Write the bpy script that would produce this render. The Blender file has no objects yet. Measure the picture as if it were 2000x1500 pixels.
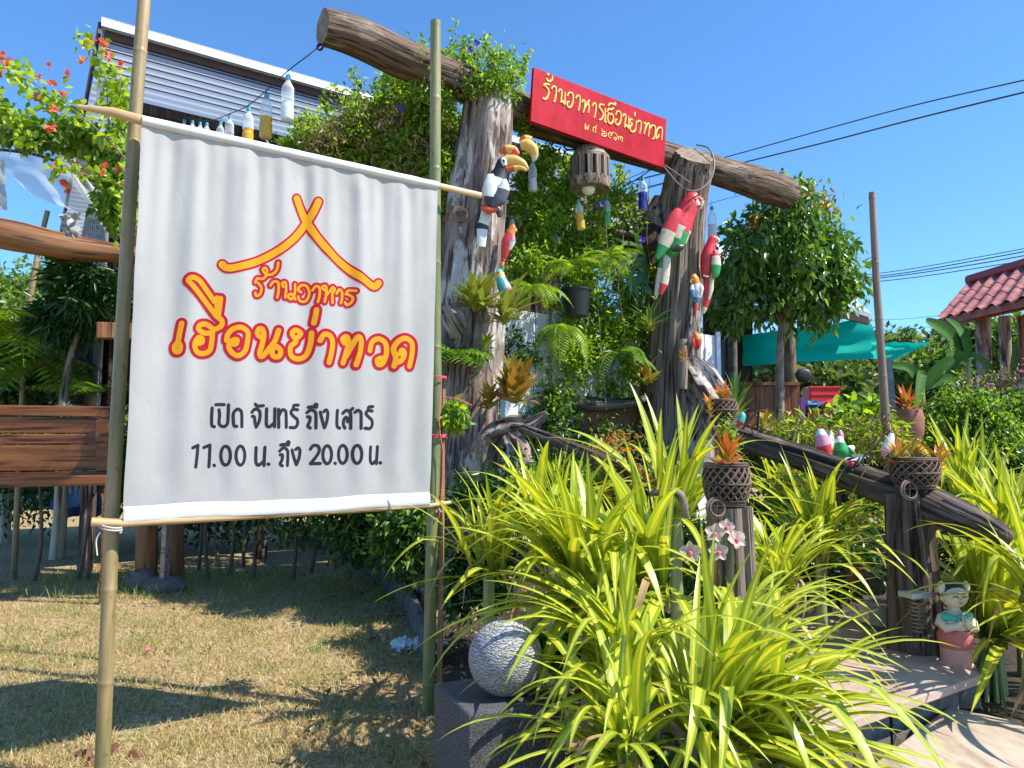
import bpy, math, random
import numpy as np
from mathutils import Vector, Matrix, noise, Quaternion

# ------------------------------------------------------------------ camera, sky, sun, exposure
scn = bpy.context.scene
H_CAM = 1.5
PITCH = math.radians(5.0)
FPX = 1480.0
cam_d = bpy.data.cameras.new('camera')
cam_d.sensor_width = 36.0
cam_d.lens = 36.0 * FPX / 2000.0
cam_d.clip_start = 0.05
cam_d.clip_end = 2000
cam = bpy.data.objects.new('camera', cam_d)
scn.collection.objects.link(cam)
cam.location = (0, 0, H_CAM)
cam.rotation_euler = (math.pi / 2 + PITCH, 0, 0)
scn.camera = cam

SUN = Vector((0.83, -0.24, 1.0)).normalized()
world = bpy.data.worlds.new('World')
scn.world = world
world.use_nodes = True
wn = world.node_tree
wn.nodes.clear()
w_out = wn.nodes.new('ShaderNodeOutputWorld')
w_bg = wn.nodes.new('ShaderNodeBackground')
w_sky = wn.nodes.new('ShaderNodeTexSky')
w_sky.sky_type = 'NISHITA'
w_sky.sun_disc = False
w_sky.sun_elevation = math.asin(SUN.z)
w_sky.sun_rotation = math.atan2(SUN.x, SUN.y)
w_sky.air_density = 1.0
w_sky.dust_density = 0.2
w_sky.ozone_density = 6.0
w_bg.inputs['Strength'].default_value = 0.137
w_mul = wn.nodes.new('ShaderNodeVectorMath'); w_mul.operation = 'MULTIPLY'
w_mul.inputs[1].default_value = (0.70, 1.0, 1.18)      # cleaner blue, as the phone camera recorded it
wn.links.new(w_sky.outputs[0], w_mul.inputs[0])
wn.links.new(w_mul.outputs[0], w_bg.inputs[0])
wn.links.new(w_bg.outputs[0], w_out.inputs[0])

sun_d = bpy.data.lights.new('sun', 'SUN')
sun_d.energy = 4.9
sun_d.angle = math.radians(0.53)
sun_d.color = (1.0, 0.93, 0.80)
sun = bpy.data.objects.new('sun', sun_d)
scn.collection.objects.link(sun)
sun.rotation_euler = SUN.to_track_quat('Z', 'Y').to_euler()
scn.view_settings.view_transform = 'Standard'
scn.view_settings.look = 'None'
scn.view_settings.gamma = 1.0
scn.view_settings.use_curve_mapping = False
scn.view_settings.exposure = 0.7
scn.render.engine = 'CYCLES'
scn.cycles.max_bounces = 7
scn.cycles.diffuse_bounces = 3
scn.cycles.glossy_bounces = 2
scn.cycles.transmission_bounces = 5
scn.cycles.transparent_max_bounces = 8
scn.cycles.use_denoising = True
scn.cycles.use_adaptive_sampling = True

# ------------------------------------------------------------------ geometry helpers
COL = scn.collection
CP, SP = math.cos(PITCH), math.sin(PITCH)
U = Vector((0.821, 0.571, 0)).normalized()      # direction along the banner, the gate and the house
N = Vector((U.y, -U.x, 0))                      # across it, towards the visitor

def P(px, py, Y):
    "point at distance Y in front of the camera, seen at photo pixel px, py"
    a = (px - 1000.0) / FPX
    v = (750.0 - py) / FPX
    d = Vector((a, CP - SP * v, SP + CP * v))
    d *= Y / d.y
    return Vector((d.x, Y, H_CAM + d.z))

def ray(px, py):
    a = (px - 1000.0) / FPX
    v = (750.0 - py) / FPX
    return Vector((a, CP - SP * v, SP + CP * v))

def G(px, py, z=0.0):
    d = ray(px, py)
    t = (z - H_CAM) / d.z
    return Vector((d.x * t, d.y * t, z))

def hit(px, py, p0, n):
    d = ray(px, py)
    o = Vector((0, 0, H_CAM))
    t = (p0 - o).dot(n) / d.dot(n)
    return o + d * t

def pxm(n, Y):
    "n photo pixels at distance Y in metres"
    return n * Y / FPX

class MB:
    def __init__(s):
        s.v = []; s.f = []; s.m = []; s.r = []; s.uv = []; s.horiz = False
    def add(s, v, r=None, uv=(0, 0)):
        s.v.append(tuple(v)); s.r.append(tuple(r if r is not None else v)); s.uv.append(uv)
        return len(s.v) - 1
    def face(s, idx, mi=0):
        s.f.append(tuple(idx)); s.m.append(mi)
    def tube(s, pts, rad, n=10, mi=0, capmi=None, amp=0.0, fr=(4.0, 1.2), caps=True, seed=0.0, flat=1.0, up=None, ridge=0.0, bands=None):
        pts = [Vector(p) for p in pts]
        if not hasattr(rad, '__len__'):
            rad = [rad] * len(pts)
        L = 0.0
        t0 = (pts[1] - pts[0]).normalized()
        ref = Vector(up) if up is not None else (Vector((0, 0, 1)) if abs(t0.z) < 0.9 else Vector((0, -1, 0)))
        x = (ref - t0 * ref.dot(t0)).normalized()
        rings = []
        for i, p in enumerate(pts):
            if i == 0: t = t0
            elif i == len(pts) - 1: t = (pts[i] - pts[i - 1]).normalized()
            else: t = ((pts[i + 1] - pts[i]).normalized() + (pts[i] - pts[i - 1]).normalized()).normalized()
            x = (x - t * x.dot(t))
            if x.length < 1e-5: x = Vector((1, 0, 0)) - t * t.x
            x.normalize()
            y = t.cross(x)
            if i: L += (pts[i] - pts[i - 1]).length
            ring = []
            R = rad[i]
            for k in range(n):
                a = 2 * math.pi * k / n
                c, sn = math.cos(a), math.sin(a)
                d = 1.0
                if amp:
                    q = Vector((c * fr[0] * 0.5 + seed, sn * fr[0] * 0.5, L * fr[1] + seed * 3))
                    d += amp * noise.noise(q) * 2
                    if ridge:
                        d += ridge * noise.noise(Vector((c * fr[0] * 2.5, sn * fr[0] * 2.5, L * fr[1] * 0.6 + seed))) * 2
                q = p + x * (c * R * d) + y * (sn * R * d * flat)
                ring.append(s.add(q, (c * R, sn * R, L), (k / n, L)))
            rings.append(ring)
        for i in range(len(rings) - 1):
            a, b = rings[i], rings[i + 1]
            mm = bands[i] if bands else mi
            for k in range(n):
                s.face((a[k], a[(k + 1) % n], b[(k + 1) % n], b[k]), mm)
        if caps:
            cm = mi if capmi is None else capmi
            s.face(tuple(reversed(rings[0])), bands[0] if bands and capmi is None else cm)
            s.face(tuple(rings[-1]), bands[-1] if bands and capmi is None else cm)
    def box(s, c, size, mi=0, rz=0.0, ax=None):
        "ax: optional three unit vectors"
        c = Vector(c)
        if ax is None:
            ax = (Vector((math.cos(rz), math.sin(rz), 0)), Vector((-math.sin(rz), math.cos(rz), 0)), Vector((0, 0, 1)))
        i0 = []
        for dz in (-.5, .5):
            for dx, dy in ((-.5, -.5), (.5, -.5), (.5, .5), (-.5, .5)):
                q = c + ax[0] * (dx * size[0]) + ax[1] * (dy * size[1]) + ax[2] * (dz * size[2])
                i0.append(s.add(q, (dx * size[0], dy * size[1], dz * size[2]), (dx, dz)))
        a = i0
        for f in ((3, 2, 1, 0), (4, 5, 6, 7), (0, 1, 5, 4), (1, 2, 6, 5), (2, 3, 7, 6), (3, 0, 4, 7)):
            s.face([a[k] for k in f], mi)
    def beam(s, a, b, w, h, mi=0, up=(0, 0, 1)):
        a, b = Vector(a), Vector(b)
        t = (b - a).normalized(); up = Vector(up)
        sd = t.cross(up).normalized(); u2 = sd.cross(t)
        s.box((a + b) / 2, ((b - a).length, w, h), mi, ax=(t, sd, u2))
    def slab(s, poly, nrm, th, mi=0, mside=None):
        "closed prism: polygon extruded along -nrm"
        nrm = Vector(nrm)
        rr = (lambda p: (p[2], p[1], p[0])) if s.horiz else (lambda p: tuple(p))
        A = [s.add(Vector(p), rr(Vector(p))) for p in poly]
        B = [s.add(Vector(p) - nrm * th, rr(Vector(p) - nrm * th)) for p in poly]
        n = len(poly)
        s.face(A, mi); s.face(list(reversed(B)), mi)
        for k in range(n):
            s.face((A[k], B[k], B[(k + 1) % n], A[(k + 1) % n]), mi if mside is None else mside)
    def ell(s, c, r, n=12, m=8, mi=0, ax=None, amp=0.0, fq=3.0, seed=0):
        c = Vector(c)
        if not hasattr(r, '__len__'): r = (r, r, r)
        if ax is None: ax = (Vector((1, 0, 0)), Vector((0, 1, 0)), Vector((0, 0, 1)))
        rows = []
        for j in range(m + 1):
            th = math.pi * j / m
            row = []
            for k in range(n if 0 < j < m else 1):
                a = 2 * math.pi * k / n
                l = Vector((math.sin(th) * math.cos(a), math.sin(th) * math.sin(a), math.cos(th)))
                d = 1 + (amp * noise.noise(l * fq + Vector((seed, seed, 0))) * 2 if amp else 0)
                q = c + ax[0] * (l.x * r[0] * d) + ax[1] * (l.y * r[1] * d) + ax[2] * (l.z * r[2] * d)
                row.append(s.add(q, (l.x * r[0], l.y * r[1], l.z * r[2])))
            rows.append(row)
        for j in range(m):
            a, b = rows[j], rows[j + 1]
            for k in range(n):
                k2 = (k + 1) % n
                if len(a) == 1: s.face((a[0], b[k], b[k2]), mi)
                elif len(b) == 1: s.face((a[k], b[0], a[k2]), mi)
                else: s.face((a[k], b[k], b[k2], a[k2]), mi)
    def lathe(s, prof, c, n=16, mi=0, axis=(0, 0, 1), bands=None):
        "profile of (radius, height) pairs"
        c = Vector(c); t = Vector(axis).normalized()
        ref = Vector((1, 0, 0)) if abs(t.x) < 0.9 else Vector((0, 1, 0))
        x = (ref - t * ref.dot(t)).normalized(); y = t.cross(x)
        rows = []
        for r, h in prof:
            if r < 1e-6: rows.append([s.add(c + t * h, (0, 0, h))])
            else: rows.append([s.add(c + x * (r * math.cos(2 * math.pi * k / n)) + y * (r * math.sin(2 * math.pi * k / n)) + t * h,
                                     (r * math.cos(2 * math.pi * k / n), r * math.sin(2 * math.pi * k / n), h)) for k in range(n)])
        for j in range(len(rows) - 1):
            a, b = rows[j], rows[j + 1]
            mm = bands[j] if bands else mi
            for k in range(n):
                k2 = (k + 1) % n
                if len(a) == 1 and len(b) == 1: continue
                if len(a) == 1: s.face((a[0], b[k2], b[k]), mm)
                elif len(b) == 1: s.face((a[k], a[k2], b[0]), mm)
                else: s.face((a[k], a[k2], b[k2], b[k]), mm)
    def build(s, name, mats, parent=None, smooth=True, loc=None, bevel=0.0, sharp=40):
        me = bpy.data.meshes.new(name)
        org = Vector(loc) if loc is not None else (Vector(parent['_org']) if parent is not None and '_org' in parent else Vector((0, 0, 0)))
        if not s.v:
            return None
        v = np.array(s.v, dtype=np.float64) - np.array(org)
        me.from_pydata(v.tolist(), [], s.f)
        if not isinstance(mats, (list, tuple)): mats = [mats]
        for m in mats: me.materials.append(m)
        me.polygons.foreach_set('material_index', s.m)
        if smooth: me.polygons.foreach_set('use_smooth', [True] * len(s.f))
        at = me.attributes.new('rest', 'FLOAT_VECTOR', 'POINT')
        at.data.foreach_set('vector', np.array(s.r, dtype=np.float32).ravel())
        me.update()
        if smooth and sharp: me.set_sharp_from_angle(angle=math.radians(sharp))
        o = bpy.data.objects.new(name, me)
        COL.objects.link(o)
        if loc is not None and parent is None:
            o.location = loc
        if parent is not None:
            o.parent = parent
        if bevel:
            b = o.modifiers.new('bevel', 'BEVEL'); b.width = bevel; b.segments = 2; b.limit_method = 'ANGLE'
        return o

def T(name, label, cat, loc, group=None):
    o = bpy.data.objects.new(name, None)
    o.empty_display_size = 0.1
    COL.objects.link(o)
    o.location = loc
    o['label'] = label; o['category'] = cat
    if group: o['group'] = group
    o['_org'] = list(loc)
    return o

def tag(o, label, cat, group=None):
    o['label'] = label; o['category'] = cat
    if group: o['group'] = group
    return o

def struct(o):
    o['kind'] = 'structure'; return o

def stuff(o):
    o['kind'] = 'stuff'; return o

def solo(mb, name, mats, label, cat, loc, group=None, **k):
    "a thing that is one mesh"
    me_o = mb.build(name, mats, None, loc=loc, **k)
    return tag(me_o, label, cat, group)

# ------------------------------------------------------------------ materials
def ramp(nt, fac, stops):
    r = nt.nodes.new('ShaderNodeValToRGB')
    els = r.color_ramp.elements
    while len(els) < len(stops): els.new(0.5)
    for e, (p, c) in zip(els, stops):
        e.position = p; e.color = (c[0], c[1], c[2], 1)
    nt.links.new(fac, r.inputs[0])
    return r.outputs[0]

def coords(nt, kind, scale=(1, 1, 1)):
    if kind == 'rest':
        a = nt.nodes.new('ShaderNodeAttribute'); a.attribute_name = 'rest'; o = a.outputs['Vector']
    elif kind == 'world':
        a = nt.nodes.new('ShaderNodeNewGeometry'); o = a.outputs['Position']
    else:
        a = nt.nodes.new('ShaderNodeTexCoord'); o = a.outputs['Object']
    mp = nt.nodes.new('ShaderNodeMapping'); mp.inputs['Scale'].default_value = scale
    nt.links.new(o, mp.inputs['Vector'])
    return mp.outputs[0]

def noise_tex(nt, vec, scale, detail=6, rough=0.6, dist=0.0):
    n = nt.nodes.new('ShaderNodeTexNoise')
    n.inputs['Scale'].default_value = scale; n.inputs['Detail'].default_value = detail
    n.inputs['Roughness'].default_value = rough; n.inputs['Distortion'].default_value = dist
    nt.links.new(vec, n.inputs['Vector'])
    return n.outputs['Fac']

def mixc(nt, fac, a, b, mode='MIX'):
    m = nt.nodes.new('ShaderNodeMix'); m.data_type = 'RGBA'; m.blend_type = mode
    def setin(sock, v):
        if isinstance(v, bpy.types.NodeSocket): nt.links.new(v, sock)
        elif hasattr(v, '__len__'): sock.default_value = (v[0], v[1], v[2], 1)
        else: sock.default_value = v
    setin(m.inputs[0], fac); setin(m.inputs[6], a); setin(m.inputs[7], b)
    return m.outputs[2]

def bump(nt, bs, height, strength=0.5, dist=0.01):
    b = nt.nodes.new('ShaderNodeBump')
    b.inputs['Strength'].default_value = strength; b.inputs['Distance'].default_value = dist
    nt.links.new(height, b.inputs['Height'])
    nt.links.new(b.outputs[0], bs.inputs['Normal'])

def new_mat(name):
    m = bpy.data.materials.new(name); m.use_nodes = True
    nt = m.node_tree
    return m, nt, nt.nodes['Principled BSDF']

def M_plain(name, stops, rough=0.6, kind='obj', scale=(1, 1, 1), ns=6.0, bmp=0.3, bd=0.004, metal=0.0, fine=None, spec=0.5, det=6):
    "noise driven colour between the stops, with bump"
    m, nt, bs = new_mat(name)
    v = coords(nt, kind, scale)
    f = noise_tex(nt, v, ns, det)
    if len(stops[0]) == 3:
        n = len(stops)
        stops = [(0.3 + 0.4 * i / max(1, n - 1), c) for i, c in enumerate(stops)]
    c = ramp(nt, f, stops)
    nt.links.new(c, bs.inputs['Base Color'])
    bs.inputs['Roughness'].default_value = rough
    bs.inputs['Metallic'].default_value = metal
    bs.inputs['Specular IOR Level'].default_value = spec
    if bmp:
        f2 = noise_tex(nt, v, fine or ns * 6, 5)
        bump(nt, bs, f2, bmp, bd)
    return m

def M_wood(name, dark, mid, light, pale=None, rough=0.75, stretch=0.08, ns=22.0, bmp=0.8, bd=0.012, patch=0.5, pal_lo=0.55):
    "grain runs along the rest z axis; cracks darken; optional pale weathered patches"
    m, nt, bs = new_mat(name)
    v = coords(nt, 'rest', (1, 1, stretch))
    g = noise_tex(nt, v, ns, 7, 0.62, 0.25)
    c = ramp(nt, g, [(0.33, dark), (0.46, mid), (0.66, light)])
    if pale is not None:
        v2 = coords(nt, 'rest', (1, 1, 0.35))
        p = noise_tex(nt, v2, 5.0, 5, 0.65, 0.4)
        r = ramp(nt, p, [(pal_lo, (0, 0, 0)), (pal_lo + 0.06, (1, 1, 1))])
        x = nt.nodes.new('ShaderNodeMath'); x.operation = 'MULTIPLY'; x.inputs[1].default_value = patch
        nt.links.new(r, x.inputs[0])
        c = mixc(nt, x.outputs[0], c, pale)
    v3 = coords(nt, 'rest', (1, 1, stretch * 0.7))
    k = noise_tex(nt, v3, ns * 1.7, 4, 0.5, 0.1)
    kr = ramp(nt, k, [(0.36, (0.25, 0.22, 0.2)), (0.44, (1, 1, 1))])
    c = mixc(nt, 1.0, c, kr, 'MULTIPLY')
    nt.links.new(c, bs.inputs['Base Color'])
    bs.inputs['Roughness'].default_value = rough
    bs.inputs['Specular IOR Level'].default_value = 0.3
    mx = nt.nodes.new('ShaderNodeMath'); mx.operation = 'ADD'
    nt.links.new(g, mx.inputs[0]); nt.links.new(kr, mx.inputs[1])
    bump(nt, bs, mx.outputs[0], bmp, bd)
    return m

def M_leaf(name, stops, rough=0.42, trans=0.38, tcol=None, spec=0.5):
    "every leaf takes its own shade; light passes through"
    m, nt, bs = new_mat(name)
    g = nt.nodes.new('ShaderNodeNewGeometry')
    n = len(stops)
    c = ramp(nt, g.outputs['Random Per Island'], [(i / max(1, n - 1), s) for i, s in enumerate(stops)])
    nt.links.new(c, bs.inputs['Base Color'])
    bs.inputs['Roughness'].default_value = rough
    bs.inputs['Specular IOR Level'].default_value = spec
    tr = nt.nodes.new('ShaderNodeBsdfTranslucent')
    c2 = mixc(nt, 1.0, c, tcol or (1.5, 1.55, 0.6), 'MULTIPLY')
    nt.links.new(c2, tr.inputs['Color'])
    mx = nt.nodes.new('ShaderNodeMixShader'); mx.inputs[0].default_value = trans
    out = nt.nodes['Material Output']
    nt.links.new(bs.outputs[0], mx.inputs[1]); nt.links.new(tr.outputs[0], mx.inputs[2])
    nt.links.new(mx.outputs[0], out.inputs['Surface'])
    return m

def M_flat(name, c, rough=0.5, metal=0.0, spec=0.5, emit=None):
    m, nt, bs = new_mat(name)
    bs.inputs['Base Color'].default_value = (*c, 1)
    bs.inputs['Roughness'].default_value = rough
    bs.inputs['Metallic'].default_value = metal
    bs.inputs['Specular IOR Level'].default_value = spec
    return m

def M_paint(name, c, rough=0.4, wear=None):
    "painted surface, faintly uneven"
    c2 = tuple(x * 0.5 for x in c); c3 = tuple(x * 0.85 + .02 for x in c)
    m = M_plain(name, [(.28, c2), (.42, c3), (.7, c)], rough=rough, ns=22, bmp=0.6, bd=0.006, kind='rest', fine=70)
    return m

MAT = {}
MAT['pillar'] = M_wood('weathered_pillar_wood', (0.06, 0.04, 0.034), (0.20, 0.145, 0.125), (0.36, 0.29, 0.25), pale=(0.56, 0.53, 0.50), stretch=0.12, ns=16, patch=0.8, pal_lo=0.52, bmp=1.0, bd=0.025)
MAT['pillar2'] = M_wood('ridged_pillar_wood', (0.07, 0.048, 0.038), (0.22, 0.165, 0.13), (0.38, 0.30, 0.245), pale=(0.48, 0.43, 0.38), stretch=0.045, ns=24, patch=0.4, pal_lo=0.62, bmp=1.0, bd=0.025)
MAT['beam'] = M_wood('beam_wood', (0.035, 0.02, 0.014), (0.125, 0.078, 0.05), (0.22, 0.155, 0.11), pale=(0.33, 0.28, 0.235), stretch=0.05, ns=26, patch=0.45, pal_lo=0.55, bmp=1.0, bd=0.02)
MAT['beamend'] = M_plain('log_end_grain', [(0.10, 0.07, 0.05), (0.24, 0.17, 0.12), (0.33, 0.26, 0.2)], 0.8, 'rest', (1, 1, 1), 14, 0.5, 0.01)
MAT['rail'] = M_wood('dark_rail_wood', (0.014, 0.010, 0.009), (0.075, 0.052, 0.043), (0.20, 0.15, 0.125), pale=(0.34, 0.29, 0.255), stretch=0.05, ns=26, patch=0.5, pal_lo=0.56, bmp=1.0, bd=0.02)
MAT['drift'] = M_wood('driftwood', (0.05, 0.035, 0.028), (0.2, 0.145, 0.11), (0.42, 0.35, 0.29), pale=(0.62, 0.58, 0.54), stretch=0.2, ns=18, patch=0.7, pal_lo=0.52, bmp=1.0, bd=0.02)
MAT['polish'] = M_wood('varnished_wood', (0.10, 0.030, 0.012), (0.20, 0.066, 0.024), (0.33, 0.13, 0.045), rough=0.35, stretch=0.06, ns=13, bmp=0.15, bd=0.003)
MAT['polishlog'] = M_wood('varnished_log', (0.11, 0.04, 0.015), (0.22, 0.095, 0.04), (0.33, 0.17, 0.08), rough=0.45, stretch=0.07, ns=12, bmp=0.2, bd=0.004)
MAT['bark'] = M_wood('tree_bark', (0.07, 0.05, 0.035), (0.17, 0.13, 0.09), (0.28, 0.22, 0.16), stretch=0.2, ns=20)
MAT['bamboo'] = None
def M_bamboo(name, a, b, c, d):
    m, nt, bs = new_mat(name)
    v = coords(nt, 'rest', (1, 1, 0.10))
    f = noise_tex(nt, v, 9.0, 5, 0.6, 0.2)
    c1 = ramp(nt, f, [(0.36, a), (0.47, b), (0.56, c), (0.66, d)])
    v2 = coords(nt, 'rest', (1, 1, 0.9))
    f2 = noise_tex(nt, v2, 30.0, 4)
    sp = ramp(nt, f2, [(0.30, (0.55, 0.5, 0.4)), (0.40, (1, 1, 1))])
    c2 = mixc(nt, 0.7, c1, sp, 'MULTIPLY')
    nt.links.new(c2, bs.inputs['Base Color'])
    bs.inputs['Roughness'].default_value = 0.42
    v3 = coords(nt, 'rest', (1, 1, 0.06))
    bump(nt, bs, noise_tex(nt, v3, 60.0, 3), 0.25, 0.002)
    return m
MAT['bamboo'] = M_bamboo('green_tan_bamboo', (0.11, 0.12, 0.045), (0.22, 0.18, 0.08), (0.34, 0.245, 0.12), (0.46, 0.33, 0.18))
MAT['bamboo2'] = M_bamboo('green_bamboo', (0.10, 0.13, 0.045), (0.16, 0.19, 0.07), (0.24, 0.23, 0.10), (0.36, 0.30, 0.16))
MAT['mast'] = M_bamboo('dry_brown_bamboo', (0.15, 0.09, 0.055), (0.22, 0.14, 0.09), (0.29, 0.19, 0.13), (0.36, 0.25, 0.17))
MAT['rod'] = M_bamboo('pale_split_bamboo', (0.46, 0.29, 0.13), (0.58, 0.40, 0.2), (0.66, 0.48, 0.27), (0.72, 0.56, 0.33))
MAT['rod2'] = M_wood('pale_stick', (0.35, 0.2, 0.09), (0.55, 0.36, 0.18), (0.7, 0.5, 0.28), rough=0.6, ns=20, bmp=0.3, bd=0.003)
# ------------------------------------------------------------------ fast leaf meshes
def np_mesh(name, V, F, mats, parent=None, mi=None, smooth=False, org=None):
    "V (n,3) world space, F (m,k) indices, all faces with the same number of corners"
    me = bpy.data.meshes.new(name)
    if org is None:
        org = np.array(parent['_org']) if parent is not None and '_org' in parent else np.zeros(3)
    V = (V - np.array(org)).astype(np.float32)
    k = F.shape[1]
    me.vertices.add(len(V)); me.vertices.foreach_set('co', V.ravel())
    me.loops.add(F.size); me.loops.foreach_set('vertex_index', F.ravel().astype(np.int32))
    me.polygons.add(len(F))
    me.polygons.foreach_set('loop_start', np.arange(0, F.size, k, dtype=np.int32))
    me.polygons.foreach_set('loop_total', np.full(len(F), k, dtype=np.int32))
    if not isinstance(mats, (list, tuple)): mats = [mats]
    for m in mats: me.materials.append(m)
    if mi is not None: me.polygons.foreach_set('material_index', mi.astype(np.int32))
    if smooth: me.polygons.foreach_set('use_smooth', np.ones(len(F), dtype=bool))
    me.update(calc_edges=True); me.validate()
    o = bpy.data.objects.new(name, me); COL.objects.link(o)
    if parent is not None: o.parent = parent
    else: o.location = org
    return o

RNG = np.random.default_rng(11)
def unit(v):
    return v / np.maximum(np.linalg.norm(v, axis=-1, keepdims=True), 1e-9)

def leaf_arrays(pts, size, width=0.45, droop=0.3, outward=None, rnd=1.0, up=0.35, fold=0.12, six=False, rng=RNG):
    "folded leaves at pts; returns V,F.  Leaf axis = mix of random, outward and down; blade faces up on average"
    n = len(pts)
    d = unit(rng.normal(size=(n, 3))) * rnd
    if outward is not None: d = d + outward
    d[:, 2] -= droop
    d = unit(d)
    nn = unit(rng.normal(size=(n, 3)) * 0.7 + np.array([0, 0, up]) + np.array([0.25, -0.15, 0.25]))
    side = unit(np.cross(d, nn)); nrm = np.cross(side, d)
    L = size * (0.6 + 0.8 * rng.random(n))[:, None]
    W = L * width * 0.5
    if not six:
        A = pts
        B = pts + d * L * 0.45 + side * W + nrm * L * fold
        C = pts + d * L * 1.0 - np.array([0, 0, 1]) * L * 0.10
        D = pts + d * L * 0.45 - side * W + nrm * L * fold
        V = np.stack([A, B, C, D], 1).reshape(-1, 3)
        i = np.arange(n)[:, None] * 4
        F = np.concatenate([i + np.array([[0, 1, 2]]), i + np.array([[0, 2, 3]])], 1).reshape(-1, 3)
        return V, F
    dn = np.array([0, 0, 1.0])
    A = pts
    B1 = pts + d * L * 0.30 + side * W + nrm * L * fold
    B2 = pts + d * L * 0.68 + side * W * 0.8 + nrm * L * fold * 0.5 - dn * L * 0.05
    C = pts + d * L - dn * L * 0.16
    D2 = pts + d * L * 0.68 - side * W * 0.8 + nrm * L * fold * 0.5 - dn * L * 0.05
    D1 = pts + d * L * 0.30 - side * W + nrm * L * fold
    M1 = pts + d * L * 0.5 - dn * L * 0.02
    V = np.stack([A, B1, B2, C, D2, D1, M1], 1).reshape(-1, 3)
    i = np.arange(n)[:, None] * 7
    F = np.concatenate([i + np.array([t]) for t in ((0, 1, 6), (1, 2, 6), (2, 3, 6), (3, 4, 6), (4, 5, 6), (5, 0, 6))], 1).reshape(-1, 3)
    return V, F

def clump_pts(c, r, n, k=40, cr=0.22, shell=0.55, rng=RNG, flat=1.0):
    "points in k uneven clumps spread through an ellipsoid; returns pts and outward directions"
    c = np.array(c, dtype=float); r = np.array(r if hasattr(r, '__len__') else (r, r, r), dtype=float)
    u = unit(rng.normal(size=(k, 3)))
    rad = (shell + (1 - shell) * rng.random(k) ** 0.7)[:, None]
    cc = u * rad * r
    w = rng.random(k) ** 1.3 + 0.25; w /= w.sum()
    which = rng.choice(k, n, p=w)
    sc = (0.6 + 0.8 * rng.random(k))[which][:, None]
    off = rng.normal(size=(n, 3)) * cr * r.mean() * sc * np.array([1, 1, flat])
    p = cc[which] + off
    out = unit(p / r)
    return c + p, out

def merge(parts):
    V = []; F = []; k = 0
    for v, f in parts:
        V.append(v); F.append(f + k); k += len(v)
    return np.concatenate(V), np.concatenate(F)

MAT['leaf_vine'] = M_leaf('vine_leaf', [(0.12, 0.24, 0.02), (0.24, 0.38, 0.03), (0.38, 0.50, 0.05), (0.14, 0.27, 0.02)], trans=0.5)
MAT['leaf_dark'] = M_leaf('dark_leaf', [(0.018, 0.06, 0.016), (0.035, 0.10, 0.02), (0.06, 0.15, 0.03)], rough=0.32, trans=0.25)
MAT['leaf_mid'] = M_leaf('mid_green_leaf', [(0.07, 0.16, 0.02), (0.14, 0.26, 0.03), (0.25, 0.38, 0.05)], trans=0.42)
MAT['leaf_lime'] = M_leaf('lime_leaf', [(0.18, 0.32, 0.02), (0.32, 0.46, 0.03), (0.46, 0.54, 0.05), (0.12, 0.26, 0.02)], trans=0.48)
MAT['leaf_far'] = M_leaf('far_leaf', [(0.06, 0.11, 0.035), (0.10, 0.17, 0.05), (0.17, 0.24, 0.07), (0.22, 0.24, 0.09)], trans=0.3)
MAT['leaf_dry'] = M_leaf('dry_leaf', [(0.14, 0.09, 0.04), (0.28, 0.20, 0.09), (0.40, 0.30, 0.15), (0.18, 0.18, 0.05)], trans=0.25, tcol=(1.2, 1.1, 0.8))
MAT['leaf_fern'] = M_leaf('fern_leaf', [(0.13, 0.24, 0.02), (0.22, 0.34, 0.03), (0.34, 0.44, 0.05)], trans=0.45)
MAT['leaf_croton'] = M_leaf('bronze_leaf', [(0.18, 0.20, 0.03), (0.34, 0.24, 0.03), (0.42, 0.19, 0.025), (0.30, 0.30, 0.05)], trans=0.35, tcol=(1.6, 1.3, 0.5))
MAT['leaf_brom'] = M_leaf('orange_bromeliad_leaf', [(0.62, 0.14, 0.02), (0.70, 0.25, 0.03), (0.55, 0.33, 0.05), (0.66, 0.10, 0.03)], trans=0.35, tcol=(1.4, 1.1, 0.6))
MAT['straw'] = M_leaf('dry_grass_blade', [(0.36, 0.24, 0.10), (0.60, 0.45, 0.22), (0.74, 0.60, 0.35), (0.28, 0.18, 0.07), (0.44, 0.42, 0.15), (0.64, 0.49, 0.25), (.22, .13, .05)], trans=0.25, tcol=(1.1, 1.05, 0.8), rough=0.7, spec=0.2)
MAT['blade'] = M_leaf('green_grass_blade', [(0.12, 0.21, 0.04), (0.22, 0.32, 0.07), (0.38, 0.42, 0.13)], trans=0.35)

# ------------------------------------------------------------------ ground
def axis_pts(lo, hi, fine_lo, fine_hi, step, grow=1.35):
    a = list(np.arange(fine_lo, fine_hi + 1e-6, step))
    s = step; x = fine_hi
    while x < hi: s *= grow; x += s; a.append(min(x, hi))
    s = step; x = fine_lo; b = []
    while x > lo: s *= grow; x -= s; b.append(max(x, lo))
    return np.array(b[::-1] + a)

def gz(x, y):
    return 0.018 * noise.noise(Vector((x * 0.9, y * 0.9, 0.3))) + 0.010 * noise.noise(Vector((x * 3.1, y * 3.1, 2.0)))

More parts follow.
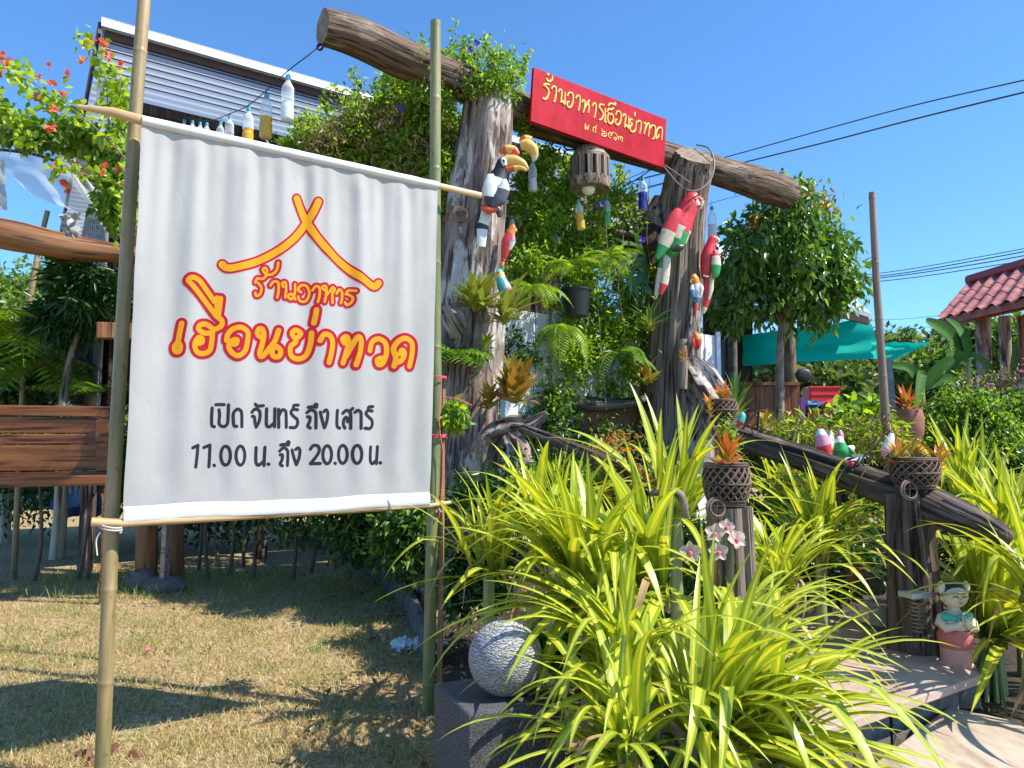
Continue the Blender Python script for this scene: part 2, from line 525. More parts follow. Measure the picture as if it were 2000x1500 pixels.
gx = axis_pts(-260, 260, -5, 5, 0.16); gy = axis_pts(-60, 420, 1, 11, 0.16)
mb = MB()
for y in gy:
    for x in gx:
        mb.add((x, y, gz(x, y)))
nx = len(gx)
for j in range(len(gy) - 1):
    for i in range(nx - 1):
        a = j * nx + i
        mb.face((a, a + 1, a + nx + 1, a + nx))
m, nt, bs = new_mat('dry_lawn_ground')
v = coords(nt, 'world')
big = noise_tex(nt, v, 0.9, 4); fin = noise_tex(nt, v, 26.0, 6, 0.7)
c1 = ramp(nt, fin, [(0.32, (0.14, 0.09, 0.05)), (0.5, (0.35, 0.255, 0.13)), (0.66, (0.55, 0.43, 0.23))])
c2 = ramp(nt, fin, [(0.32, (0.12, 0.085, 0.035)), (0.5, (0.29, 0.22, 0.09)), (0.66, (0.46, 0.36, 0.15))])
c = mixc(nt, ramp(nt, big, [(0.48, (0, 0, 0)), (0.62, (1, 1, 1))]), c1, c2)
nt.links.new(c, bs.inputs['Base Color']); bs.inputs['Roughness'].default_value = 0.9
bump(nt, bs, fin, 0.8, 0.02)
struct(mb.build('ground', m, sharp=0))

def seg_y(x, pts):
    for (x0, y0), (x1, y1) in zip(pts, pts[1:]):
        if x0 <= x <= x1: return y0 + (y1 - y0) * (x - x0) / (x1 - x0)
    return None

# planting bed (dark soil and litter) right of the edging blocks
EDGE = [G(545, 1045), G(640, 1075), G(700, 1120), G(760, 1175), G(820, 1260), G(835, 1390), Vector((-0.42, 3.25, 0)), Vector((-0.33, 2.75, 0)), Vector((-0.15, 2.2, 0)), Vector((0.1, 1.2, 0))]
def in_bed(x, y):
    # to the right of the edge polyline
    best = 1e9; side = 1
    for a, b in zip(EDGE, EDGE[1:]):
        ab = b - a; p = Vector((x, y, 0)) - a
        t = max(0, min(1, p.dot(ab) / ab.dot(ab)))
        d = (p - ab * t).length
        if d < best:
            best = d; side = ab.x * p.y - ab.y * p.x
    return side > 0, best
m = M_plain('bed_soil', [(0.022, 0.016, 0.012), (0.055, 0.036, 0.024), (0.10, 0.068, 0.042)], 0.95, 'world', (1, 1, 1), 9, 0.9, 0.03)
mb = MB()
bxs = np.arange(-4.6, 5.61, 0.2); bys = np.arange(1.2, 14.01, 0.2)
idx = {}
for j, y in enumerate(bys):
    for i, x in enumerate(bxs):
        ins, d = in_bed(x, y)
        h = -0.05 if not ins else min(0.05, -0.02 + d * 0.25)
        if x > 1.2 - 0.0 and y < 5.5: h = min(h, 0.03)
        idx[i, j] = mb.add((x, y, h + 0.02 * noise.noise(Vector((x * 2, y * 2, 7)))))
for j in range(len(bys) - 1):
    for i in range(len(bxs) - 1):
        mb.face((idx[i, j], idx[i + 1, j], idx[i + 1, j + 1], idx[i, j + 1]))
struct(mb.build('garden_bed', m, sharp=0))

# dry lawn grass, uncountable
def blades(n, xr, yr, h, w, mat, name, keep=None, lean=0.9, seed=3, clump=None):
    rng = np.random.default_rng(seed)
    y = yr[0] + (yr[1] - yr[0]) * rng.random(n) ** 1.5
    x = (xr[0] + (xr[1] - xr[0]) * rng.random(n))
    x = x * y / yr[0] if xr[0] < -0.1 and keep == 'fan' else x
    if clump is not None:
        cx, cy, cr = clump
        k = rng.integers(0, len(cx), n)
        x = cx[k] + rng.normal(size=n) * cr; y = cy[k] + rng.normal(size=n) * cr
    ok = np.array([(not in_bed(a, b)[0]) or in_bed(a, b)[1] < 0.12 for a, b in zip(x[::1], y[::1])])
    if keep == 'fan':
        nz = np.array([noise.noise(Vector((a * 2.3, b * 2.3, 5))) + .5 * noise.noise(Vector((a * 7, b * 7, 1))) for a, b in zip(x, y)])
        ok &= rng.random(n) < np.clip(.75 + nz * 1.1, .12, 1)
    x, y = x[ok], y[ok]; n = len(x)
    z = np.array([gz(a, b) for a, b in zip(x, y)]) - 0.004
    ang = rng.random(n) * 2 * np.pi
    hh = h * (0.5 + rng.random(n))
    ln = lean * (0.3 + rng.random(n))
    d = np.stack([np.cos(ang) * ln, np.sin(ang) * ln, np.ones(n)], 1); d = unit(d) * hh[:, None]
    a2 = rng.random(n) * 2 * np.pi
    s = np.stack([np.cos(a2), np.sin(a2), np.zeros(n)], 1) * w * 0.5
    p = np.stack([x, y, z], 1)
    mid = p + d * 0.55 + np.array([0, 0, 1]) * (hh * 0.12)[:, None]
    V = np.stack([p - s, p + s, mid + s * 0.8, mid - s * 0.8, p + d], 1).reshape(-1, 3)
    i = np.arange(n)[:, None] * 5
    F = np.concatenate([i + np.array([[0, 1, 2]]), i + np.array([[0, 2, 3]]), i + np.array([[3, 2, 4]])], 1).reshape(-1, 3)
    o = np_mesh(name, V, F, mat)
    stuff(o); return o
o = blades(150000, (-2.3, 0.0), (2.7, 9.5), 0.042, 0.0042, MAT['straw'], 'dry_grass', 'fan', lean=1.5, seed=5)
tag(o, 'short dry straw coloured lawn grass under the white banner', 'grass')
rng = np.random.default_rng(8)
cx = -4.5 + 4.4 * rng.random(260); cy = 3.0 + 6.0 * rng.random(260)
o = blades(8000, (-4, 0), (3, 9), 0.06, 0.005, MAT['blade'], 'green_grass', lean=0.8, seed=6, clump=(cx, cy, 0.09))
tag(o, 'scattered tufts of green grass in the dry lawn', 'grass')
cx = -5.5 + 5.0 * rng.random(120); cy = 7.8 + 1.6 * rng.random(120)
o = blades(1300, (-4, 0), (3, 9), 0.13, 0.007, MAT['blade'], 'tall_grass', lean=0.6, seed=9, clump=(cx, cy, 0.10))
tag(o, 'taller green grass along the shaded edge of the lawn', 'grass')
# fallen leaves and twigs on soil and lawn
def litter(n, region, size, mat, name, label, seed):
    rng = np.random.default_rng(seed)
    P_ = []
    while len(P_) < n:
        x = region[0] + (region[1] - region[0]) * rng.random(); y = region[2] + (region[3] - region[2]) * rng.random()
        P_.append((x, y, 0.055 + 0.02 * rng.random() if in_bed(x, y)[0] else 0.025 + 0.01 * rng.random()))
    V, F = leaf_arrays(np.array(P_), size, 0.5, 0.0, rnd=1.0, up=3.0, fold=0.15, rng=rng)
    V[:, 2] = np.clip(V[:, 2], 0.012, 0.11)
    o = np_mesh(name, V, F, mat); stuff(o); tag(o, label, 'leaf litter')
litter(2600, (-1.2, 2.8, 2.6, 8.5), 0.055, MAT['leaf_dry'], 'leaf_litter', 'brown fallen leaves scattered over the garden soil', 3)
litter(1500, (-4.0, -0.4, 3.0, 8.5), 0.032, MAT['leaf_dry'], 'lawn_litter', 'small dry leaves dropped on the straw coloured lawn', 4)

# ------------------------------------------------------------------ banner
YL, YR = 3.50, 4.38
TL = P(277, 228, YL); BL = P(240, 1022, YL); TR = P(855, 357, YR); BR = P(838, 988, YR)
bU = (TR - TL); bU.z = 0; BW = bU.length; bU.normalize()
bN = Vector((bU.y, -bU.x, 0))
B0 = TL.copy()
BL = hit(240, 1022, B0, bN); BR = hit(838, 988, B0, bN)
def b_dev(x, z):
    "fold depth at x metres along the banner, z metres below its top edge"
    t = max(0.0, min(1.0, z / 1.85)); s = x / BW
    ph = 0.35 * math.sin(3.1 * t + s * 4)
    a = 0.0
    a += 0.0095 * math.sin(2 * math.pi * (s * 7.3 + 0.12 * ph) + 0.7)
    a += 0.0034 * math.sin(2 * math.pi * (s * 12.9 + 0.25 * ph) + 2.0) * (1.1 - t)
    a += 0.0055 * noise.noise(Vector((s * 17 + t * 1.3, t * 2.2, 1.0))) * 2
    a += 0.0030 * math.sin(2 * math.pi * (s * 19 + 0.3 * t + .5 * ph)) * max(0, 1 - t * 2.0)
    a += 0.0050 * noise.noise(Vector((s * 5.5, t * 0.8, 9.0))) * 2
    env = min(1.0, z / 0.14) * (1.0 - 0.55 * t)
    if z > 1.70: env *= max(0.15, (1.86 - z) / 0.16)
    sag = 0.012 * math.sin(math.pi * s) * math.sin(math.pi * t)
    return a * env * 1.15 + sag
def b_point(px, py, off=0.0):
    q = hit(px, py, B0, bN)
    x = (q - B0).dot(bU); z = B0.z + (TR.z - B0.z) * (x / BW) - q.z
    return q + bN * (b_dev(x, z) + off)
mb = MB(); NXb, NZb = 320, 90
for j in range(NZb + 1):
    t = j / NZb
    for i in range(NXb + 1):
        s = i / NXb
        top = TL.lerp(TR, s); bot = BL.lerp(BR, s)
        bot = bot + Vector((0, 0, 0.004 * math.sin(s * 9) - 0.002 * math.sin(s * 23)))
        q = top.lerp(bot, t)
        z = (top - q).z
        if 0 < t < 1:
            q = q + bU * (0.004 * noise.noise(Vector((t * 6, s * 2, 4))))
        x = (q - B0).dot(bU)
        mb.add(q + bN * b_dev(x, z), None, (s, t))
for j in range(NZb):
    for i in range(NXb):
        a = j * (NXb + 1) + i
        mb.face((a, a + NXb + 1, a + NXb + 2, a + 1))
m, nt, bs = new_mat('white_banner_cloth')
vv = coords(nt, 'world')
cc = ramp(nt, noise_tex(nt, vv, 1.6, 4), [(0.35, (0.415, 0.41, 0.405)), (0.65, (0.48, 0.475, 0.47))])
nt.links.new(cc, bs.inputs['Base Color']); bs.inputs['Roughness'].default_value = 0.75; bs.inputs['Specular IOR Level'].default_value = 0.25
wr = nt.nodes.new('ShaderNodeMath'); wr.operation = 'MULTIPLY_ADD'; wr.inputs[1].default_value = 0.04
nt.links.new(noise_tex(nt, vv, 500.0, 2), wr.inputs[0]); nt.links.new(noise_tex(nt, coords(nt, 'world', (1, 1, .45)), 9.0, 5, .55, .8), wr.inputs[2])
bump(nt, bs, wr.outputs[0], 0.35, 0.012)
tr = nt.nodes.new('ShaderNodeBsdfTranslucent'); tr.inputs['Color'].default_value = (0.62, 0.63, 0.64, 1)
mx = nt.nodes.new('ShaderNodeMixShader'); mx.inputs[0].default_value = 0.18
nt.links.new(bs.outputs[0], mx.inputs[1]); nt.links.new(tr.outputs[0], mx.inputs[2]); nt.links.new(mx.outputs[0], nt.nodes['Material Output'].inputs['Surface'])
MAT['cloth'] = m
banner = T('banner', 'large white cloth banner with red and yellow lettering tied between two bamboo poles', 'banner', BL.lerp(BR, 0.5))
mb.build('cloth', m, banner, sharp=0)
# hems: sleeves sewn round the rods
def sleeve(a, b, r, name, sag=0.0):
    mb = MB(); n = 46
    pts = [a.lerp(b, i / n) for i in range(n + 1)]
    rr = [r * (1 + 0.10 * noise.noise(Vector((i * 0.5, r * 50, 1)))) for i in range(n + 1)]
    mb.tube(pts, rr, 14, caps=False)
    o = mb.build(name, MAT['hem'], banner, sharp=0)
    return o
MAT['hem'] = M_plain('hem_cloth', [(0.62, 0.62, 0.64), (0.72, 0.72, 0.73)], 0.8, 'world', ns=8, bmp=0.15, bd=0.002)  # lighter than the banner cloth: sun on the rolled hems put into the colour
sleeve(TL + Vector((0, 0, -0.018)) - bU * 0.0, TR + Vector((0, 0, -0.018)), 0.024, 'top_hem')
mb = MB()   # bottom hem: a flattened band standing a little proud of the cloth
n = 60
for i in range(n + 1):
    s = i / n
    q = BL.lerp(BR, s) + Vector((0, 0, 0.004 * math.sin(s * 9) - 0.002 * math.sin(s * 23)))
    wv = 0.004 * noise.noise(Vector((s * 12, 0, 0)))
    for dz, dn in ((0.075, 0.003), (0.060, 0.012), (0.035, 0.016 + wv), (0.012, 0.014 + wv), (-0.008, 0.006), (-0.008, -0.008), (0.02, -0.018), (0.06, -0.006)):
        mb.add(q + Vector((0, 0, dz)) + bN * dn)
for i in range(n):
    for k in range(7):
        a = i * 8 + k
        mb.face((a, a + 1, a + 9, a + 8))
mb.build('bottom_hem', MAT['hem'], banner, sharp=0)
# rods
mb = MB()
a = P(152, 208, YL - 0.04); b = P(940, 382, YR + 0.13)
mb.tube([a, a.lerp(TL, .55) + Vector((0, 0, .0)), TL + Vector((0, 0, -0.018)), TL.lerp(TR, .5) + Vector((0, 0, -.018)), TR + Vector((0, 0, -0.018)), b], [0.011, 0.024, 0.026, 0.022, 0.020, 0.019], 12, flat=0.6)
mb.build('top_rod', MAT['rod'], banner)
mb = MB()
a = hit(178, 1019, B0, bN) + bN * .0; b = hit(882, 981, B0, bN)
mb.tube([a, BL, BR, b], [0.020, 0.019, 0.013, 0.011], 10, flat=0.7)
mb.build('bottom_rod', MAT['rod2'], banner)
# printed emblem and lettering: ribbons lying on the cloth
def smooth(pts, k=6, closed=False):
    P_ = [np.array(p, dtype=float) for p in pts]
    if len(P_) < 3:
        return [P_[0] + (P_[1] - P_[0]) * t for t in np.linspace(0, 1, k)] if len(P_) == 2 else P_
    out = []
    n = len(P_)
    for i in range(n - 1):
        p0 = P_[max(0, i - 1)]; p1 = P_[i]; p2 = P_[i + 1]; p3 = P_[min(n - 1, i + 2)]
        for t in np.linspace(0, 1, k, endpoint=False):
            out.append(0.5 * ((2 * p1) + (-p0 + p2) * t + (2 * p0 - 5 * p1 + 4 * p2 - p3) * t * t + (-p0 + 3 * p1 - 3 * p2 + p3) * t ** 3))
    out.append(P_[-1])
    return out
def ribbon(mb, pts, w, mapf, off, mi=0, capn=5, sharp=False):
    "stroke of width w (same units as pts) with round ends, mapped onto a surface by mapf(x, y, off)"
    q = smooth(pts, 9)
    n = len(q); rows = []
    def tang(i):
        d = q[min(n - 1, i + 1)] - q[max(0, i - 1)]
        return d / max(1e-9, np.linalg.norm(d))
    h = w / 2; m = max(2, int(round(w / 7)))
    if m % 2: m += 1
    for f in np.linspace(math.pi / 2 * .97, 0, capn + 1)[:-1]:
        rows.append((q[0] - tang(0) * h * math.sin(f), tang(0), h * math.cos(f)))
    for i in range(n): rows.append((q[i], tang(i), h))
    for f in np.linspace(0, math.pi / 2 * .97, capn + 1)[1:]:
        rows.append((q[-1] + tang(n - 1) * h * math.sin(f), tang(n - 1), h * math.cos(f)))
    R_ = []
    for c, t, hw in rows:
        nn = np.array([-t[1], t[0]])
        R_.append([mb.add(mapf(*(c + nn * hw * (2 * k / m - 1)), off)) for k in range(m + 1)])
    for i in range(len(R_) - 1):
        for k in range(m):
            mb.face((R_[i][k], R_[i + 1][k], R_[i + 1][k + 1], R_[i][k + 1]), mi)
def zmap(x, y, off): return b_point(300 + x / 2.5, 350 + y / 2.5, off)
MAT['pred'] = M_flat('red_print', (0.34, 0.006, 0.022), 0.7, spec=0.2)
MAT['pyel'] = M_flat('yellow_print', (0.60, 0.27, 0.008), 0.7, spec=0.2)
MAT['ppink'] = M_flat('pink_print_edge', (0.62, 0.34, 0.37), 0.7, spec=0.2)
MAT['pblk'] = M_flat('black_print', (0.022, 0.016, 0.03), 0.7, spec=0.2)
roof_s = [[(802, 112), (778, 162), (742, 220), (690, 285), (620, 342), (540, 387), (460, 418), (385, 436), (350, 434), (332, 418)],
          [(700, 95), (722, 155), (750, 215), (800, 292), (868, 370), (950, 440), (1030, 500), (1075, 525), (1098, 508)]]
small_s = [[(495, 505), (505, 486), (530, 488), (548, 474)], [(508, 508), (524, 530), (518, 562), (500, 570), (494, 556)],
           [(536, 455), (532, 440), (546, 436), (552, 452), (544, 466), (575, 466), (598, 445), (605, 410)],
           [(568, 520), (584, 502), (604, 508), (606, 545), (600, 580)],
           [(628, 528), (622, 512), (638, 508), (642, 540), (638, 580)], [(688, 515), (686, 560), (668, 588), (652, 576), (668, 562), (690, 588)],
           [(720, 552), (704, 540), (722, 518), (748, 525), (758, 560), (744, 594), (716, 596), (704, 574)],
           [(772, 545), (788, 525), (804, 535), (804, 570), (796, 602)],
           [(826, 545), (816, 530), (834, 526), (836, 560), (828, 602)], [(834, 572), (856, 548), (870, 530), (880, 542), (868, 560), (868, 606)],
           [(890, 560), (904, 540), (918, 552), (918, 585), (912, 606)],
           [(938, 562), (950, 545), (982, 548)], [(946, 562), (968, 580), (962, 604), (942, 614), (934, 602)]]
main_s = [[(50 + x * .4726, 525 + y * .4726) for x, y in st] for st in (
          [(180, 380), (160, 480), (142, 570), (110, 620), (118, 668), (155, 668), (166, 620), (150, 580)],
          [(350, 590), (395, 570), (385, 530), (345, 535), (312, 600), (335, 672), (400, 692), (470, 660), (492, 560), (498, 480)],
          [(490, 480), (410, 478), (352, 440), (375, 395), (440, 392), (510, 445)], [(510, 450), (585, 410), (592, 355), (550, 318)],
          [(545, 120), (545, 210), (550, 300)], [(580, 125), (570, 210), (556, 300)],
          [(640, 560), (652, 500), (700, 445), (780, 425), (850, 460), (862, 520), (832, 660), (760, 716), (700, 690), (662, 625), (690, 565), (742, 552), (738, 590), (712, 600)],
          [(990, 520), (962, 490), (975, 442), (1010, 440), (1027, 500), (1010, 600), (985, 690), (1012, 722), (1090, 630), (1140, 560), (1176, 455)],
          [(1140, 620), (1108, 672), (1128, 724), (1180, 722), (1196, 665), (1158, 622)])] + [
          [(306, 672), (262, 612), (222, 562), (182, 515), (166, 495), (186, 482), (222, 498), (262, 550), (296, 600)],
          [(704, 772), (718, 752), (692, 738), (672, 756), (694, 792), (666, 818), (668, 862), (704, 878), (742, 862), (762, 810), (768, 752)],
          [(790, 640), (785, 672), (778, 704)],
          [(806, 790), (826, 760), (856, 768), (868, 800), (862, 850), (850, 896)],
          [(930, 800), (920, 782), (940, 770), (948, 805), (936, 855), (922, 898)], [(936, 868), (965, 812), (990, 772), (1006, 792), (1000, 850), (982, 908)],
          [(1052, 838), (1064, 796), (1098, 780), (1130, 800), (1136, 848), (1120, 896), (1098, 906), (1090, 884), (1110, 874)],
          [(1170, 914), (1178, 874), (1168, 830), (1190, 792), (1228, 778), (1260, 798), (1262, 850), (1248, 914)], [(1176, 900), (1206, 884), (1222, 852), (1208, 836), (1196, 854)]]
def layered(strokes, wy, wr, wp, name):
    for w, off, mat, nm, dz in ((wp, 0.0010, 'ppink', 'halo', 1e-5), (wr, 0.0017, 'pred', 'outline', 2e-5), (wy, 0.0026, 'pyel', 'fill', 3e-5)):
        mb = MB()
        for i, st in enumerate(strokes):
            ribbon(mb, st, w, zmap, off + i * dz)
        mb.build(name + '_' + nm, MAT[mat], banner, smooth=False)
layered(roof_s, 34, 53, 58, 'roof_emblem')
layered(small_s, 12.5, 36, 41, 'small_lettering')
layered(main_s, 25, 55, 59, 'large_lettering')
def ll(sx, sy, ox, oy, strokes): return [[(ox + x * sx, oy + y * sy) for x, y in st] for st in strokes]
def oval(cx, cy, rx, ry): return [(cx + rx * math.sin(a) * (1 if abs(math.sin(a)) < .75 else 1.0), cy - ry * math.cos(a)) for a in np.linspace(0, 2 * math.pi, 17)]
K_ = 2.5 / 3.2564
line1 = [[(143, 55), (140, 120), (142, 165), (158, 174)], [(186, 66), (190, 100), (188, 155), (214, 173), (238, 155), (243, 100), (245, 35)], [(166, 34), (192, 33), (218, 34)],
         [(296, 172), (279, 166), (274, 125), (277, 85), (300, 63), (322, 74), (328, 100), (329, 174)],
         [(396, 82), (414, 63), (440, 68), (448, 95), (442, 140), (424, 176)], [(424, 176), (416, 145), (412, 112), (398, 108)], [(418, 30), (430, 42), (468, 40)],
         [(488, 60), (487, 110), (488, 162), (506, 174), (534, 150)], [(539, 60), (537, 174)], [(562, 64), (563, 178)], [(566, 100), (584, 68), (606, 74), (611, 105), (612, 178)],
         [(688, 66), (656, 64), (644, 86), (664, 110), (684, 126), (688, 154), (672, 178), (638, 178)], [(692, 36), (664, 38), (660, 50)],
         [(746, 84), (770, 68), (795, 80), (800, 110), (800, 182)], [(750, 110), (764, 114), (762, 140), (752, 168), (766, 182)], [(754, 50), (780, 47), (802, 51)], oval(799, 37, 6, 6),
         [(826, 82), (838, 130), (852, 180)], [(848, 78), (864, 68), (874, 90), (868, 140), (854, 180)],
         [(938, 70), (935, 120), (937, 170), (954, 183)], [(974, 88), (996, 70), (1018, 80), (1023, 110), (1023, 184)], [(988, 182), (978, 158), (984, 122), (1000, 116), (1006, 142)], [(1014, 78), (1034, 58)],
         [(1048, 82), (1064, 70), (1082, 82), (1085, 110), (1085, 184)], [(1160, 74), (1130, 71), (1117, 92), (1137, 114), (1156, 130), (1161, 158), (1146, 184), (1110, 183)], [(1164, 46), (1136, 49), (1132, 60)]]
line2 = [[(20, 308), (54, 292)], [(54, 292), (48, 360), (40, 430)], [(92, 306), (130, 290)], [(130, 290), (128, 360), (124, 428)], [(156, 418), (160, 421)], oval(228, 357, 29, 60), oval(321, 357, 29, 60),
         [(424, 306), (422, 360), (424, 402), (440, 418), (468, 396)], [(479, 304), (476, 360), (474, 420)], [(499, 410), (503, 413)],
         [(570, 328), (594, 308), (618, 320), (624, 350), (622, 420)], [(574, 352), (588, 354), (585, 385), (574, 410), (588, 422)], [(576, 290), (602, 286), (628, 290)], oval(626, 275, 6, 6),
         [(652, 322), (664, 368), (680, 414)], [(676, 318), (692, 308), (703, 326), (698, 370), (682, 414)],
         [(768, 316), (784, 294), (812, 296), (822, 322), (806, 358), (768, 408)], [(768, 408), (828, 407)], oval(872, 351, 28, 57), [(923, 405), (927, 407)], oval(975, 349, 28, 57), oval(1062, 349, 28, 57),
         [(1151, 302), (1149, 350), (1151, 392), (1166, 408), (1190, 388)], [(1199, 300), (1196, 350), (1193, 408)], [(1216, 402), (1220, 404)]]
for nm, st in (('weekday_lettering', line1), ('opening_hours_lettering', line2)):
    mb = MB()
    for i, s_ in enumerate(ll(K_, K_, 175, 1075, st)): ribbon(mb, s_, 15.5, zmap, 0.0012 + i * 2e-5, capn=3)
    mb.build(nm, MAT['pblk'], banner, smooth=False)

# ------------------------------------------------------------------ bamboo poles
def bamboo(name, pts, r, mat, label, cat='pole', group=None, node=0.34, n=16, seed=0, loc=None, hollow=True):
    pts = [Vector(p) for p in pts]
    L = sum((b - a).length for a, b in zip(pts, pts[1:]))
    def at(s):
        for a, b in zip(pts, pts[1:]):
            l = (b - a).length
            if s <= l: return a.lerp(b, s / l)
            s -= l
        return pts[-1]
    s = 0; Q = []; R = []
    rnd = random.Random(seed)
    nd = node * rnd.uniform(.3, .8)
    nodes = []
    while nd < L: nodes.append(nd); nd += node * rnd.uniform(.85, 1.2)
    ss = set(np.linspace(0, L, 24))
    for q in nodes:
        for d in (-.022, -.008, 0, .008, .022): ss.add(min(L, max(0, q + d)))
    for s in sorted(ss):
        dn = min([abs(s - q) for q in nodes] + [9])
        k = 1 + (0.10 if dn < .003 else 0.075 if dn < .010 else 0.0)
        if 0.004 < dn < .010: k = 1.03
        rr = r[0] + (r[1] - r[0]) * s / L
        Q.append(at(s)); R.append(rr * k)
    mb = MB(); mb.tube(Q, R, n, amp=0.02, seed=seed, fr=(1.5, 1.0))
    return solo(mb, name, mat, label, cat, pts[0], group)
def P0(px, py, Y, z):
    q = P(px, py, Y); q.z = z; return q
bamboo('bamboo_pole', [P0(200, 1500, YL + .05, -0.1), P(219, 1000, YL + .06), P(247, 500, YL + .07), P(264, 228, YL + .08), P(284, -30, YL + .1)], (0.033, 0.0305), MAT['bamboo'],
       'thick tan and green bamboo pole along the left edge of the white banner', group='bamboo poles holding the banner', seed=4, node=0.42)
bamboo('bamboo_pole', [P0(836, 1380, 4.46, -0.1), P(842, 1100, 4.46), P(852, 800, 4.47), P(850, 600, 4.48), P(850, 350, 4.48), P(851, 42, 4.46)], (0.036, 0.033), MAT['bamboo2'],
       'green bamboo pole along the right edge of the white banner', group='bamboo poles holding the banner', seed=9, node=0.5)
bamboo('thin_bamboo_stick', [P0(858, 1400, 4.5, -0.05), P(862, 1100, 4.5), P(866, 760, 4.5)], (0.017, 0.013), M_bamboo('red_brown_bamboo', (0.26, 0.10, 0.06), (0.36, 0.2, 0.1), (0.44, 0.3, 0.16), (0.5, 0.38, 0.22)),
       'thin reddish bamboo stick tied beside the green bamboo pole', seed=2, node=0.3, n=8)
# ties
MAT['pinkcord'] = M_flat('pink_plastic_cord', (0.75, 0.12, 0.16), 0.5)
MAT['wire'] = M_flat('dark_wire', (0.02, 0.02, 0.022), 0.5)
MAT['string'] = M_flat('pale_string', (0.6, 0.57, 0.52), 0.8)
def ring(mb, c, r, th, ax=(0, 0, 1), n=18, turns=1, pitch=0.0, flatten=1):
    ax = Vector(ax).normalized(); ref = Vector((1, 0, 0)) if abs(ax.x) < .9 else Vector((0, 1, 0))
    x = (ref - ax * ref.dot(ax)).normalized(); y = ax.cross(x)
    N_ = n * turns
    mb.tube([Vector(c) + x * (r * math.cos(2 * math.pi * i / n)) + y * (r * math.sin(2 * math.pi * i / n) * flatten) + ax * (pitch * i / n) for i in range(N_ + 1)], th, 5)
def cord(name, pts, th, mat, label, cat='cord', group=None, loc=None, extra=None):
    mb = MB(); mb.tube([Vector(p) for p in smooth([tuple(q) for q in pts], 5)], th, 5)
    if extra: extra(mb)
    return solo(mb, name, mat, label, cat, pts[0], group)
c = P(845, 852, 4.46)
cord('loose_twine', [P(862, 740, 4.42), P(858, 830, 4.41), P(866, 900, 4.42), P(858, 1010, 4.42)], 0.003, MAT['pinkcord'], 'pink plastic twine hanging down the thin stick by the green pole', extra=lambda m: (ring(m, P(853, 856, 4.47), .058, .004, turns=3, pitch=.007), ring(m, P(853, 740, 4.47), .058, .003, turns=2, pitch=.006)))
cord('loose_twine', [P(866, 775, 4.41), P(895, 780, 4.40), P(922, 792, 4.40)], 0.003, MAT['pinkcord'], 'short loose end of pink cord sticking out right of the green pole')
cord('tie_string', [P(196, 1040, YL - .06), P(188, 1055, YL - .06), P(190, 1085, YL - .06)], 0.003, MAT['string'], 'pale string end dangling under the lower left banner rod', extra=lambda m: ring(m, P(216, 1036, YL - .02), .045, .0035, ax=(.25, 0, 1), turns=2, pitch=.012))
cord('tie_string', [P(870, 985, 4.40), P(862, 1000, 4.40), P(850, 975, 4.41)], 0.003, MAT['string'], 'pale string knotted round the lower right banner rod', extra=lambda m: ring(m, P(850, 985, 4.46), .048, .0035, turns=2, pitch=.01))
# ------------------------------------------------------------------ gate: two great posts and a log across
def gate_line(px):
    a = (px - 1000) / FPX
    # (-.275 + .821 t) = a (7.25 + .571 t)
    t = (a * 7.25 + .275) / (.821 - a * .571)
    return 7.25 + .571 * t
def gp(px, py, dy=0.0):
    return P(px, py, gate_line(px) + dy)
def log_thing(name, pts, rad, mat, label, cat, seg=0.07, n=28, amp=0.06, ridge=0.05, cap=None, group=None, seed=0, fr=(4, 1.2), caps=True, parent=None):
    pts = smooth([tuple(p) for p in pts], 8)
    k = len(pts); R = np.interp(np.linspace(0, 1, k), np.linspace(0, 1, len(rad)), rad)
    R = list(R)
    mb = MB()
    mb.tube([Vector(p) for p in pts], R, n, amp=amp, ridge=ridge, fr=fr, seed=seed, capmi=1)
    if parent is not None:
        return mb.build(name, [mat, cap or MAT['beamend']], parent, sharp=60)
    return solo(mb, name, [mat, cap or MAT['beamend']], label, cat, Vector(pts[0]), group, sharp=60)
PL_ = [Vector((P(898, 1180, 7.25).x, 7.25, -.1)), P(897, 1100, 7.25), P(902, 850, 7.25), P(922, 600, 7.25), P(935, 400, 7.25), P(948, 250, 7.25), P(950, 178, 7.25)]
left_post = T('gate_post', 'massive weathered tree trunk post under the log left of the red sign', 'post', PL_[0])
log_thing('trunk', PL_, [0.464, 0.420, 0.362, 0.312, 0.275, 0.239, 0.210], MAT['pillar'], '', '', amp=.10, ridge=.07, n=40, seed=3, fr=(3.2, .9), parent=left_post)
mb = MB()  # knot
k0 = P(898, 418, 7.003)
for i, r in enumerate((.065, .045, .024)): ring(mb, k0 + Vector((0, -.008 * i, 0)), r, .013, ax=(0.2, -1, 0), n=14)
mb.build('knot', MAT['pillar'], left_post)
mb = MB(); mb.tube([P(868, 432, 7.178), P(890, 405, 7.105)], [0.032, 0.043], 10, amp=.1, capmi=1)
mb.build('branch_stub', [MAT['polishlog'], MAT['polishlog']], left_post)
PR_ = [Vector((P(1300, 1120, 8.99).x, 8.99, -.1)), P(1302, 1000, 8.99), P(1310, 850, 8.99), P(1312, 700, 8.99), P(1322, 560, 8.99), P(1330, 430, 8.918), P(1345, 340, 8.772), P(1357, 302, 8.627)]
right_post = T('gate_post', 'ridged grey brown trunk post carrying the parrots right of the red sign', 'post', PR_[0])
log_thing('trunk', PR_, [0.377, 0.341, 0.319, 0.297, 0.304, 0.290, 0.268, 0.225], MAT['pillar2'], '', '', amp=.09, ridge=.09, n=44, seed=8, fr=(3.6, .8), parent=right_post)
mb = MB(); mb.tube([P(1300, 500, 9.019), P(1286, 430, 8.99), P(1290, 385, 8.99)], [0.145, 0.203, 0.087], 20, amp=.2, ridge=.1)
mb.build('burl', MAT['pillar'], right_post)
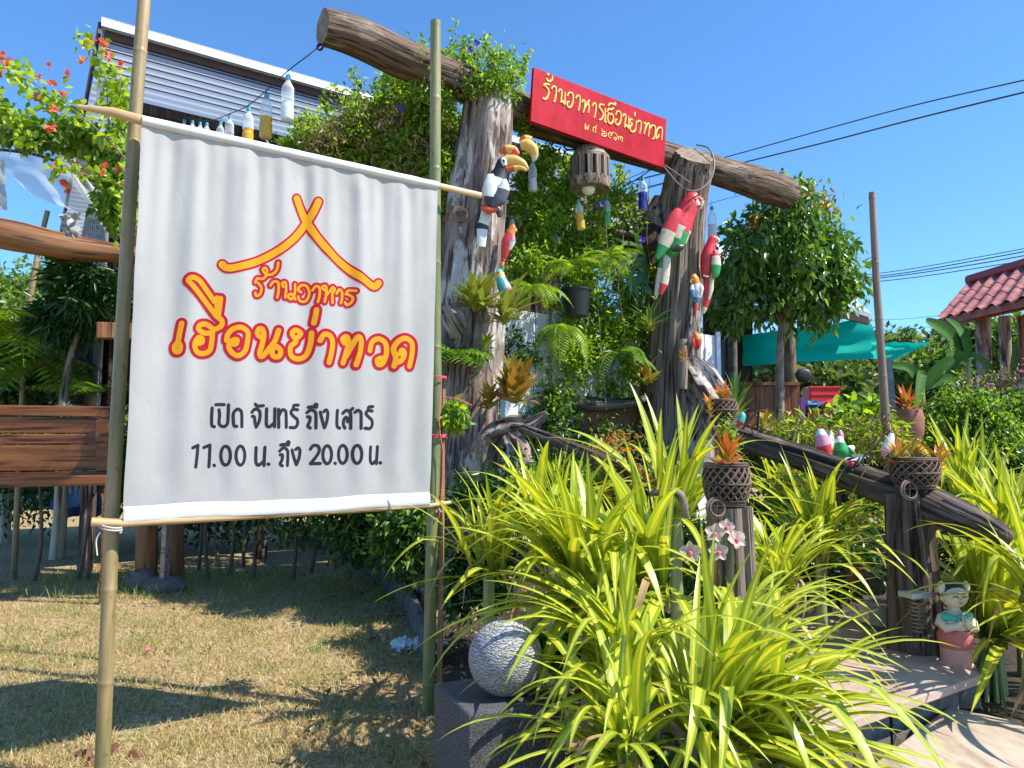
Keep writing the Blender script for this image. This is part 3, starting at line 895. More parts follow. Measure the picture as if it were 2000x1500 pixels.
log_thing('side_trunk', [P(1372, 925, 8.772), P(1368, 800, 8.772), P(1352, 700, 8.7), P(1356, 600, 8.729), P(1362, 520, 8.816)], [0.319, 0.246, 0.102, 0.065, 0.043], MAT['drift'], '', '', amp=.14, ridge=.14, n=26, seed=5, parent=right_post, cap=MAT['drift'])
log_thing('root_flare', [P(1340, 700, 8.7), P(1372, 740, 8.7), P(1402, 790, 8.627), P(1425, 850, 8.555)], [0.087, 0.189, 0.189, 0.072], MAT['drift'], '', '', amp=.2, ridge=.16, n=26, seed=15, parent=right_post, cap=MAT['drift'])
log_thing('sawn_stub', [P(1332, 760, 8.497), P(1334, 700, 8.497), P(1334, 664, 8.526)], [0.058, 0.058, 0.054], MAT['pillar2'], '', '', n=14, parent=right_post)
mb = MB()
pts = [P(1290, 318, 8.555), P(1300, 330, 8.454), P(1332, 365, 8.352), P(1362, 372, 8.352), P(1388, 350, 8.41), P(1395, 318, 8.482), P(1385, 290, 8.627), P(1360, 283, 8.772)]
mb.tube([Vector(p) for p in smooth([tuple(q) for q in pts], 5)], .010, 6)
mb.tube([P(1298, 322, 8.265), P(1350, 358, 8.323)], .009, 6)
mb.build('lashing_wire', M_flat('rusty_wire', (.2, .17, .15), .6), right_post)
BP = [gp(630, 53), gp(700, 74), gp(790, 116), gp(880, 152), gp(960, 190, .0), gp(1040, 228, .05), gp(1170, 270, .1), gp(1300, 308, .12), gp(1400, 335, .1), gp(1480, 358), gp(1540, 378)]
beam = T('gate_log', 'long round log laid across both trunk posts behind the red sign', 'log', BP[0])
log_thing('log', BP, [0.157, 0.171, 0.167, 0.171, 0.181, 0.189, 0.181, 0.181, 0.171, 0.217, 0.196], MAT['beam'], '', '', amp=.05, ridge=.055, n=40, seed=21, fr=(3.4, 1.5), parent=beam)
# ------------------------------------------------------------------ red sign
S = [gp(1043, 131, -.40), gp(1302, 233, -.40), gp(1297, 328, -.25), gp(1036, 236, -.37)]
sn = (S[1] - S[0]).cross(S[3] - S[0]).normalized()
if sn.y > 0: sn = -sn
S[2] = hit(1297, 328, S[0], sn)
sign = T('sign_board', 'red wooden board with gold raised lettering hung on the gate log', 'sign', S[3].lerp(S[2], .5))
mb = MB(); mb.slab([S[0], S[3], S[2], S[1]], sn, .035)
MAT['signred'] = M_plain('red_enamel', [(.34, .003, .010), (.45, .004, .018), (.50, .010, .035)], .5, 'world', (1, 1, .35), 9, .10, .002, spec=.2)
mb.build('board', MAT['signred'], sign, bevel=.004)
def smap(x, y, off):
    return hit(1000 + x / 5.0, 100 + y / 5.0, S[0], sn) + sn * off
sign_s = [[(308, 345), (316, 326), (346, 322), (368, 330)], [(322, 340), (352, 378), (352, 425), (335, 462), (308, 470), (300, 452)], [(336, 262), (344, 288), (376, 292), (390, 272), (392, 244)], [(340, 238), (350, 226), (356, 240)],
          [(384, 372), (402, 346), (424, 358), (424, 425), (412, 492), (402, 484)], [(452, 402), (464, 376), (482, 392), (478, 470), (472, 505)], [(478, 505), (492, 488), (510, 520), (516, 400)],
          [(538, 440), (556, 408), (582, 412), (592, 450), (586, 515), (564, 550), (540, 540), (538, 502), (556, 494)], [(620, 462), (638, 436), (658, 450), (656, 530), (644, 584)],
          [(682, 505), (692, 480), (708, 496), (704, 560), (692, 602)], [(706, 556), (734, 510), (752, 478)], [(738, 512), (748, 545), (740, 606)], [(782, 540), (798, 510), (816, 524), (814, 590), (800, 655)],
          [(898, 530), (866, 520), (848, 545), (872, 580), (886, 618), (874, 662), (846, 672)], [(908, 560), (906, 640), (902, 690), (918, 692)],
          [(926, 596), (942, 566), (966, 572), (992, 552)], [(944, 600), (930, 655), (946, 704), (974, 702), (988, 655), (974, 612), (954, 626)], [(936, 536), (962, 512), (996, 528)], [(990, 508), (994, 532)], [(1006, 500), (1006, 535)],
          [(1010, 625), (1026, 590), (1052, 594), (1062, 636), (1052, 698), (1028, 722), (1006, 704), (1010, 672), (1026, 668)], [(1080, 640), (1094, 616), (1106, 640), (1100, 700), (1094, 745)], [(1098, 745), (1116, 724), (1134, 752), (1138, 640)],
          [(1176, 672), (1158, 664), (1150, 692), (1170, 712), (1150, 740), (1156, 780), (1184, 788), (1204, 756), (1210, 680)], [(1198, 598), (1194, 640)], [(1222, 700), (1240, 680), (1256, 700), (1252, 760), (1242, 808)],
          [(1284, 712), (1294, 700), (1302, 720), (1294, 770), (1286, 812)], [(1296, 775), (1316, 720), (1334, 708), (1338, 760), (1328, 836)], [(1348, 756), (1368, 726), (1392, 740), (1394, 800), (1384, 852), (1364, 858)],
          [(1408, 862), (1406, 800), (1424, 756), (1452, 748), (1464, 780), (1458, 870)], [(1410, 850), (1426, 836), (1428, 812)]]
date_s = [[(650 + x * .3937, 650 + y * .3937) for x, y in st] for st in (
    [(168, 140), (150, 230), (165, 300), (190, 205), (215, 308), (248, 185)], [(287, 322), (294, 328)], [(350, 362), (358, 260), (395, 235), (415, 280), (408, 380)], [(408, 300), (425, 250), (442, 185)], [(467, 388), (474, 392)],
    [(572, 272), (578, 345), (640, 345), (630, 400), (585, 395), (562, 435), (610, 462), (676, 450), (682, 370)], [(800, 512), (742, 472), (735, 412), (780, 370), (822, 400), (795, 440), (775, 425)], [(822, 398), (850, 358)],
    [(882, 378), (940, 430), (946, 500), (905, 560), (874, 522), (905, 482)], [(992, 562), (984, 492), (1018, 470), (1042, 508), (1022, 540)], [(1030, 482), (1080, 488), (1066, 600)])]
MAT['gold'] = M_paint('gold_paint', (.92, .68, .16), .35)
mb = MB()
for i, s in enumerate(sign_s):
    q = [Vector(smap(p[0], p[1], .001)) for p in smooth(s, 5)]
    n = len(q); mb.tube(q, [pxm(2.0, 8.12) * (.8 + .35 * math.sin(math.pi * j / (n - 1))) for j in range(n)], 6)
mb.build('name_lettering', MAT['gold'], sign)
mb = MB()
for i, s in enumerate(date_s):
    q = [Vector(smap(p[0], p[1], .001)) for p in smooth(s, 4)]
    mb.tube(q, pxm(1.2, 8.12), 6)
mb.build('date_lettering', MAT['gold'], sign)
# ------------------------------------------------------------------ hub lantern
LC = P(1152, 329, 7.902)
lr = pxm(41, 7.902)
hub = T('lantern', 'round carved wooden wheel hub lantern with a white bulb hanging below the sign', 'lantern', LC)
mb = MB()
h = pxm(88, 7.902)
prof = [(lr * .52, -h * .5), (lr * .96, -h * .5), (lr * 1.0, -h * .44), (lr * 1.0, -h * .30)]
mb.lathe([(lr * .42, -h * .49), (lr * .96, -h * .5), (lr, -h * .46), (lr, -h * .27), (lr * .6, -h * .27), (lr * .42, -h * .49)], LC, 30, 0)
mb.lathe([(lr * .5, h * .18), (lr * .97, h * .18), (lr * .98, h * .24), (lr * .86, h * .29), (lr * .84, h * .33), (lr * .78, h * .34), (lr * .76, h * .42), (lr * .66, h * .46), (lr * .3, h * .47), (lr * .5, h * .18)], LC, 30, 0)
mb.build('hub', M_wood('grey_hub_wood', (.06, .04, .03), (.22, .15, .11), (.40, .31, .24), pale=(.5, .45, .4), stretch=.4, ns=26, patch=.6), hub)
for k in range(14):
    a = 2 * math.pi * (k + .3) / 14
    mb = MB(); rr = lr * .84
    c = LC + Vector((math.cos(a) * rr, math.sin(a) * rr, -h * .045))
    mb.box(c, (lr * .26, lr * .25, h * .47), rz=a)
    mb.build('spoke', MAT['pillar2'], hub, bevel=.004, smooth=True)
mb = MB(); mb.lathe([(lr * .33, -h * .25), (lr * .33, h * .3)], LC, 16); mb.build('hub_core', MAT['rail'], hub)
mb = MB(); mb.ell(LC + Vector((-.02, -.03, -h * .50)), (.075, .075, .072), 14, 10); mb.build('bulb', M_flat('white_glass_bulb', (.85, .85, .82), .15), hub)
mb = MB(); mb.box(P(1150, 274, 7.975), (.58, .23, .09), rz=.61); mb.build('mount', MAT['beamend'], hub, bevel=.006)
mb = MB(); mb.tube([Vector(p) for p in smooth([tuple(P(1096, 262, 7.859)), tuple(P(1104, 290, 7.83)), tuple(P(1122, 292, 7.83)), tuple(P(1104, 296, 7.801)), tuple(P(1100, 320, 7.801)), tuple(P(1112, 340, 7.83))], 6)], .009, 6); mb.build('lamp_cord', MAT['wire'], hub)
# ------------------------------------------------------------------ hanging bottles
def M_clear(name, tint, alpha=.45, rough=.12):
    m, nt, bs = new_mat(name)
    bs.inputs['Base Color'].default_value = (*tint, 1); bs.inputs['Roughness'].default_value = rough
    tr = nt.nodes.new('ShaderNodeBsdfTransparent')
    mx = nt.nodes.new('ShaderNodeMixShader')
    fr = nt.nodes.new('ShaderNodeLayerWeight'); fr.inputs[0].default_value = .35
    mp = nt.nodes.new('ShaderNodeMapRange'); mp.inputs[3].default_value = alpha * .45; mp.inputs[4].default_value = min(1, alpha * 1.7)
    nt.links.new(fr.outputs['Facing'], mp.inputs[0]); nt.links.new(mp.outputs[0], mx.inputs[0])
    nt.links.new(tr.outputs[0], mx.inputs[1]); nt.links.new(bs.outputs[0], mx.inputs[2])
    nt.links.new(mx.outputs[0], nt.nodes['Material Output'].inputs['Surface'])
    return m
MAT['pet'] = M_clear('clear_plastic', (.82, .86, .9), .55)
MAT['cap'] = M_flat('turquoise_cap', (.02, .38, .48), .4)
def M_liquid(name, c):
    m, nt, bs = new_mat(name)
    bs.inputs['Base Color'].default_value = (*c, 1); bs.inputs['Roughness'].default_value = .15
    tr = nt.nodes.new('ShaderNodeBsdfTranslucent'); tr.inputs['Color'].default_value = (*c, 1)
    mx = nt.nodes.new('ShaderNodeMixShader'); mx.inputs[0].default_value = .5
    nt.links.new(bs.outputs[0], mx.inputs[1]); nt.links.new(tr.outputs[0], mx.inputs[2]); nt.links.new(mx.outputs[0], nt.nodes['Material Output'].inputs['Surface'])
    return m
LIQ = {'yellow': M_liquid('yellow_water', (.95, .62, .02)), 'blue': M_liquid('blue_water', (.01, .03, .42)), 'clear': M_liquid('clear_water', (.9, .93, .95)), 'green': M_liquid('green_water', (.1, .6, .12)), 'dark': M_liquid('dark_blue_water', (.02, .06, .14))}
def bottle(px, ytop, ybot, Y, liq, level, label, tilt=(0, 0, 1), group='water bottles strung on wires'):
    h = pxm(ybot - ytop, Y) ; r = h * .135
    top = P(px, ytop, Y); ax = Vector(tilt).normalized()
    base = top - ax * h
    t = T('plastic_bottle', label, 'bottle', base, group)
    prof = [(0, .004), (r * .75, 0), (r * .98, .03 * h)]
    hh = .05
    zs = np.linspace(.06, .80, 34)
    for z in zs:
        k = 1.0
        if .50 < z < .80: k = 1 - .07 * (0.5 + .5 * math.cos((z - .5) * 2 * math.pi / .052))
        if .30 < z < .42: k *= 1 - .10 * math.sin(math.pi * (z - .30) / .12)
        if z > .70: k *= 1 - ((z - .70) / .10) ** 1.6 * .34
        prof.append((r * k, z * h))
    prof += [(r * .42, .86 * h), (r * .36, .89 * h), (r * .36, .93 * h)]
    mb = MB(); mb.lathe(prof, base, 18, axis=ax); mb.build('bottle_body', MAT['pet'], t, sharp=0)
    mb = MB(); mb.lathe([(0, 1.0 * h), (r * .40, 1.0 * h), (r * .42, .98 * h), (r * .42, .91 * h), (r * .38, .905 * h)], base, 12, axis=ax); mb.build('cap', MAT['cap'], t)
    pl = [(0, .008 * h), (r * .7, .008 * h)] + [(q[0] * 1.012, q[1]) for q in prof[2:] if q[1] < level * h] + [(0, level * h)]
    mb = MB(); mb.lathe(pl, base, 16, axis=ax); mb.build('liquid', LIQ[liq], t, sharp=30)
    mb = MB(); ring(mb, base + ax * (1.0 * h), r * .3, .0022, ax=(0, 1, 0.2), n=10); mb.tube([base + ax * h, base + ax * h + Vector((0, 0, pxm(14, Y)))], .002, 5)
    mb.build('hook', MAT['wire'], t)
    return t
bottle(563, 148, 243, 6.3, 'clear', .40, 'clear bottle hung highest on the wire, nearest the log end')
bottle(521, 184, 276, 6.55, 'yellow', .48, 'bottle half full of yellow liquid, second down the wire from the log end')
bottle(486, 210, 290, 6.95, 'yellow', .42, 'bottle of amber liquid, third down the wire from the log end')
bottle(449, 226, 292, 7.5, 'clear', .3, 'small looking clear bottle, fourth down the wire from the log end')
bottle(431, 238, 296, 8.0, 'clear', .3, 'clear bottle peeking over the banner just left of the fourth bottle')
for k, (x, y, Y) in enumerate(((404, 240, 8.5), (391, 239, 8.7), (376, 236, 8.9), (360, 234, 9.1), (344, 230, 9.3))):
    bottle(x, y, y + 60 - k * 3, Y, 'clear', .3, ['bottle top showing over the banner edge, rightmost of five in a row', 'second bottle top from the right in the row over the banner edge', 'middle of five bottle tops showing over the banner edge', 'fourth bottle top from the right over the banner edge', 'leftmost bottle top showing over the banner edge'][k])
cord('bottle_wire', [gp(626, 88, .0), P(606, 105, 6.25), P(563, 138, 6.3), P(521, 176, 6.55), P(486, 205, 6.95), P(449, 222, 7.5), P(404, 236, 8.5), P(344, 226, 9.3), P(300, 215, 9.9)], .005, MAT['wire'], 'dark wire running from the log end down over the banner with bottles', 'wire', extra=lambda m: ring(m, gp(624, 90), .03, .006, ax=(.3, 1, 0), turns=2, pitch=.014))
bottle(1129, 390, 452, 7.95, 'yellow', .55, 'bottle with yellow liquid hanging right of centre below the wooden lantern', tilt=(-.10, 0, 1))
bottle(1255, 346, 415, 8.40, 'blue', .55, 'bottle of deep blue liquid hanging just left of the right post')
bottle(1242, 420, 476, 8.95, 'yellow', .42, 'small bottle with a little yellow liquid below the blue bottle')
bottle(1390, 404, 470, 9.7, 'clear', .45, 'clear bottle hanging against the sky right of the right post')
bottle(1185, 385, 445, 8.40, 'green', .5, 'greenish bottle half hidden in vines left of the blue bottle')
bottle(1040, 312, 378, 7.75, 'clear', .4, 'clear bottle hanging below the yellow beak beside the left post')
bottle(1000, 404, 450, 7.95, 'clear', .4, 'pale bottle in the leaves just right of the hornbill tail')
bottle(1120, 450, 486, 8.65, 'dark', .6, 'dark bottle among the vines below the yellow bottle')
cord('garden_wire', [P(1285, 322, 8.5), P(1240, 352, 8.8), P(1175, 388, 9.3), P(1120, 405, 9.7)], .007, MAT['wire'], 'thick black wire slanting down left from the red sign corner', 'wire')
cord('garden_wire', [P(1290, 322, 8.7), P(1255, 337, 8.75), P(1215, 352, 9.2), P(1160, 362, 9.8)], .0045, MAT['wire'], 'thin wire above the blue bottle strung to the right post', 'wire')
cord('garden_wire', [P(1295, 340, 8.8), P(1225, 356, 9.3), P(1150, 366, 9.9)], .003, MAT['wire'], 'second thin wire just under the one above the blue bottle', 'wire')
cord('garden_wire', [P(1295, 360, 8.9), P(1225, 378, 9.5), P(1150, 392, 10.2)], .003, MAT['wire'], 'lowest thin wire crossing the sky behind the blue bottle', 'wire')
cord('garden_wire', [P(1380, 400, 9.5), P(1420, 388, 9.8), P(1470, 378, 10.2), P(1530, 370, 11)], .004, MAT['wire'], 'thin wire leaving the right post towards the tree', 'wire')

# ------------------------------------------------------------------ house behind
MAT['roofmetal'] = M_plain('pale_metal_roofing', [(.45, .47, .50), (.62, .64, .66), (.72, .73, .74)], .35, 'world', (.4, .4, .4), 3, .15, .003, metal=.25)
MAT['roofunder'] = M_plain('grey_roof_underside', [(.58, .66, .80), (.72, .80, .92)], .6, 'world', (1, 1, 1), 2, .1)
MAT['fascia'] = M_plain('white_fascia', [(.62, .66, .70), (.78, .80, .82)], .3, 'world', ns=3, bmp=.1, metal=.1)
MAT['purlin'] = M_plain('dark_red_steel', [(.06, .028, .022), (.10, .045, .035)], .6, 'world', ns=6)
MAT['houseboard'] = M_wood('dark_house_board', (.02, .01, .008), (.05, .028, .02), (.085, .05, .036), ns=18, bmp=.4, bd=.005)
MAT['greyslat'] = M_wood('grey_weathered_slat', (.12, .11, .11), (.24, .225, .22), (.40, .38, .37), ns=20, bmp=.5, bd=.006)
HA = P(203, 46, 8.0)                       # front left top corner of the high eave
def HP(t, d, z): return Vector((HA.x, HA.y, 0)) + U * t - N * d + Vector((0, 0, z))
zt = HA.z
house = T('stilt_house', 'tall dark wooden house with a pale metal roof behind banner and vines', 'house', HP(3.4, 2.5, 0))
LH = 7.2
# corrugated roof sheet
mb = MB(); dd = np.linspace(-0.02, 5.2, 330); nt_ = 6
slope = -0.30
for d in dd:
    for i in range(nt_ + 1):
        t = LH * i / nt_
        mb.add(HP(t, d, zt - .03 + slope * d + .010 * math.cos(2 * math.pi * d / .11)))
for j in range(len(dd) - 1):
    for i in range(nt_):
        a = j * (nt_ + 1) + i; mb.face((a, a + 1, a + nt_ + 2, a + nt_ + 1))
mr, ntr, bsr = new_mat('translucent_roof_sheet')
bsr.inputs['Base Color'].default_value = (.62, .68, .76, 1); bsr.inputs['Roughness'].default_value = .5
trr = ntr.nodes.new('ShaderNodeBsdfTranslucent'); trr.inputs['Color'].default_value = (.62, .74, .90, 1)
mxr = ntr.nodes.new('ShaderNodeMixShader'); mxr.inputs[0].default_value = .38  # translucency added so that sunlight brightens the roof underside
ntr.links.new(bsr.outputs[0], mxr.inputs[1]); ntr.links.new(trr.outputs[0], mxr.inputs[2]); ntr.links.new(mxr.outputs[0], ntr.nodes['Material Output'].inputs['Surface'])
ro = mb.build('roof', mr, house, sharp=0)

mb = MB(); mb.slab([HP(-.03, -.05, zt + .05), HP(LH, -.05, zt + .05), HP(LH, .22, zt + .01), HP(-.03, .22, zt + .01)][::-1], (0, 0, 1), .015)
mb.slab([HP(-.03, -.05, zt + .05), HP(-.03, -.05, zt - .055), HP(LH, -.05, zt - .055), HP(LH, -.05, zt + .05)], N, .012)
mb.build('eave_flashing', MAT['fascia'], house, smooth=False)
for k, d in enumerate((.06, .20, .31, .42, .53, .64, .75)):
    mb = MB(); mb.beam(HP(.02, d, zt - (.075 if not k else .048) + slope * d), HP(LH, d, zt - (.075 if not k else .048) + slope * d), .011 if k else .05, .011 if k else .09)
    mb.build('purlin', MAT['purlin'], house, smooth=False)
mb = MB(); mb.beam(HP(-.04, -.02, zt - .07), HP(-.04, 5.2, zt - .07 + slope * 5.2), .03, .16); mb.build('barge_board', MAT['purlin'], house, smooth=False)
for t in (6.9,):
    mb = MB(); mb.beam(HP(t, .02, zt - .18), HP(t, 4.6, zt - .18 + slope * 4.6), .06, .12); mb.build('rafter', MAT['purlin'], house, smooth=False)
# front wall boards
random.seed(5)
WD = 0.82; wt = zt - .19 + slope * WD
z = wt
mb = MB(); mb.slab([HP(.35, WD + .05, 2.2), HP(LH - .1, WD + .05, 2.2), HP(LH - .1, WD + .05, wt), HP(.35, WD + .05, wt)], N, .05); mb.build('wall', MAT['houseboard'], house, smooth=False)
k = 0
zz = wt
while zz > wt - .72:
    mb = MB(); mb.slab([HP(.33, WD, zz - .135), HP(LH - .1, WD, zz - .135), HP(LH - .1, WD, zz - .004), HP(.33, WD, zz - .004)], N, .02); mb.build('wall_board', MAT['houseboard'], house, smooth=False)
    zz -= .14
for dz, m_ in ((.24, 'fascia'), (.46, 'roofunder')):
    mb = MB(); mb.beam(HP(.33, WD - .04, wt - dz), HP(LH - .1, WD - .04, wt - dz), .05, .05); mb.build('window_rail', MAT[m_], house, smooth=False)
for t in np.arange(.4, LH - .3, .62):
    mb = MB(); mb.beam(HP(t, WD - .03, wt - .72), HP(t, WD - .03, wt - 2.4), .05, .06, up=(1, 0, 0)); mb.build('window_post', MAT['houseboard'], house, smooth=False)
mb = MB(); mb.slab([HP(.2, .9, 3.0), HP(.2, 3.5, 3.0), HP(LH, 3.5, 3.0), HP(LH, .9, 3.0)][::-1], (0, 0, 1), .1); mb.build('upper_floor', MAT['houseboard'], house, smooth=False)
for t in (.25, 2.4, 4.6, 6.8):
    mb = MB(); mb.tube([HP(t, 1.7, -.1), HP(t, 1.7, 3.0)], .09, 12, amp=.05); mb.build('house_post', MAT['rail'], house)
# side wall of upright grey slats
for k in range(26):
    d = WD + .02 + k * .125
    top = zt - .22 + slope * d
    low = 1.0 + .15 * math.sin(k)
    mb = MB(); mb.beam(HP(.22, d, low), HP(.22, d + .02 * math.sin(k * 3), top), .085, .022, up=(U.x, U.y, 0)); mb.build('wall_slat', MAT['greyslat'], house, smooth=False)
mb = MB(); mb.slab([HP(.30, WD, 1.0), HP(.30, 4.8, 1.0), HP(.30, 4.8, zt - .25 + slope * 4.8), HP(.30, WD, wt)], -U, .04); mb.build('side_wall', MAT['houseboard'], house, smooth=False)
# small white vent panel under the gable
mb = MB(); mb.slab([P(190, 160, 8.7), P(188, 205, 8.7), P(250, 188, 8.75), P(250, 143, 8.75)], N, .03); mb.build('gable_panel', MAT['fascia'], house, smooth=False)
# front wall boards slanting in front of the slats
# ------------------------------------------------------------------ white panel wall of the ground floor, seen through the gate
wallw = T('panel_wall', 'white board wall showing between the vines inside the gate', 'wall', Vector((P(1150, 700, 8.8).x, 8.8, 0)))
wA = P(980, 620, 8.2); wA.z = 0
MAT['whiteboard'] = M_plain('white_painted_board', [(.55, .58, .62), (.74, .76, .78)], .5, 'world', (1, 1, .3), 5, .2)
for k in range(15):
    a = wA + U * (k * .235); b = wA + U * (k * .235 + .222)
    mb = MB(); mb.slab([a + Vector((0, 0, .5)), b + Vector((0, 0, .5)), b + Vector((0, 0, 3.05)), a + Vector((0, 0, 3.05))], N, .03)
    mb.build('wall_panel', MAT['whiteboard'], wallw, smooth=False, bevel=.004)
for k in range(0, 16, 3):
    a = wA + U * (k * .235 - .006)
    mb = MB(); mb.beam(a + N * .03 + Vector((0, 0, 0)), a + N * .03 + Vector((0, 0, 3.1)), .05, .05, up=(1, 0, 0)); mb.build('batten', MAT['roofunder'], wallw, smooth=False)
# terracotta ledge
mb = MB(); a = P(1130, 855, 8.7); b = P(1290, 850, 9.5)
mb.slab([a, b, b + Vector((0, 0, .42)), a + Vector((0, 0, .42))], N, .2)
solo(mb, 'terracotta_wall', M_plain('terracotta', [(.22, .09, .06), (.36, .16, .11)], .8, 'world', ns=5), 'low reddish brown wall in shade behind the gate plants', 'wall', a, smooth=False)
# ------------------------------------------------------------------ lower annex roof behind the right post
annex = T('annex_roof', 'dark low roof with grey purlins seen under the blue bottle', 'roof', P(1200, 430, 9.5))
mb = MB(); mb.slab([P(1060, 350, 10.0), P(1060, 430, 9.0), P(1330, 505, 10.4), P(1330, 395, 11.6)], (0, -.5, .85), .05); mb.build('roof', MAT['purlin'], annex, smooth=False)
for (a, b) in (((1075, 400), (1290, 462)), ((1070, 432), (1290, 492)), ((1085, 455), (1240, 500))):
    mb = MB(); mb.beam(P(*a, 8.8), P(*b, 9.8), .05, .10); mb.build('purlin', MAT['roofunder'], annex, smooth=False)
mb = MB(); mb.tube([P(1200, 452, 8.6), P(1300, 475, 9.0)], .035, 10); mb.build('log_rafter', MAT['rail'], annex)
# ------------------------------------------------------------------ variegated strap-leaved plants
m, nt, bs = new_mat('variegated_leaf')
at = nt.nodes.new('ShaderNodeAttribute'); at.attribute_name = 'rest'
sx = nt.nodes.new('ShaderNodeSeparateXYZ'); nt.links.new(at.outputs['Vector'], sx.inputs[0])
ab = nt.nodes.new('ShaderNodeMath'); ab.operation = 'ABSOLUTE'; nt.links.new(sx.outputs['X'], ab.inputs[0])
oi = nt.nodes.new('ShaderNodeObjectInfo')
cb = nt.nodes.new('ShaderNodeCombineXYZ')
m1 = nt.nodes.new('ShaderNodeMath'); m1.operation = 'MULTIPLY'; m1.inputs[1].default_value = 37.0; nt.links.new(oi.outputs['Random'], m1.inputs[0])
m2 = nt.nodes.new('ShaderNodeMath'); m2.operation = 'MULTIPLY'; m2.inputs[1].default_value = 2.6; nt.links.new(sx.outputs['X'], m2.inputs[0])
m3 = nt.nodes.new('ShaderNodeMath'); m3.operation = 'MULTIPLY'; m3.inputs[1].default_value = 0.9; nt.links.new(sx.outputs['Y'], m3.inputs[0])
nt.links.new(m2.outputs[0], cb.inputs[0]); nt.links.new(m3.outputs[0], cb.inputs[1]); nt.links.new(m1.outputs[0], cb.inputs[2])
st = noise_tex(nt, cb.outputs[0], 1.6, 3, .5)
m4 = nt.nodes.new('ShaderNodeMath'); m4.operation = 'MULTIPLY_ADD'; m4.inputs[1].default_value = 1.3; nt.links.new(st, m4.inputs[0]); nt.links.new(ab.outputs[0], m4.inputs[2])
gr = ramp(nt, m4.outputs[0], [(.0, (.86, .80, .20)), (.80, (.80, .74, .08)), (.98, (.62, .64, .06)), (1.0, (.36, .46, .035))])
gr2 = ramp(nt, ab.outputs[0], [(.52, (0, 0, 0)), (.66, (1, 1, 1))])
m5 = nt.nodes.new('ShaderNodeMath'); m5.operation = 'GREATER_THAN'; m5.inputs[1].default_value = 1.74
nt.links.new(m4.outputs[0], m5.inputs[0])
c = mixc(nt, m5.outputs[0], gr, (.13, .26, .03))
# base of the leaf and some whole leaves greener
b1 = ramp(nt, sx.outputs['Y'], [(.02, (.75, .75, .75)), (.22, (0, 0, 0))])
c = mixc(nt, b1, c, (.12, .26, .03))
b2 = ramp(nt, oi.outputs['Random'], [(.0, (.5, .5, .5)), (.07, (.4, .4, .4)), (.10, (0, 0, 0)), (.85, (0, 0, 0)), (1, (.22, .22, .22))])
c = mixc(nt, b2, c, (.16, .29, .03))
tipc = ramp(nt, sx.outputs['Y'], [(.94, (0, 0, 0)), (1.0, (.6, .6, .6))])
c = mixc(nt, tipc, c, (.35, .26, .10))
nt.links.new(c, bs.inputs['Base Color']); bs.inputs['Roughness'].default_value = .33; bs.inputs['Specular IOR Level'].default_value = .55
bump(nt, bs, noise_tex(nt, cb.outputs[0], 9.0, 2), .12, .003)
tr = nt.nodes.new('ShaderNodeBsdfTranslucent'); nt.links.new(mixc(nt, 1.0, c, (1.25, 1.2, .5), 'MULTIPLY'), tr.inputs['Color'])
mx = nt.nodes.new('ShaderNodeMixShader'); mx.inputs[0].default_value = .36
nt.links.new(bs.outputs[0], mx.inputs[1]); nt.links.new(tr.outputs[0], mx.inputs[2]); nt.links.new(mx.outputs[0], nt.nodes['Material Output'].inputs['Surface'])
MAT['varieg'] = m

def strap_mesh(L, W, elev, bend, power=1.4, kink=None, side=0.0, seed=0, cols=4, rows=13, mat=None, name='leaf', tipp=0.62, fold=.16):
    me = bpy.data.meshes.new(name)
    V = []; F = []; R = []
    x = z = y = 0.0; th = elev; ps = 0
    for j in range(rows + 1):
        s = j / rows
        th = elev - bend * s ** power
        if kink and s > kink[0]:
            th -= kink[1] * min(1, (s - kink[0]) / .10)
        th = max(th, -1.52)
        w = W * 0.5 * (min(1, .30 + s * 2.6)) * (1 - max(0, (s - .45) / .55) ** (1 / tipp)) + .0008
        yw = side * L * s * s
        tw = .5 * side * s + .25 * noise.noise(Vector((s * 2, seed, 0)))
        n_ = Vector((-math.sin(th), 0, math.cos(th)))
        sd = Vector((0, 1, 0)) * math.cos(tw) + n_ * math.sin(tw)
        for k in range(cols + 1):
            u = -1 + 2 * k / cols
            q = Vector((x, yw, z)) + sd * (u * w) + n_ * (abs(u) * w * fold * 2 * (1 - .5 * s))
            V.append(q); R.append((u, s, 0))
        x += math.cos(th) * L / rows; z += math.sin(th) * L / rows
    for j in range(rows):
        for k in range(cols):
            a = j * (cols + 1) + k
            F.append((a, a + 1, a + cols + 2, a + cols + 1))
    me.from_pydata([tuple(v) for v in V], [], F)
    me.materials.append(mat or MAT['varieg'])
    me.polygons.foreach_set('use_smooth', [True] * len(F))
    a = me.attributes.new('rest', 'FLOAT_VECTOR', 'POINT'); a.data.foreach_set('vector', np.array(R, dtype=np.float32).ravel())
    return me

rnd = random.Random(77)
STRAPS = {'up': [], 'mid': [], 'low': []}
for i in range(9):
    STRAPS['up'].append(strap_mesh(1.0, .050, rnd.uniform(1.15, 1.4), rnd.uniform(.15, .7), 1.8, seed=i, side=rnd.uniform(-.08, .08)))
for i in range(14):
    STRAPS['mid'].append(strap_mesh(1.0, .052, rnd.uniform(.80, 1.15), rnd.uniform(.9, 1.9), 1.3, seed=20 + i, side=rnd.uniform(-.12, .12), kink=(rnd.uniform(.45, .7), rnd.uniform(.5, 1.2)) if i % 4 == 0 else None))
for i in range(10):
    STRAPS['low'].append(strap_mesh(1.0, .050, rnd.uniform(.30, .7), rnd.uniform(.8, 1.7), 1.1, seed=50 + i, side=rnd.uniform(-.15, .15)))

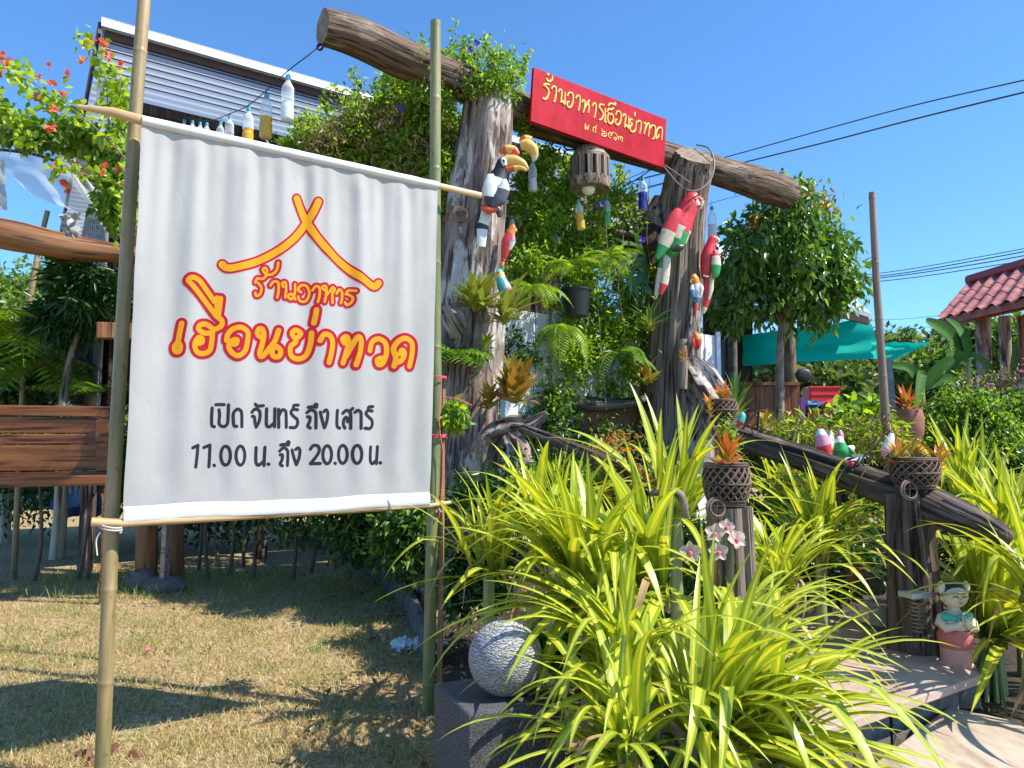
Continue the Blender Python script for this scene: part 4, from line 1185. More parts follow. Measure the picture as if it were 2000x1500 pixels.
MAT['dryleaf'] = M_plain('withered_leaf', [(.16, .09, .035), (.34, .23, .10), (.50, .38, .2)], .7, 'rest', (1, .3, 1), 5, .4)
DRYS = [strap_mesh(1.0, .034, rnd.uniform(.5, 1.0), rnd.uniform(1.6, 2.4), 1.0, seed=90 + i, side=rnd.uniform(-.2, .2), mat=MAT['dryleaf'], kink=(.4, .8)) for i in range(4)]
def strap_plant(label, c, n, L, bias=None, bw=0.0, mix=(.25, .5, .25), seed=0, wide=1.0, stem=0.0, tilt=0.0, spread=.05, name='strap_leaf_plant', cat='plant', group='yellow striped strap leaf plants', sets=None, base_z=0.0):
    rnd = random.Random(seed)
    sets = sets or STRAPS
    base = Vector((c[0], c[1], base_z))
    t = T(name, label, cat, base, group)
    for i in range(n):
        f = (i + .5) / n
        kind = 'up' if f < mix[0] else 'mid' if f < mix[0] + mix[1] else 'low'
        me = rnd.choice(sets[kind])
        az = i * 2.399963 + rnd.uniform(-.4, .4)
        if bias is not None:
            ba = math.atan2(bias[1], bias[0])
            d = (az - ba + math.pi) % (2 * math.pi) - math.pi
            az = ba + d * (1 - bw * rnd.uniform(.6, 1.0))
        o = bpy.data.objects.new('leaf', me); COL.objects.link(o); o.parent = t
        hh = (1 - f) * .10
        o.location = Vector(c) - base + Vector((rnd.uniform(-spread, spread), rnd.uniform(-spread, spread), hh - .05))
        l = L * rnd.uniform(.66, 1.1) * (.80 if kind == 'up' and sets is STRAPS else 1)
        if sets is STRAPS and rnd.random() < .055: o.data = rnd.choice(DRYS); l *= .8
        o.rotation_euler = (rnd.uniform(-.15, .15), rnd.uniform(-.16, .16) - tilt, az)
        o.scale = (l, l * wide * rnd.uniform(.95, 1.5), l)
    if stem:
        mb = MB(); mb.tube([Vector(base) + Vector((0, 0, -.05)), Vector(c) + Vector((0, 0, .02))], [stem * 1.5, stem], 12, amp=.12)
        mb.build('stem', MAT['stalk'], t)
    return t
MAT['stalk'] = M_plain('pale_striped_stalk', [(.10, .16, .05), (.22, .28, .10), (.42, .44, .22)], .6, 'rest', (26, 26, .6), 1.2, .4)

strap_plant('largest striped plant in front, long yellow leaves blown out over the wooden deck', P(1385, 1440, 2.72), 104, .84, (1, .12), .40, (.08, .46, .46), 1, stem=.035, spread=.06)
strap_plant('striped plant just right of the speckled stone ball, low arching leaves', P(1230, 1340, 2.9), 84, .66, (-1, -.3), .35, (.1, .45, .45), 2, stem=.03)
strap_plant('striped plant behind the stone ball sending long leaves left across the bamboo pole', P(1150, 1190, 3.45), 104, .86, (-1, -.1), .38, (.2, .5, .3), 3, stem=.03, spread=.08)
strap_plant('striped plant beside the orchid post with its leaves leaning left', P(1270, 1160, 3.45), 80, .84, (-1, .2), .5, (.2, .55, .25), 4, stem=.03, spread=.07)
strap_plant('striped plant just right of the green bamboo pole', P(955, 1120, 4.35), 58, .74, None, 0, (.45, .4, .15), 5, stem=.03, spread=.09)
strap_plant('striped plant at the foot of the left trunk post under the driftwood', P(1080, 1060, 4.3), 66, .78, None, 0, (.35, .45, .2), 6, stem=.03, spread=.1)
strap_plant('tall upright striped leaves in front of the foot of the right trunk post', P(1320, 1010, 4.5), 40, .95, (.25, .2), .25, (.5, .4, .1), 7, stem=.03, spread=.09)
strap_plant('striped plant right of the orchid post, under the start of the dark rail', P(1520, 1150, 4.4), 66, .68, None, 0, (.2, .5, .3), 8, stem=.03, spread=.08)
strap_plant('striped plant in the middle below the dark sloping rail', P(1600, 1085, 5.1), 84, .82, None, 0, (.25, .5, .25), 9, stem=.03, spread=.1)
strap_plant('striped plant behind the dark sloping rail, left part', P(1540, 1000, 6.0), 60, .74, None, 0, (.3, .5, .2), 10, stem=.03, spread=.12)
strap_plant('tall striped plant beside the praying girl figurine, bunched pale stalks at its foot', P(1940, 1250, 4.75), 120, 1.12, (.8, .15), .30, (.45, .35, .2), 11, stem=.05, spread=.05, wide=1.1)
strap_plant('striped plant at the right edge behind the end of the rail', P(1990, 1090, 5.1), 84, 1.0, None, 0, (.45, .4, .15), 12, stem=.03, spread=.1)
strap_plant('striped plant low at the right edge in front of the rail tip', P(2040, 1180, 4.0), 60, .80, (-1, 0), .2, (.4, .4, .2), 13, stem=.03, spread=.08)
strap_plant('striped plant far right behind the wicker basket', P(1890, 1000, 6.3), 60, 1.05, None, 0, (.55, .35, .1), 14, stem=.03, spread=.1)
strap_plant('striped plant in shade between the deck and the orchid post', P(1455, 1290, 3.2), 44, .62, (1, .1), .4, (.1, .5, .4), 15, stem=.03)

strap_plant('striped plant lowest in the picture, drooping over the speckled block', P(1225, 1475, 2.5), 64, .62, (-1, .1), .3, (.05, .45, .5), 16, stem=.03)
strap_plant('striped plant at the bottom edge right of the largest one', P(1500, 1475, 2.75), 60, .70, (1, -.1), .35, (.05, .45, .5), 17, stem=.03)

# stalk bundle at the foot of the tall right plant
t = T('dry_stalk_bundle', 'bundle of pale striped leaf bases under the tall plant by the figurine', 'plant', P(1925, 1372, 4.3))
for k in range(9):
    a = k * 2 * math.pi / 9
    b = P(1925, 1366, 4.65); top = P(1933, 1250, 4.73)
    mb = MB(); mb.tube([b + Vector((math.cos(a) * .085, math.sin(a) * .085, 0)), b.lerp(top, .5) + Vector((math.cos(a) * .055, math.sin(a) * .055, 0)), top + Vector((math.cos(a) * .02, math.sin(a) * .02, 0))], [.030, .024, .012], 7, flat=.5)
    mb.build('leaf_base', MAT['stalk'], t)

# ------------------------------------------------------------------ stone ball on its block
m, nt, bs = new_mat('banded_stone_ball')
v = coords(nt, 'obj')
wv = nt.nodes.new('ShaderNodeTexWave'); wv.bands_direction = 'Z'; wv.inputs['Scale'].default_value = 30; wv.inputs['Distortion'].default_value = 9; wv.inputs['Detail'].default_value = 3; wv.inputs['Detail Scale'].default_value = 2.2
nt.links.new(v, wv.inputs['Vector'])
spk = noise_tex(nt, v, 170, 3, .7)
cw = ramp(nt, wv.outputs['Fac'], [(.15, (.10, .105, .12)), (.45, (.30, .305, .32)), (.8, (.46, .46, .47))])
cs = ramp(nt, spk, [(.38, (.07, .07, .075)), (.5, (.24, .24, .24)), (.62, (.50, .50, .48))])
sz = nt.nodes.new('ShaderNodeSeparateXYZ'); nt.links.new(v, sz.inputs[0])
fz = ramp(nt, sz.outputs['Z'], [(.0, (1, 1, 1)), (.05, (0, 0, 0))])
mz = nt.nodes.new('ShaderNodeMath'); mz.operation = 'ADD'; mz.inputs[1].default_value = .035; nt.links.new(sz.outputs['Z'], mz.inputs[0])
fz = ramp(nt, mz.outputs[0], [(.0, (1, 1, 1)), (.03, (.25, .25, .25))])
cfin = mixc(nt, fz, cw, cs)
nt.links.new(cfin, bs.inputs['Base Color']); bs.inputs['Roughness'].default_value = .85
ad = nt.nodes.new('ShaderNodeMath'); ad.operation = 'MULTIPLY_ADD'; ad.inputs[1].default_value = .35; nt.links.new(spk, ad.inputs[0]); nt.links.new(wv.outputs['Fac'], ad.inputs[2])
bump(nt, bs, ad.outputs[0], .6, .005)
YB = 2.90
bc = P(987, 1284, YB); br = pxm(70, YB)
mb = MB(); mb.ell(bc, br, 48, 32)
o = mb.build('stone_ball', m, None, loc=bc); tag(o, 'round grey banded stone ball sitting on the square block', 'ball')
m, nt, bs = new_mat('speckled_dark_stone')
v = coords(nt, 'world'); spk = noise_tex(nt, v, 190, 4, .8); bg_ = noise_tex(nt, v, 6, 4)
cs = ramp(nt, spk, [(.40, (.02, .02, .024)), (.52, (.06, .06, .066)), (.64, (.22, .22, .22))])
cs = mixc(nt, ramp(nt, bg_, [(.45, (0, 0, 0)), (.7, (.5, .5, .5))]), cs, (.10, .10, .11))
nt.links.new(cs, bs.inputs['Base Color']); bs.inputs['Roughness'].default_value = .8
bump(nt, bs, spk, .7, .004)
mb = MB(); zt_ = bc.z - br * .96
mb.box(Vector((bc.x - .03, bc.y + .04, zt_ / 2 - .02)), (.38, .38, zt_ + .04), rz=.42)
o = mb.build('stone_block', m, None, loc=Vector((bc.x, bc.y, 0)), bevel=.014); tag(o, 'square speckled dark stone block under the stone ball', 'pedestal')
# dark tray at the lower edge
mb = MB(); q = P(830, 1490, 3.25)
mb.lathe([(0, 0), (.13, 0), (.155, .06), (.17, .062), (.172, .05), (.16, .045), (.135, -.01)], Vector((q.x + .02, q.y, .02)), 20)
solo(mb, 'plastic_basin', M_flat('dark_blue_plastic', (.04, .055, .09), .4), 'dark blue plastic basin rim left of the stone block', 'basin', Vector((q.x, q.y, 0)))

# ------------------------------------------------------------------ deck and step
MAT['deckboard'] = M_plain('pinkish_deck_board', [(.33, .225, .19), (.45, .33, .28), (.55, .42, .36)], .75, 'world', (.6, .6, 1), 5, .35, .003, fine=60)
ZD = .30
C0 = G(1921, 1318, ZD); Cl = G(1570, 1440, ZD)
uD = (Cl - C0).normalized(); vD = Vector((-.10, 1, 0)).normalized()
deck = T('deck_platform', 'low platform of wide pinkish boards leading up to the gate', 'platform', Vector((C0.x, C0.y, 0)))
for k in range(5):
    a = C0 + vD * (k * .345) + Vector((0, 0, (.002, -.003, .001, -.002, .002)[k])); b = a + uD * 2.15; c_ = b + vD * .329; d_ = a + vD * .329
    mb = MB(); mb.slab([a, d_, c_, b], (0, 0, 1), .045); mb.build('deck_board', MAT['deckboard'], deck, smooth=False, bevel=.005)
for k in (.12, .80, 1.48):
    mb = MB(); a = C0 + uD * k + vD * .12; mb.slab([a + Vector((0, 0, -.046)), a + vD * 1.5 + Vector((0, 0, -.046)), a + vD * 1.5 + uD * .655 + Vector((0, 0, -.046)), a + uD * .655 + Vector((0, 0, -.046))], (0, 0, 1), .26)
    mb.build('support_block', M_plain('rough_concrete', [(.10, .09, .08), (.22, .20, .18)], .9, 'world', ns=14, bmp=.8, bd=.01) if k == .12 else bpy.data.materials['rough_concrete'], deck, smooth=False)
mb = MB(); a = G(1852, 1379, .14); e1 = Vector((-.71, -.70, 0)); e2 = Vector((.70, -.71, 0))
mb.slab([a, a + e1 * 1.7, a + e1 * 1.7 + e2 * 1.5, a + e2 * 1.5], (0, 0, 1), .13)
o = solo(mb, 'step_slab', M_plain('pale_weathered_board', [(.28, .20, .14), (.42, .33, .25), (.50, .42, .33), (.36, .22, .15)], .8, 'world', (1.6, .5, 1), 5, .4, .004, fine=45), 'pale weathered slab laid as a step in front of the deck', 'step', Vector((a.x, a.y, 0)), smooth=False, bevel=.012)

# ------------------------------------------------------------------ rails and their posts
RLp = [P(1395, 812, 6.35), P(1440, 850, 6.0), P(1560, 893, 5.55), P(1690, 940, 5.0), P(1780, 970, 4.74), P(1880, 1015, 4.45), P(1940, 1040, 4.32), P(1972, 1054, 4.25)]
rail = T('sloping_rail', 'dark weathered log rail sloping down right over the deck post', 'rail', RLp[4])
log_thing('log', RLp, [.085, .085, .09, .10, .105, .095, .07, .035], MAT['rail'], '', '', amp=.07, ridge=.10, n=34, seed=31, fr=(3, 1.1), parent=rail, cap=MAT['rail'])
pp = P(1770, 958, 4.72)
log_thing('rail_post', [Vector((pp.x + .02, 4.72, -.1)), Vector((pp.x + .015, 4.72, .6)), P(1770, 962, 4.70)], [.15, .135, .115], MAT['rail'], 'dark grooved post holding up the sloping log rail beside the deck', 'post', amp=.07, ridge=.14, n=36, seed=33, fr=(3.2, .8), cap=MAT['rail'])
cord('rail_wire', [P(1762, 945, 4.58), P(1750, 1000, 4.55), P(1742, 1060, 4.56), P(1738, 1130, 4.58)], .005, MAT['wire'], 'black cord hanging down the post from the sloping rail', 'wire')
LLp = [P(1020, 838, 6.4), P(1110, 872, 5.3), P(1180, 905, 4.9), P(1250, 950, 4.6), P(1310, 1000, 4.4)]
log_thing('sloping_rail', LLp, [.04, .045, .05, .045, .04], MAT['rail'], 'dark log rail sloping from the left trunk post down behind striped leaves', 'rail', amp=.07, ridge=.1, n=30, seed=41, fr=(3, 1.1), cap=MAT['rail'])
pq = P(1425, 985, 3.36)
log_thing('orchid_post', [Vector((pq.x + .01, 3.36, -.1)), Vector((pq.x + .01, 3.36, .5)), P(1425, 990, 3.36)], [.115, .105, .095], MAT['pillar2'], 'grey grooved post below the wicker basket with the orchid flowers', 'post', amp=.07, ridge=.13, n=34, seed=43, fr=(3.2, .9), cap=MAT['rail'])
log_thing('stick_post', [P(1384, 1200, 3.3), P(1390, 1120, 3.3), P(1395, 1080, 3.3)], [.03, .028, .024], MAT['polishlog'], 'short round brown stick standing left of the orchid post', 'stick', n=12)
log_thing('branch', [P(1270, 965, 3.3), P(1310, 960, 3.25), P(1330, 970, 3.25), P(1340, 1010, 3.28)], [.012, .014, .02, .014], MAT['drift'], 'bare forked branch poking out among the striped leaves', 'branch', n=8)

# ------------------------------------------------------------------ wicker baskets and bromeliads
MAT['wicker'] = M_wood('grey_brown_wicker', (.05, .03, .025), (.17, .115, .09), (.30, .22, .18), ns=40, bmp=.4, bd=.002)
STB = {'up': [strap_mesh(1, .19, 1.2, .35, 1.2, mat=MAT['leaf_brom_s'] if 'leaf_brom_s' in MAT else None) for _ in range(0)]}
def obj_leaf(name, stops, trans=.3, rough=.35):
    m, nt, bs = new_mat(name)
    oi = nt.nodes.new('ShaderNodeObjectInfo'); n = len(stops)
    c = ramp(nt, oi.outputs['Random'], [(i / (n - 1), s) for i, s in enumerate(stops)])
    at = nt.nodes.new('ShaderNodeAttribute'); at.attribute_name = 'rest'
    sx = nt.nodes.new('ShaderNodeSeparateXYZ'); nt.links.new(at.outputs['Vector'], sx.inputs[0])
    f = ramp(nt, sx.outputs['Y'], [(.05, (1, 1, 1)), (.5, (0, 0, 0))])
    c = mixc(nt, f, c, (.40, .42, .06))
    nt.links.new(c, bs.inputs['Base Color']); bs.inputs['Roughness'].default_value = rough
    tr = nt.nodes.new('ShaderNodeBsdfTranslucent'); nt.links.new(c, tr.inputs['Color'])
    mx = nt.nodes.new('ShaderNodeMixShader'); mx.inputs[0].default_value = trans
    nt.links.new(bs.outputs[0], mx.inputs[1]); nt.links.new(tr.outputs[0], mx.inputs[2]); nt.links.new(mx.outputs[0], nt.nodes['Material Output'].inputs['Surface'])
    return m
MAT['brom'] = obj_leaf('orange_red_rosette_leaf', [(.62, .10, .03), (.72, .22, .04), (.66, .16, .06), (.50, .30, .05), (.74, .30, .06)])
MAT['crot'] = obj_leaf('bronze_green_rosette_leaf', [(.30, .30, .05), (.46, .30, .04), (.42, .20, .03), (.55, .36, .05), (.24, .30, .05)])
MAT['epi'] = obj_leaf('yellow_green_rosette_leaf', [(.22, .32, .04), (.36, .40, .05), (.30, .36, .05), (.45, .38, .05), (.16, .28, .03)])
MAT['greenleaf'] = obj_leaf('plain_green_strap', [(.05, .14, .03), (.10, .22, .04), (.16, .28, .05)])
def rset(mat, w, cols=2, rows=7):
    r = random.Random(5)
    return {'up': [strap_mesh(1, w, r.uniform(1.15, 1.35), r.uniform(.1, .5), 1.2, mat=mat, seed=i, cols=cols, rows=rows, tipp=.9) for i in range(4)],
            'mid': [strap_mesh(1, w, r.uniform(.85, 1.1), r.uniform(.3, .9), 1.2, mat=mat, seed=i, cols=cols, rows=rows, tipp=.9) for i in range(5)],
            'low': [strap_mesh(1, w, r.uniform(.3, .7), r.uniform(.4, 1.0), 1.2, mat=mat, seed=i, cols=cols, rows=rows, tipp=.9) for i in range(4)]}
RS_brom = rset(MAT['brom'], .15); RS_crot = rset(MAT['crot'], .25); RS_epi = rset(MAT['epi'], .22); RS_green = rset(MAT['greenleaf'], .16); RS_spiky = rset(MAT['greenleaf'], .055)
def rosette(label, c, n, L, sets, seed, name='bromeliad', cat='plant', mix=(.12, .45, .43), bias=None, bw=0, group=None, wide=1):
    return strap_plant(label, c, n, L * .92, bias, bw, mix, seed, name=name, cat=cat, group=group, sets=sets, base_z=c[2], spread=L * .06, wide=wide)
def basket(label, c, r, h, seed=0, group='wicker plant baskets'):
    c = Vector(c); t = T('wicker_basket', label, 'basket', c, group)
    def prof(s): return r * (.62 + .42 * math.sin(math.pi * (.12 + .62 * s)))
    n = 17
    for sg in (1, -1):
        mb = MB()
        for k in range(n):
            pts = []
            for j in range(9):
                s = j / 8; a = 2 * math.pi * (k / n) + sg * s * 1.5
                rr = prof(s) * (1.0 + .02 * sg)
                pts.append(c + Vector((math.cos(a) * rr, math.sin(a) * rr, s * h)))
            mb.tube(pts, .0045, 5, caps=False)
        mb.build('woven_cane', MAT['wicker'], t)
    for s in (0.0, .08, .5, .95, 1.0):
        mb = MB(); ring(mb, c + Vector((0, 0, s * h)), prof(min(s, 1)) * 1.03, .007 if s in (0, 1.0, .95) else .005, n=26)
        mb.build('rim', MAT['wicker'], t)
    mb = MB(); mb.lathe([(0, .01), (prof(0) * .85, .01), (prof(.5) * .93, h * .5), (prof(.9) * .93, h * .88), (0, h * .9)], c, 18); mb.build('husk', bpy.data.materials['bed_soil'], t)
    mb = MB(); q = c + Vector((-r * .75, -r * .85, -.01)); ring(mb, q, r * .42, .0085, ax=(.3, -1, 0.1), n=20); ring(mb, q + Vector((0.004, -.01, 0)), r * .36, .005, ax=(.3, -1, 0.1), n=20)
    mb.tube([q + Vector((-r * .38, 0, 0)), q + Vector((r * .38, 0, .01))], .004, 5); mb.tube([q + Vector((0, 0, -r * .36)), q + Vector((.01, 0, r * .38))], .004, 5)
    mb.build('cane_ring', MAT['wicker'], t)
    return t
b1 = P(1420, 985, 3.34); basket('wicker basket on the grey post above the orchids', b1, pxm(42, 3.34), pxm(78, 3.34))
rosette('orange bromeliad in the basket above the orchids', b1 + Vector((0, -.01, pxm(76, 3.34))), 46, pxm(70, 3.34), RS_brom, 61, group='orange bromeliads')
b2 = P(1788, 952, 4.66); basket('wicker basket on the post under the sloping rail', b2, pxm(42, 4.66), pxm(56, 4.66))
rosette('orange bromeliad at the right of the basket on the rail post', b2 + Vector((.13, -.02, pxm(44, 4.66))), 28, pxm(52, 4.66), RS_brom, 62, group='orange bromeliads')
rosette('orange bromeliad at the left of the basket on the rail post', b2 + Vector((-.10, 0, pxm(50, 4.66))), 28, pxm(55, 4.66), RS_brom, 63, group='orange bromeliads')
rosette('yellow leaved bromeliad in the middle of the basket on the rail post', b2 + Vector((.02, .04, pxm(50, 4.66))), 14, pxm(55, 4.66), RS_crot, 64)
b3 = P(1408, 822, 5.7); basket('dark wicker basket high on the rail beside the right trunk post', b3, pxm(30, 5.7), pxm(40, 5.7))
rosette('small orange bromeliad in the dark basket beside the right trunk post', b3 + Vector((.02, 0, pxm(38, 5.7))), 36, pxm(42, 5.7), RS_brom, 65, group='orange bromeliads')
rosette('orange rosette wedged against the root of the right trunk post', P(1385, 800, 5.6), 25, pxm(34, 5.6), RS_brom, 66, group='orange bromeliads')
rosette('yellow and orange bromeliad standing behind the rail by the thin tree', P(1492, 835, 6.4), 18, pxm(44, 6.4), RS_crot, 67)
rosette('spiky green rosette behind the basket by the right trunk post', P(1435, 805, 6.2), 34, pxm(90, 6.2), RS_spiky, 68, mix=(.4, .4, .2), wide=1.3)
rosette('small pale pink rosette tied to the right trunk post', P(1336, 702, 8.439), 21, pxm(26, 8.439), RS_brom, 69, group='orange bromeliads')
rosette('reddish dark rosette on the left flank of the right trunk post', P(1262, 745, 8.555), 16, pxm(50, 8.555), RS_crot, 70)
rosette('thin drooping grey green leaves left of the right trunk post', P(1268, 640, 8.555), 40, pxm(85, 8.555), RS_spiky, 71, mix=(.0, .3, .7), name='air_plant')
# small succulent sprig above the orchid basket
V, F = leaf_arrays(*[np.array(x) for x in (RNG.normal(size=(420, 3)) * np.array([.018, .018, .05]) + np.array(P(1420, 868, 3.36)),)], .028, .3, -.6, rng=RNG)
stuff(tag(np_mesh('feathery_sprig', V, F, MAT['leaf_fern'], org=np.array(P(1420, 868, 3.36))), 'feathery light green sprig above the orange bromeliad', 'plant'))
# left trunk post epiphytes
rosette('bronze and yellow rosette growing on the driftwood by the left trunk post', P(1005, 778, 6.67), 72, pxm(88, 6.67), RS_crot, 72, mix=(.35, .45, .2), name='bronze_rosette')
rosette('yellow bronze rosette left of the driftwood top', P(955, 790, 6.699), 39, pxm(52, 6.699), RS_crot, 73, name='bronze_rosette')
rosette('yellow green rosette wrapped around the left trunk post under the turquoise bird', P(930, 600, 6.786), 72, pxm(78, 6.786), RS_epi, 74, name='post_rosette')
rosette('smaller yellow green rosette right of the left trunk post', P(985, 625, 6.844), 39, pxm(62, 6.844), RS_epi, 75, name='post_rosette')
rosette('long leaved orchid plant reaching right from the left trunk post', P(988, 612, 6.815), 12, pxm(105, 6.815), rset(MAT['epi'], .13), 76, bias=(1, -.1), bw=.6, name='orchid_plant')
rosette('small green rosette on the left trunk post above the driftwood', P(950, 682, 6.786), 14, pxm(44, 6.786), RS_epi, 77, name='post_rosette')
log_thing('driftwood', [P(955, 930, 6.7), P(968, 870, 6.65), P(1000, 838, 6.6), P(1036, 828, 6.525), P(1068, 806, 6.452)], [0.16, 0.15, 0.10, 0.055, 0.012], MAT['drift'], 'gnarled pale driftwood stump at the foot of the left trunk post', 'driftwood', amp=.5, ridge=.4, n=30, seed=51, fr=(3, 2.2), cap=MAT['drift'])
log_thing('driftwood', [P(1000, 940, 6.525), P(1010, 880, 6.496), P(990, 850, 6.525)], [0.10, 0.085, 0.05], MAT['drift'], 'lower knot of brown driftwood under the bronze rosette', 'driftwood', amp=.6, ridge=.4, n=26, seed=52, fr=(3, 2.2), cap=MAT['drift'])
log_thing('driftwood', [P(868, 600, 6.844), P(885, 625, 6.757), P(900, 660, 6.815), P(880, 690, 6.888)], [0.051, 0.087, 0.072, 0.043], MAT['drift'], 'pale twisted driftwood fixed to the left trunk post beside the banner', 'driftwood', amp=.35, ridge=.25, n=22, seed=53, fr=(3, 4), cap=MAT['drift'])
log_thing('driftwood', [P(1060, 770, 8.41), P(1150, 790, 8.555), P(1240, 785, 8.7), P(1270, 770, 8.845)], [0.043, 0.072, 0.058, 0.029], MAT['rail'], 'dark horizontal branch across the gate opening between vines', 'branch', amp=.2, ridge=.2, n=16, seed=54)

# compound (pinnate) leaves: fern fronds and palm like leaves
def frond(c, d, L, mat, n=16, w=.16, droop=.6, parent=None, name='frond', lw=.22, taper=.9, segs=None, up=None):
    "a midrib with paired leaflets"
    c = Vector(c); d = Vector(d).normalized()
    pts = []; p = c.copy(); t = d.copy()
    for i in range(n + 1):
        pts.append(p.copy())
        t = (t + Vector((0, 0, -droop / n * 1.6))).normalized()
        p = p + t * (L / n)
    mb = MB(); mb.tube(pts, [L * .008 * (1 - .7 * i / n) for i in range(n + 1)], 4, caps=False)
    for i in range(1, n + 1):
        s = i / n
        t = (pts[i] - pts[i - 1]).normalized()
        sd = t.cross(Vector((0, 0, 1)))
        if sd.length < .1: sd = t.cross(Vector((0, 1, 0)))
        sd.normalize(); nn = sd.cross(t)
        l = L * w * (math.sin(math.pi * min(1, .18 + s * taper)) ** .7 + .08)
        for sg in (-1, 1):
            dirv = (sd * sg + t * .45 - nn * .12 + Vector((0, 0, -.12))).normalized()
            ww = l * lw * .5; base = pts[i]
            a = mb.add(base); b = mb.add(base + dirv * l * .45 + t * ww + nn * ww * .3); e = mb.add(base + dirv * l - nn * l * .12); f = mb.add(base + dirv * l * .45 - t * ww - nn * ww * .2)
            mb.face((a, b, e, f))
    return mb.build(name, mat, parent, smooth=False)
def fern(label, c, n, L, mat, seed, name='fern', w=.2, droop=1.0, lw=.3, up=.5, bias=None, nn=18, group=None):
    r = random.Random(seed); t = T(name, label, 'fern' if name == 'fern' else 'plant', c, group)
    for i in range(n):
        a = i * 2.4 + r.uniform(-.4, .4)
        d = Vector((math.cos(a), math.sin(a), up + r.uniform(-.3, .4)))
        if bias: d += Vector(bias)
        frond(Vector(c), d, L * r.uniform(.7, 1.15), mat, nn, w, droop * r.uniform(.7, 1.3), t, lw=lw)
    return t
fern('lime green fern hanging in the middle of the gate above the black pot', P(1110, 520, 7.96), 14, pxm(100, 7.96), MAT['leaf_fern'], 1, lw=.28)
fern('lime green fern right of centre inside the gate under the bottles', P(1190, 500, 8.08), 12, pxm(88, 8.08), MAT['leaf_fern'], 2, lw=.28)
fern('long drooping fern in the centre in front of the white panel wall', P(1095, 640, 7.70), 11, pxm(105, 7.70), MAT['leaf_fern'], 3, lw=.34, droop=2.0)
fern('small lime fern hanging right of the left trunk post', P(1040, 560, 7.44), 14, pxm(90, 7.44), MAT['leaf_fern'], 4, lw=.28, droop=1.5)
fern('fern at the right inside the gate beside the antler shaped leaves', P(1205, 690, 8.47), 12, pxm(100, 8.47), MAT['leaf_mid'], 5, lw=.3, droop=1.4)
fern('grey green deeply cut leaves spreading beside the banner edge on the left trunk post', P(885, 690, 6.699), 16, pxm(95, 6.699), MAT['leaf_mid'], 6, name='cut_leaf_plant', w=.34, lw=.42, nn=9, droop=.9, bias=(.35, -.2, 0))
# hanging black pot
q = P(1125, 565, 7.89)
mb = MB(); r_ = pxm(30, 7.89); hp = pxm(54, 7.89)
mb.lathe([(0, -hp), (r_ * .75, -hp), (r_, 0), (r_ * 1.06, 0), (r_ * 1.06, -.02), (r_ * .98, -.02)], q, 22)
solo(mb, 'black_pot', M_flat('black_plastic', (.012, .012, .013), .45), 'black plastic pot hanging among the ferns inside the gate', 'pot', q)
# antler shaped leaves
def antler(c, d, L, mat, parent, seed):
    r = random.Random(seed); c = Vector(c); d = Vector(d).normalized()
    mb = MB()
    def arm(p, dirv, l, w, depth):
        side = dirv.cross(Vector((0, -1, .2))).normalized()
        q = p + dirv * l + Vector((0, 0, -l * .15))
        a = mb.add(p - side * w * .5); b = mb.add(p + side * w * .5); e = mb.add(q + side * w * (.75 if depth else .12)); f = mb.add(q - side * w * (.75 if depth else .12)); mid = mb.add((p + q) / 2 + Vector((0, -w * .3, 0)))
        for x, y in ((a, b), (b, e), (e, f), (f, a)): mb.face((x, y, mid))
        if depth:
            for sg in (-1, 1):
                arm(q, (dirv + side * sg * r.uniform(.35, .7) + Vector((0, r.uniform(-.2, .2), -.3))).normalized(), l * r.uniform(.7, .95), w * .62, depth - 1)
    arm(c, d, L * .4, L * .14, 3)
    return mb.build('antler_leaf', mat, parent)
t = T('staghorn_fern', 'staghorn fern with forked dark leaves left of the right trunk post', 'fern', P(1255, 500, 8.7))
mb = MB(); mb.ell(P(1270, 480, 8.772), (.19, .12, .25), 14, 10, amp=.2); mb.build('root_ball', bpy.data.materials['bed_soil'], t)
for i, (dx, dz) in enumerate(((-.8, .15), (-.6, -.5), (-.3, -1), (-.9, -.2), (-.15, -1.1), (-.4, .7))):
    antler(P(1258, 500, 8.627), (dx, -.3, dz), .44, MAT['leaf_mid'] if i % 2 else MAT['leaf_dark'], t, i)

# ------------------------------------------------------------------ painted birds
def C3(n, c, r=.35): return M_paint(n, c, r)
BC = {'red': C3('bird_red', (.72, .03, .04)), 'cream': C3('bird_cream', (.78, .66, .48)), 'green': C3('bird_green', (.02, .36, .08)), 'white': C3('bird_white', (.80, .80, .76)), 'black': C3('bird_black', (.015, .015, .02)),
      'orange': C3('bird_orange', (.80, .28, .03)), 'yellow': C3('bird_yellow', (.86, .52, .12)), 'teal': C3('bird_teal', (.05, .55, .50)), 'pink': C3('bird_pink', (.75, .30, .42)), 'blue': C3('bird_blue', (.08, .28, .62)), 'grey': C3('bird_grey', (.10, .10, .12)), 'ored': C3('bird_orange_red', (.75, .10, .03)), 'foot': C3('bird_foot', (.05, .045, .045))}
BL_ = list(BC.keys()); BM = [BC[k] for k in BL_]
def bpart(name, t, Y, spine, cols, dy=0.0, flat=.85, n=14):
    pts = [P(x, y, Y + dy) for x, y, r in spine]; rr = [pxm(r, Y) for x, y, r in spine]
    sp = smooth([tuple(p) for p in pts], 4); R = []
    k = 4; m_ = len(spine) - 1
    for i in range(len(sp)):
        f = i / k; a = min(m_ - 1, int(f)) if len(spine) > 2 else 0
        f = f - a if len(spine) > 2 else i / (len(sp) - 1)
        R.append(rr[a] * (1 - f) + rr[min(m_, a + 1)] * f)
    bands = [BL_.index(cols[min(m_ - 1, i // k)]) for i in range(len(sp) - 1)]
    mb = MB(); mb.tube([Vector(p) for p in sp], R, n, flat=flat, up=(1, 0.1, 0.02), bands=bands, amp=.02)
    # round the ends
    return mb.build(name, BM, t)
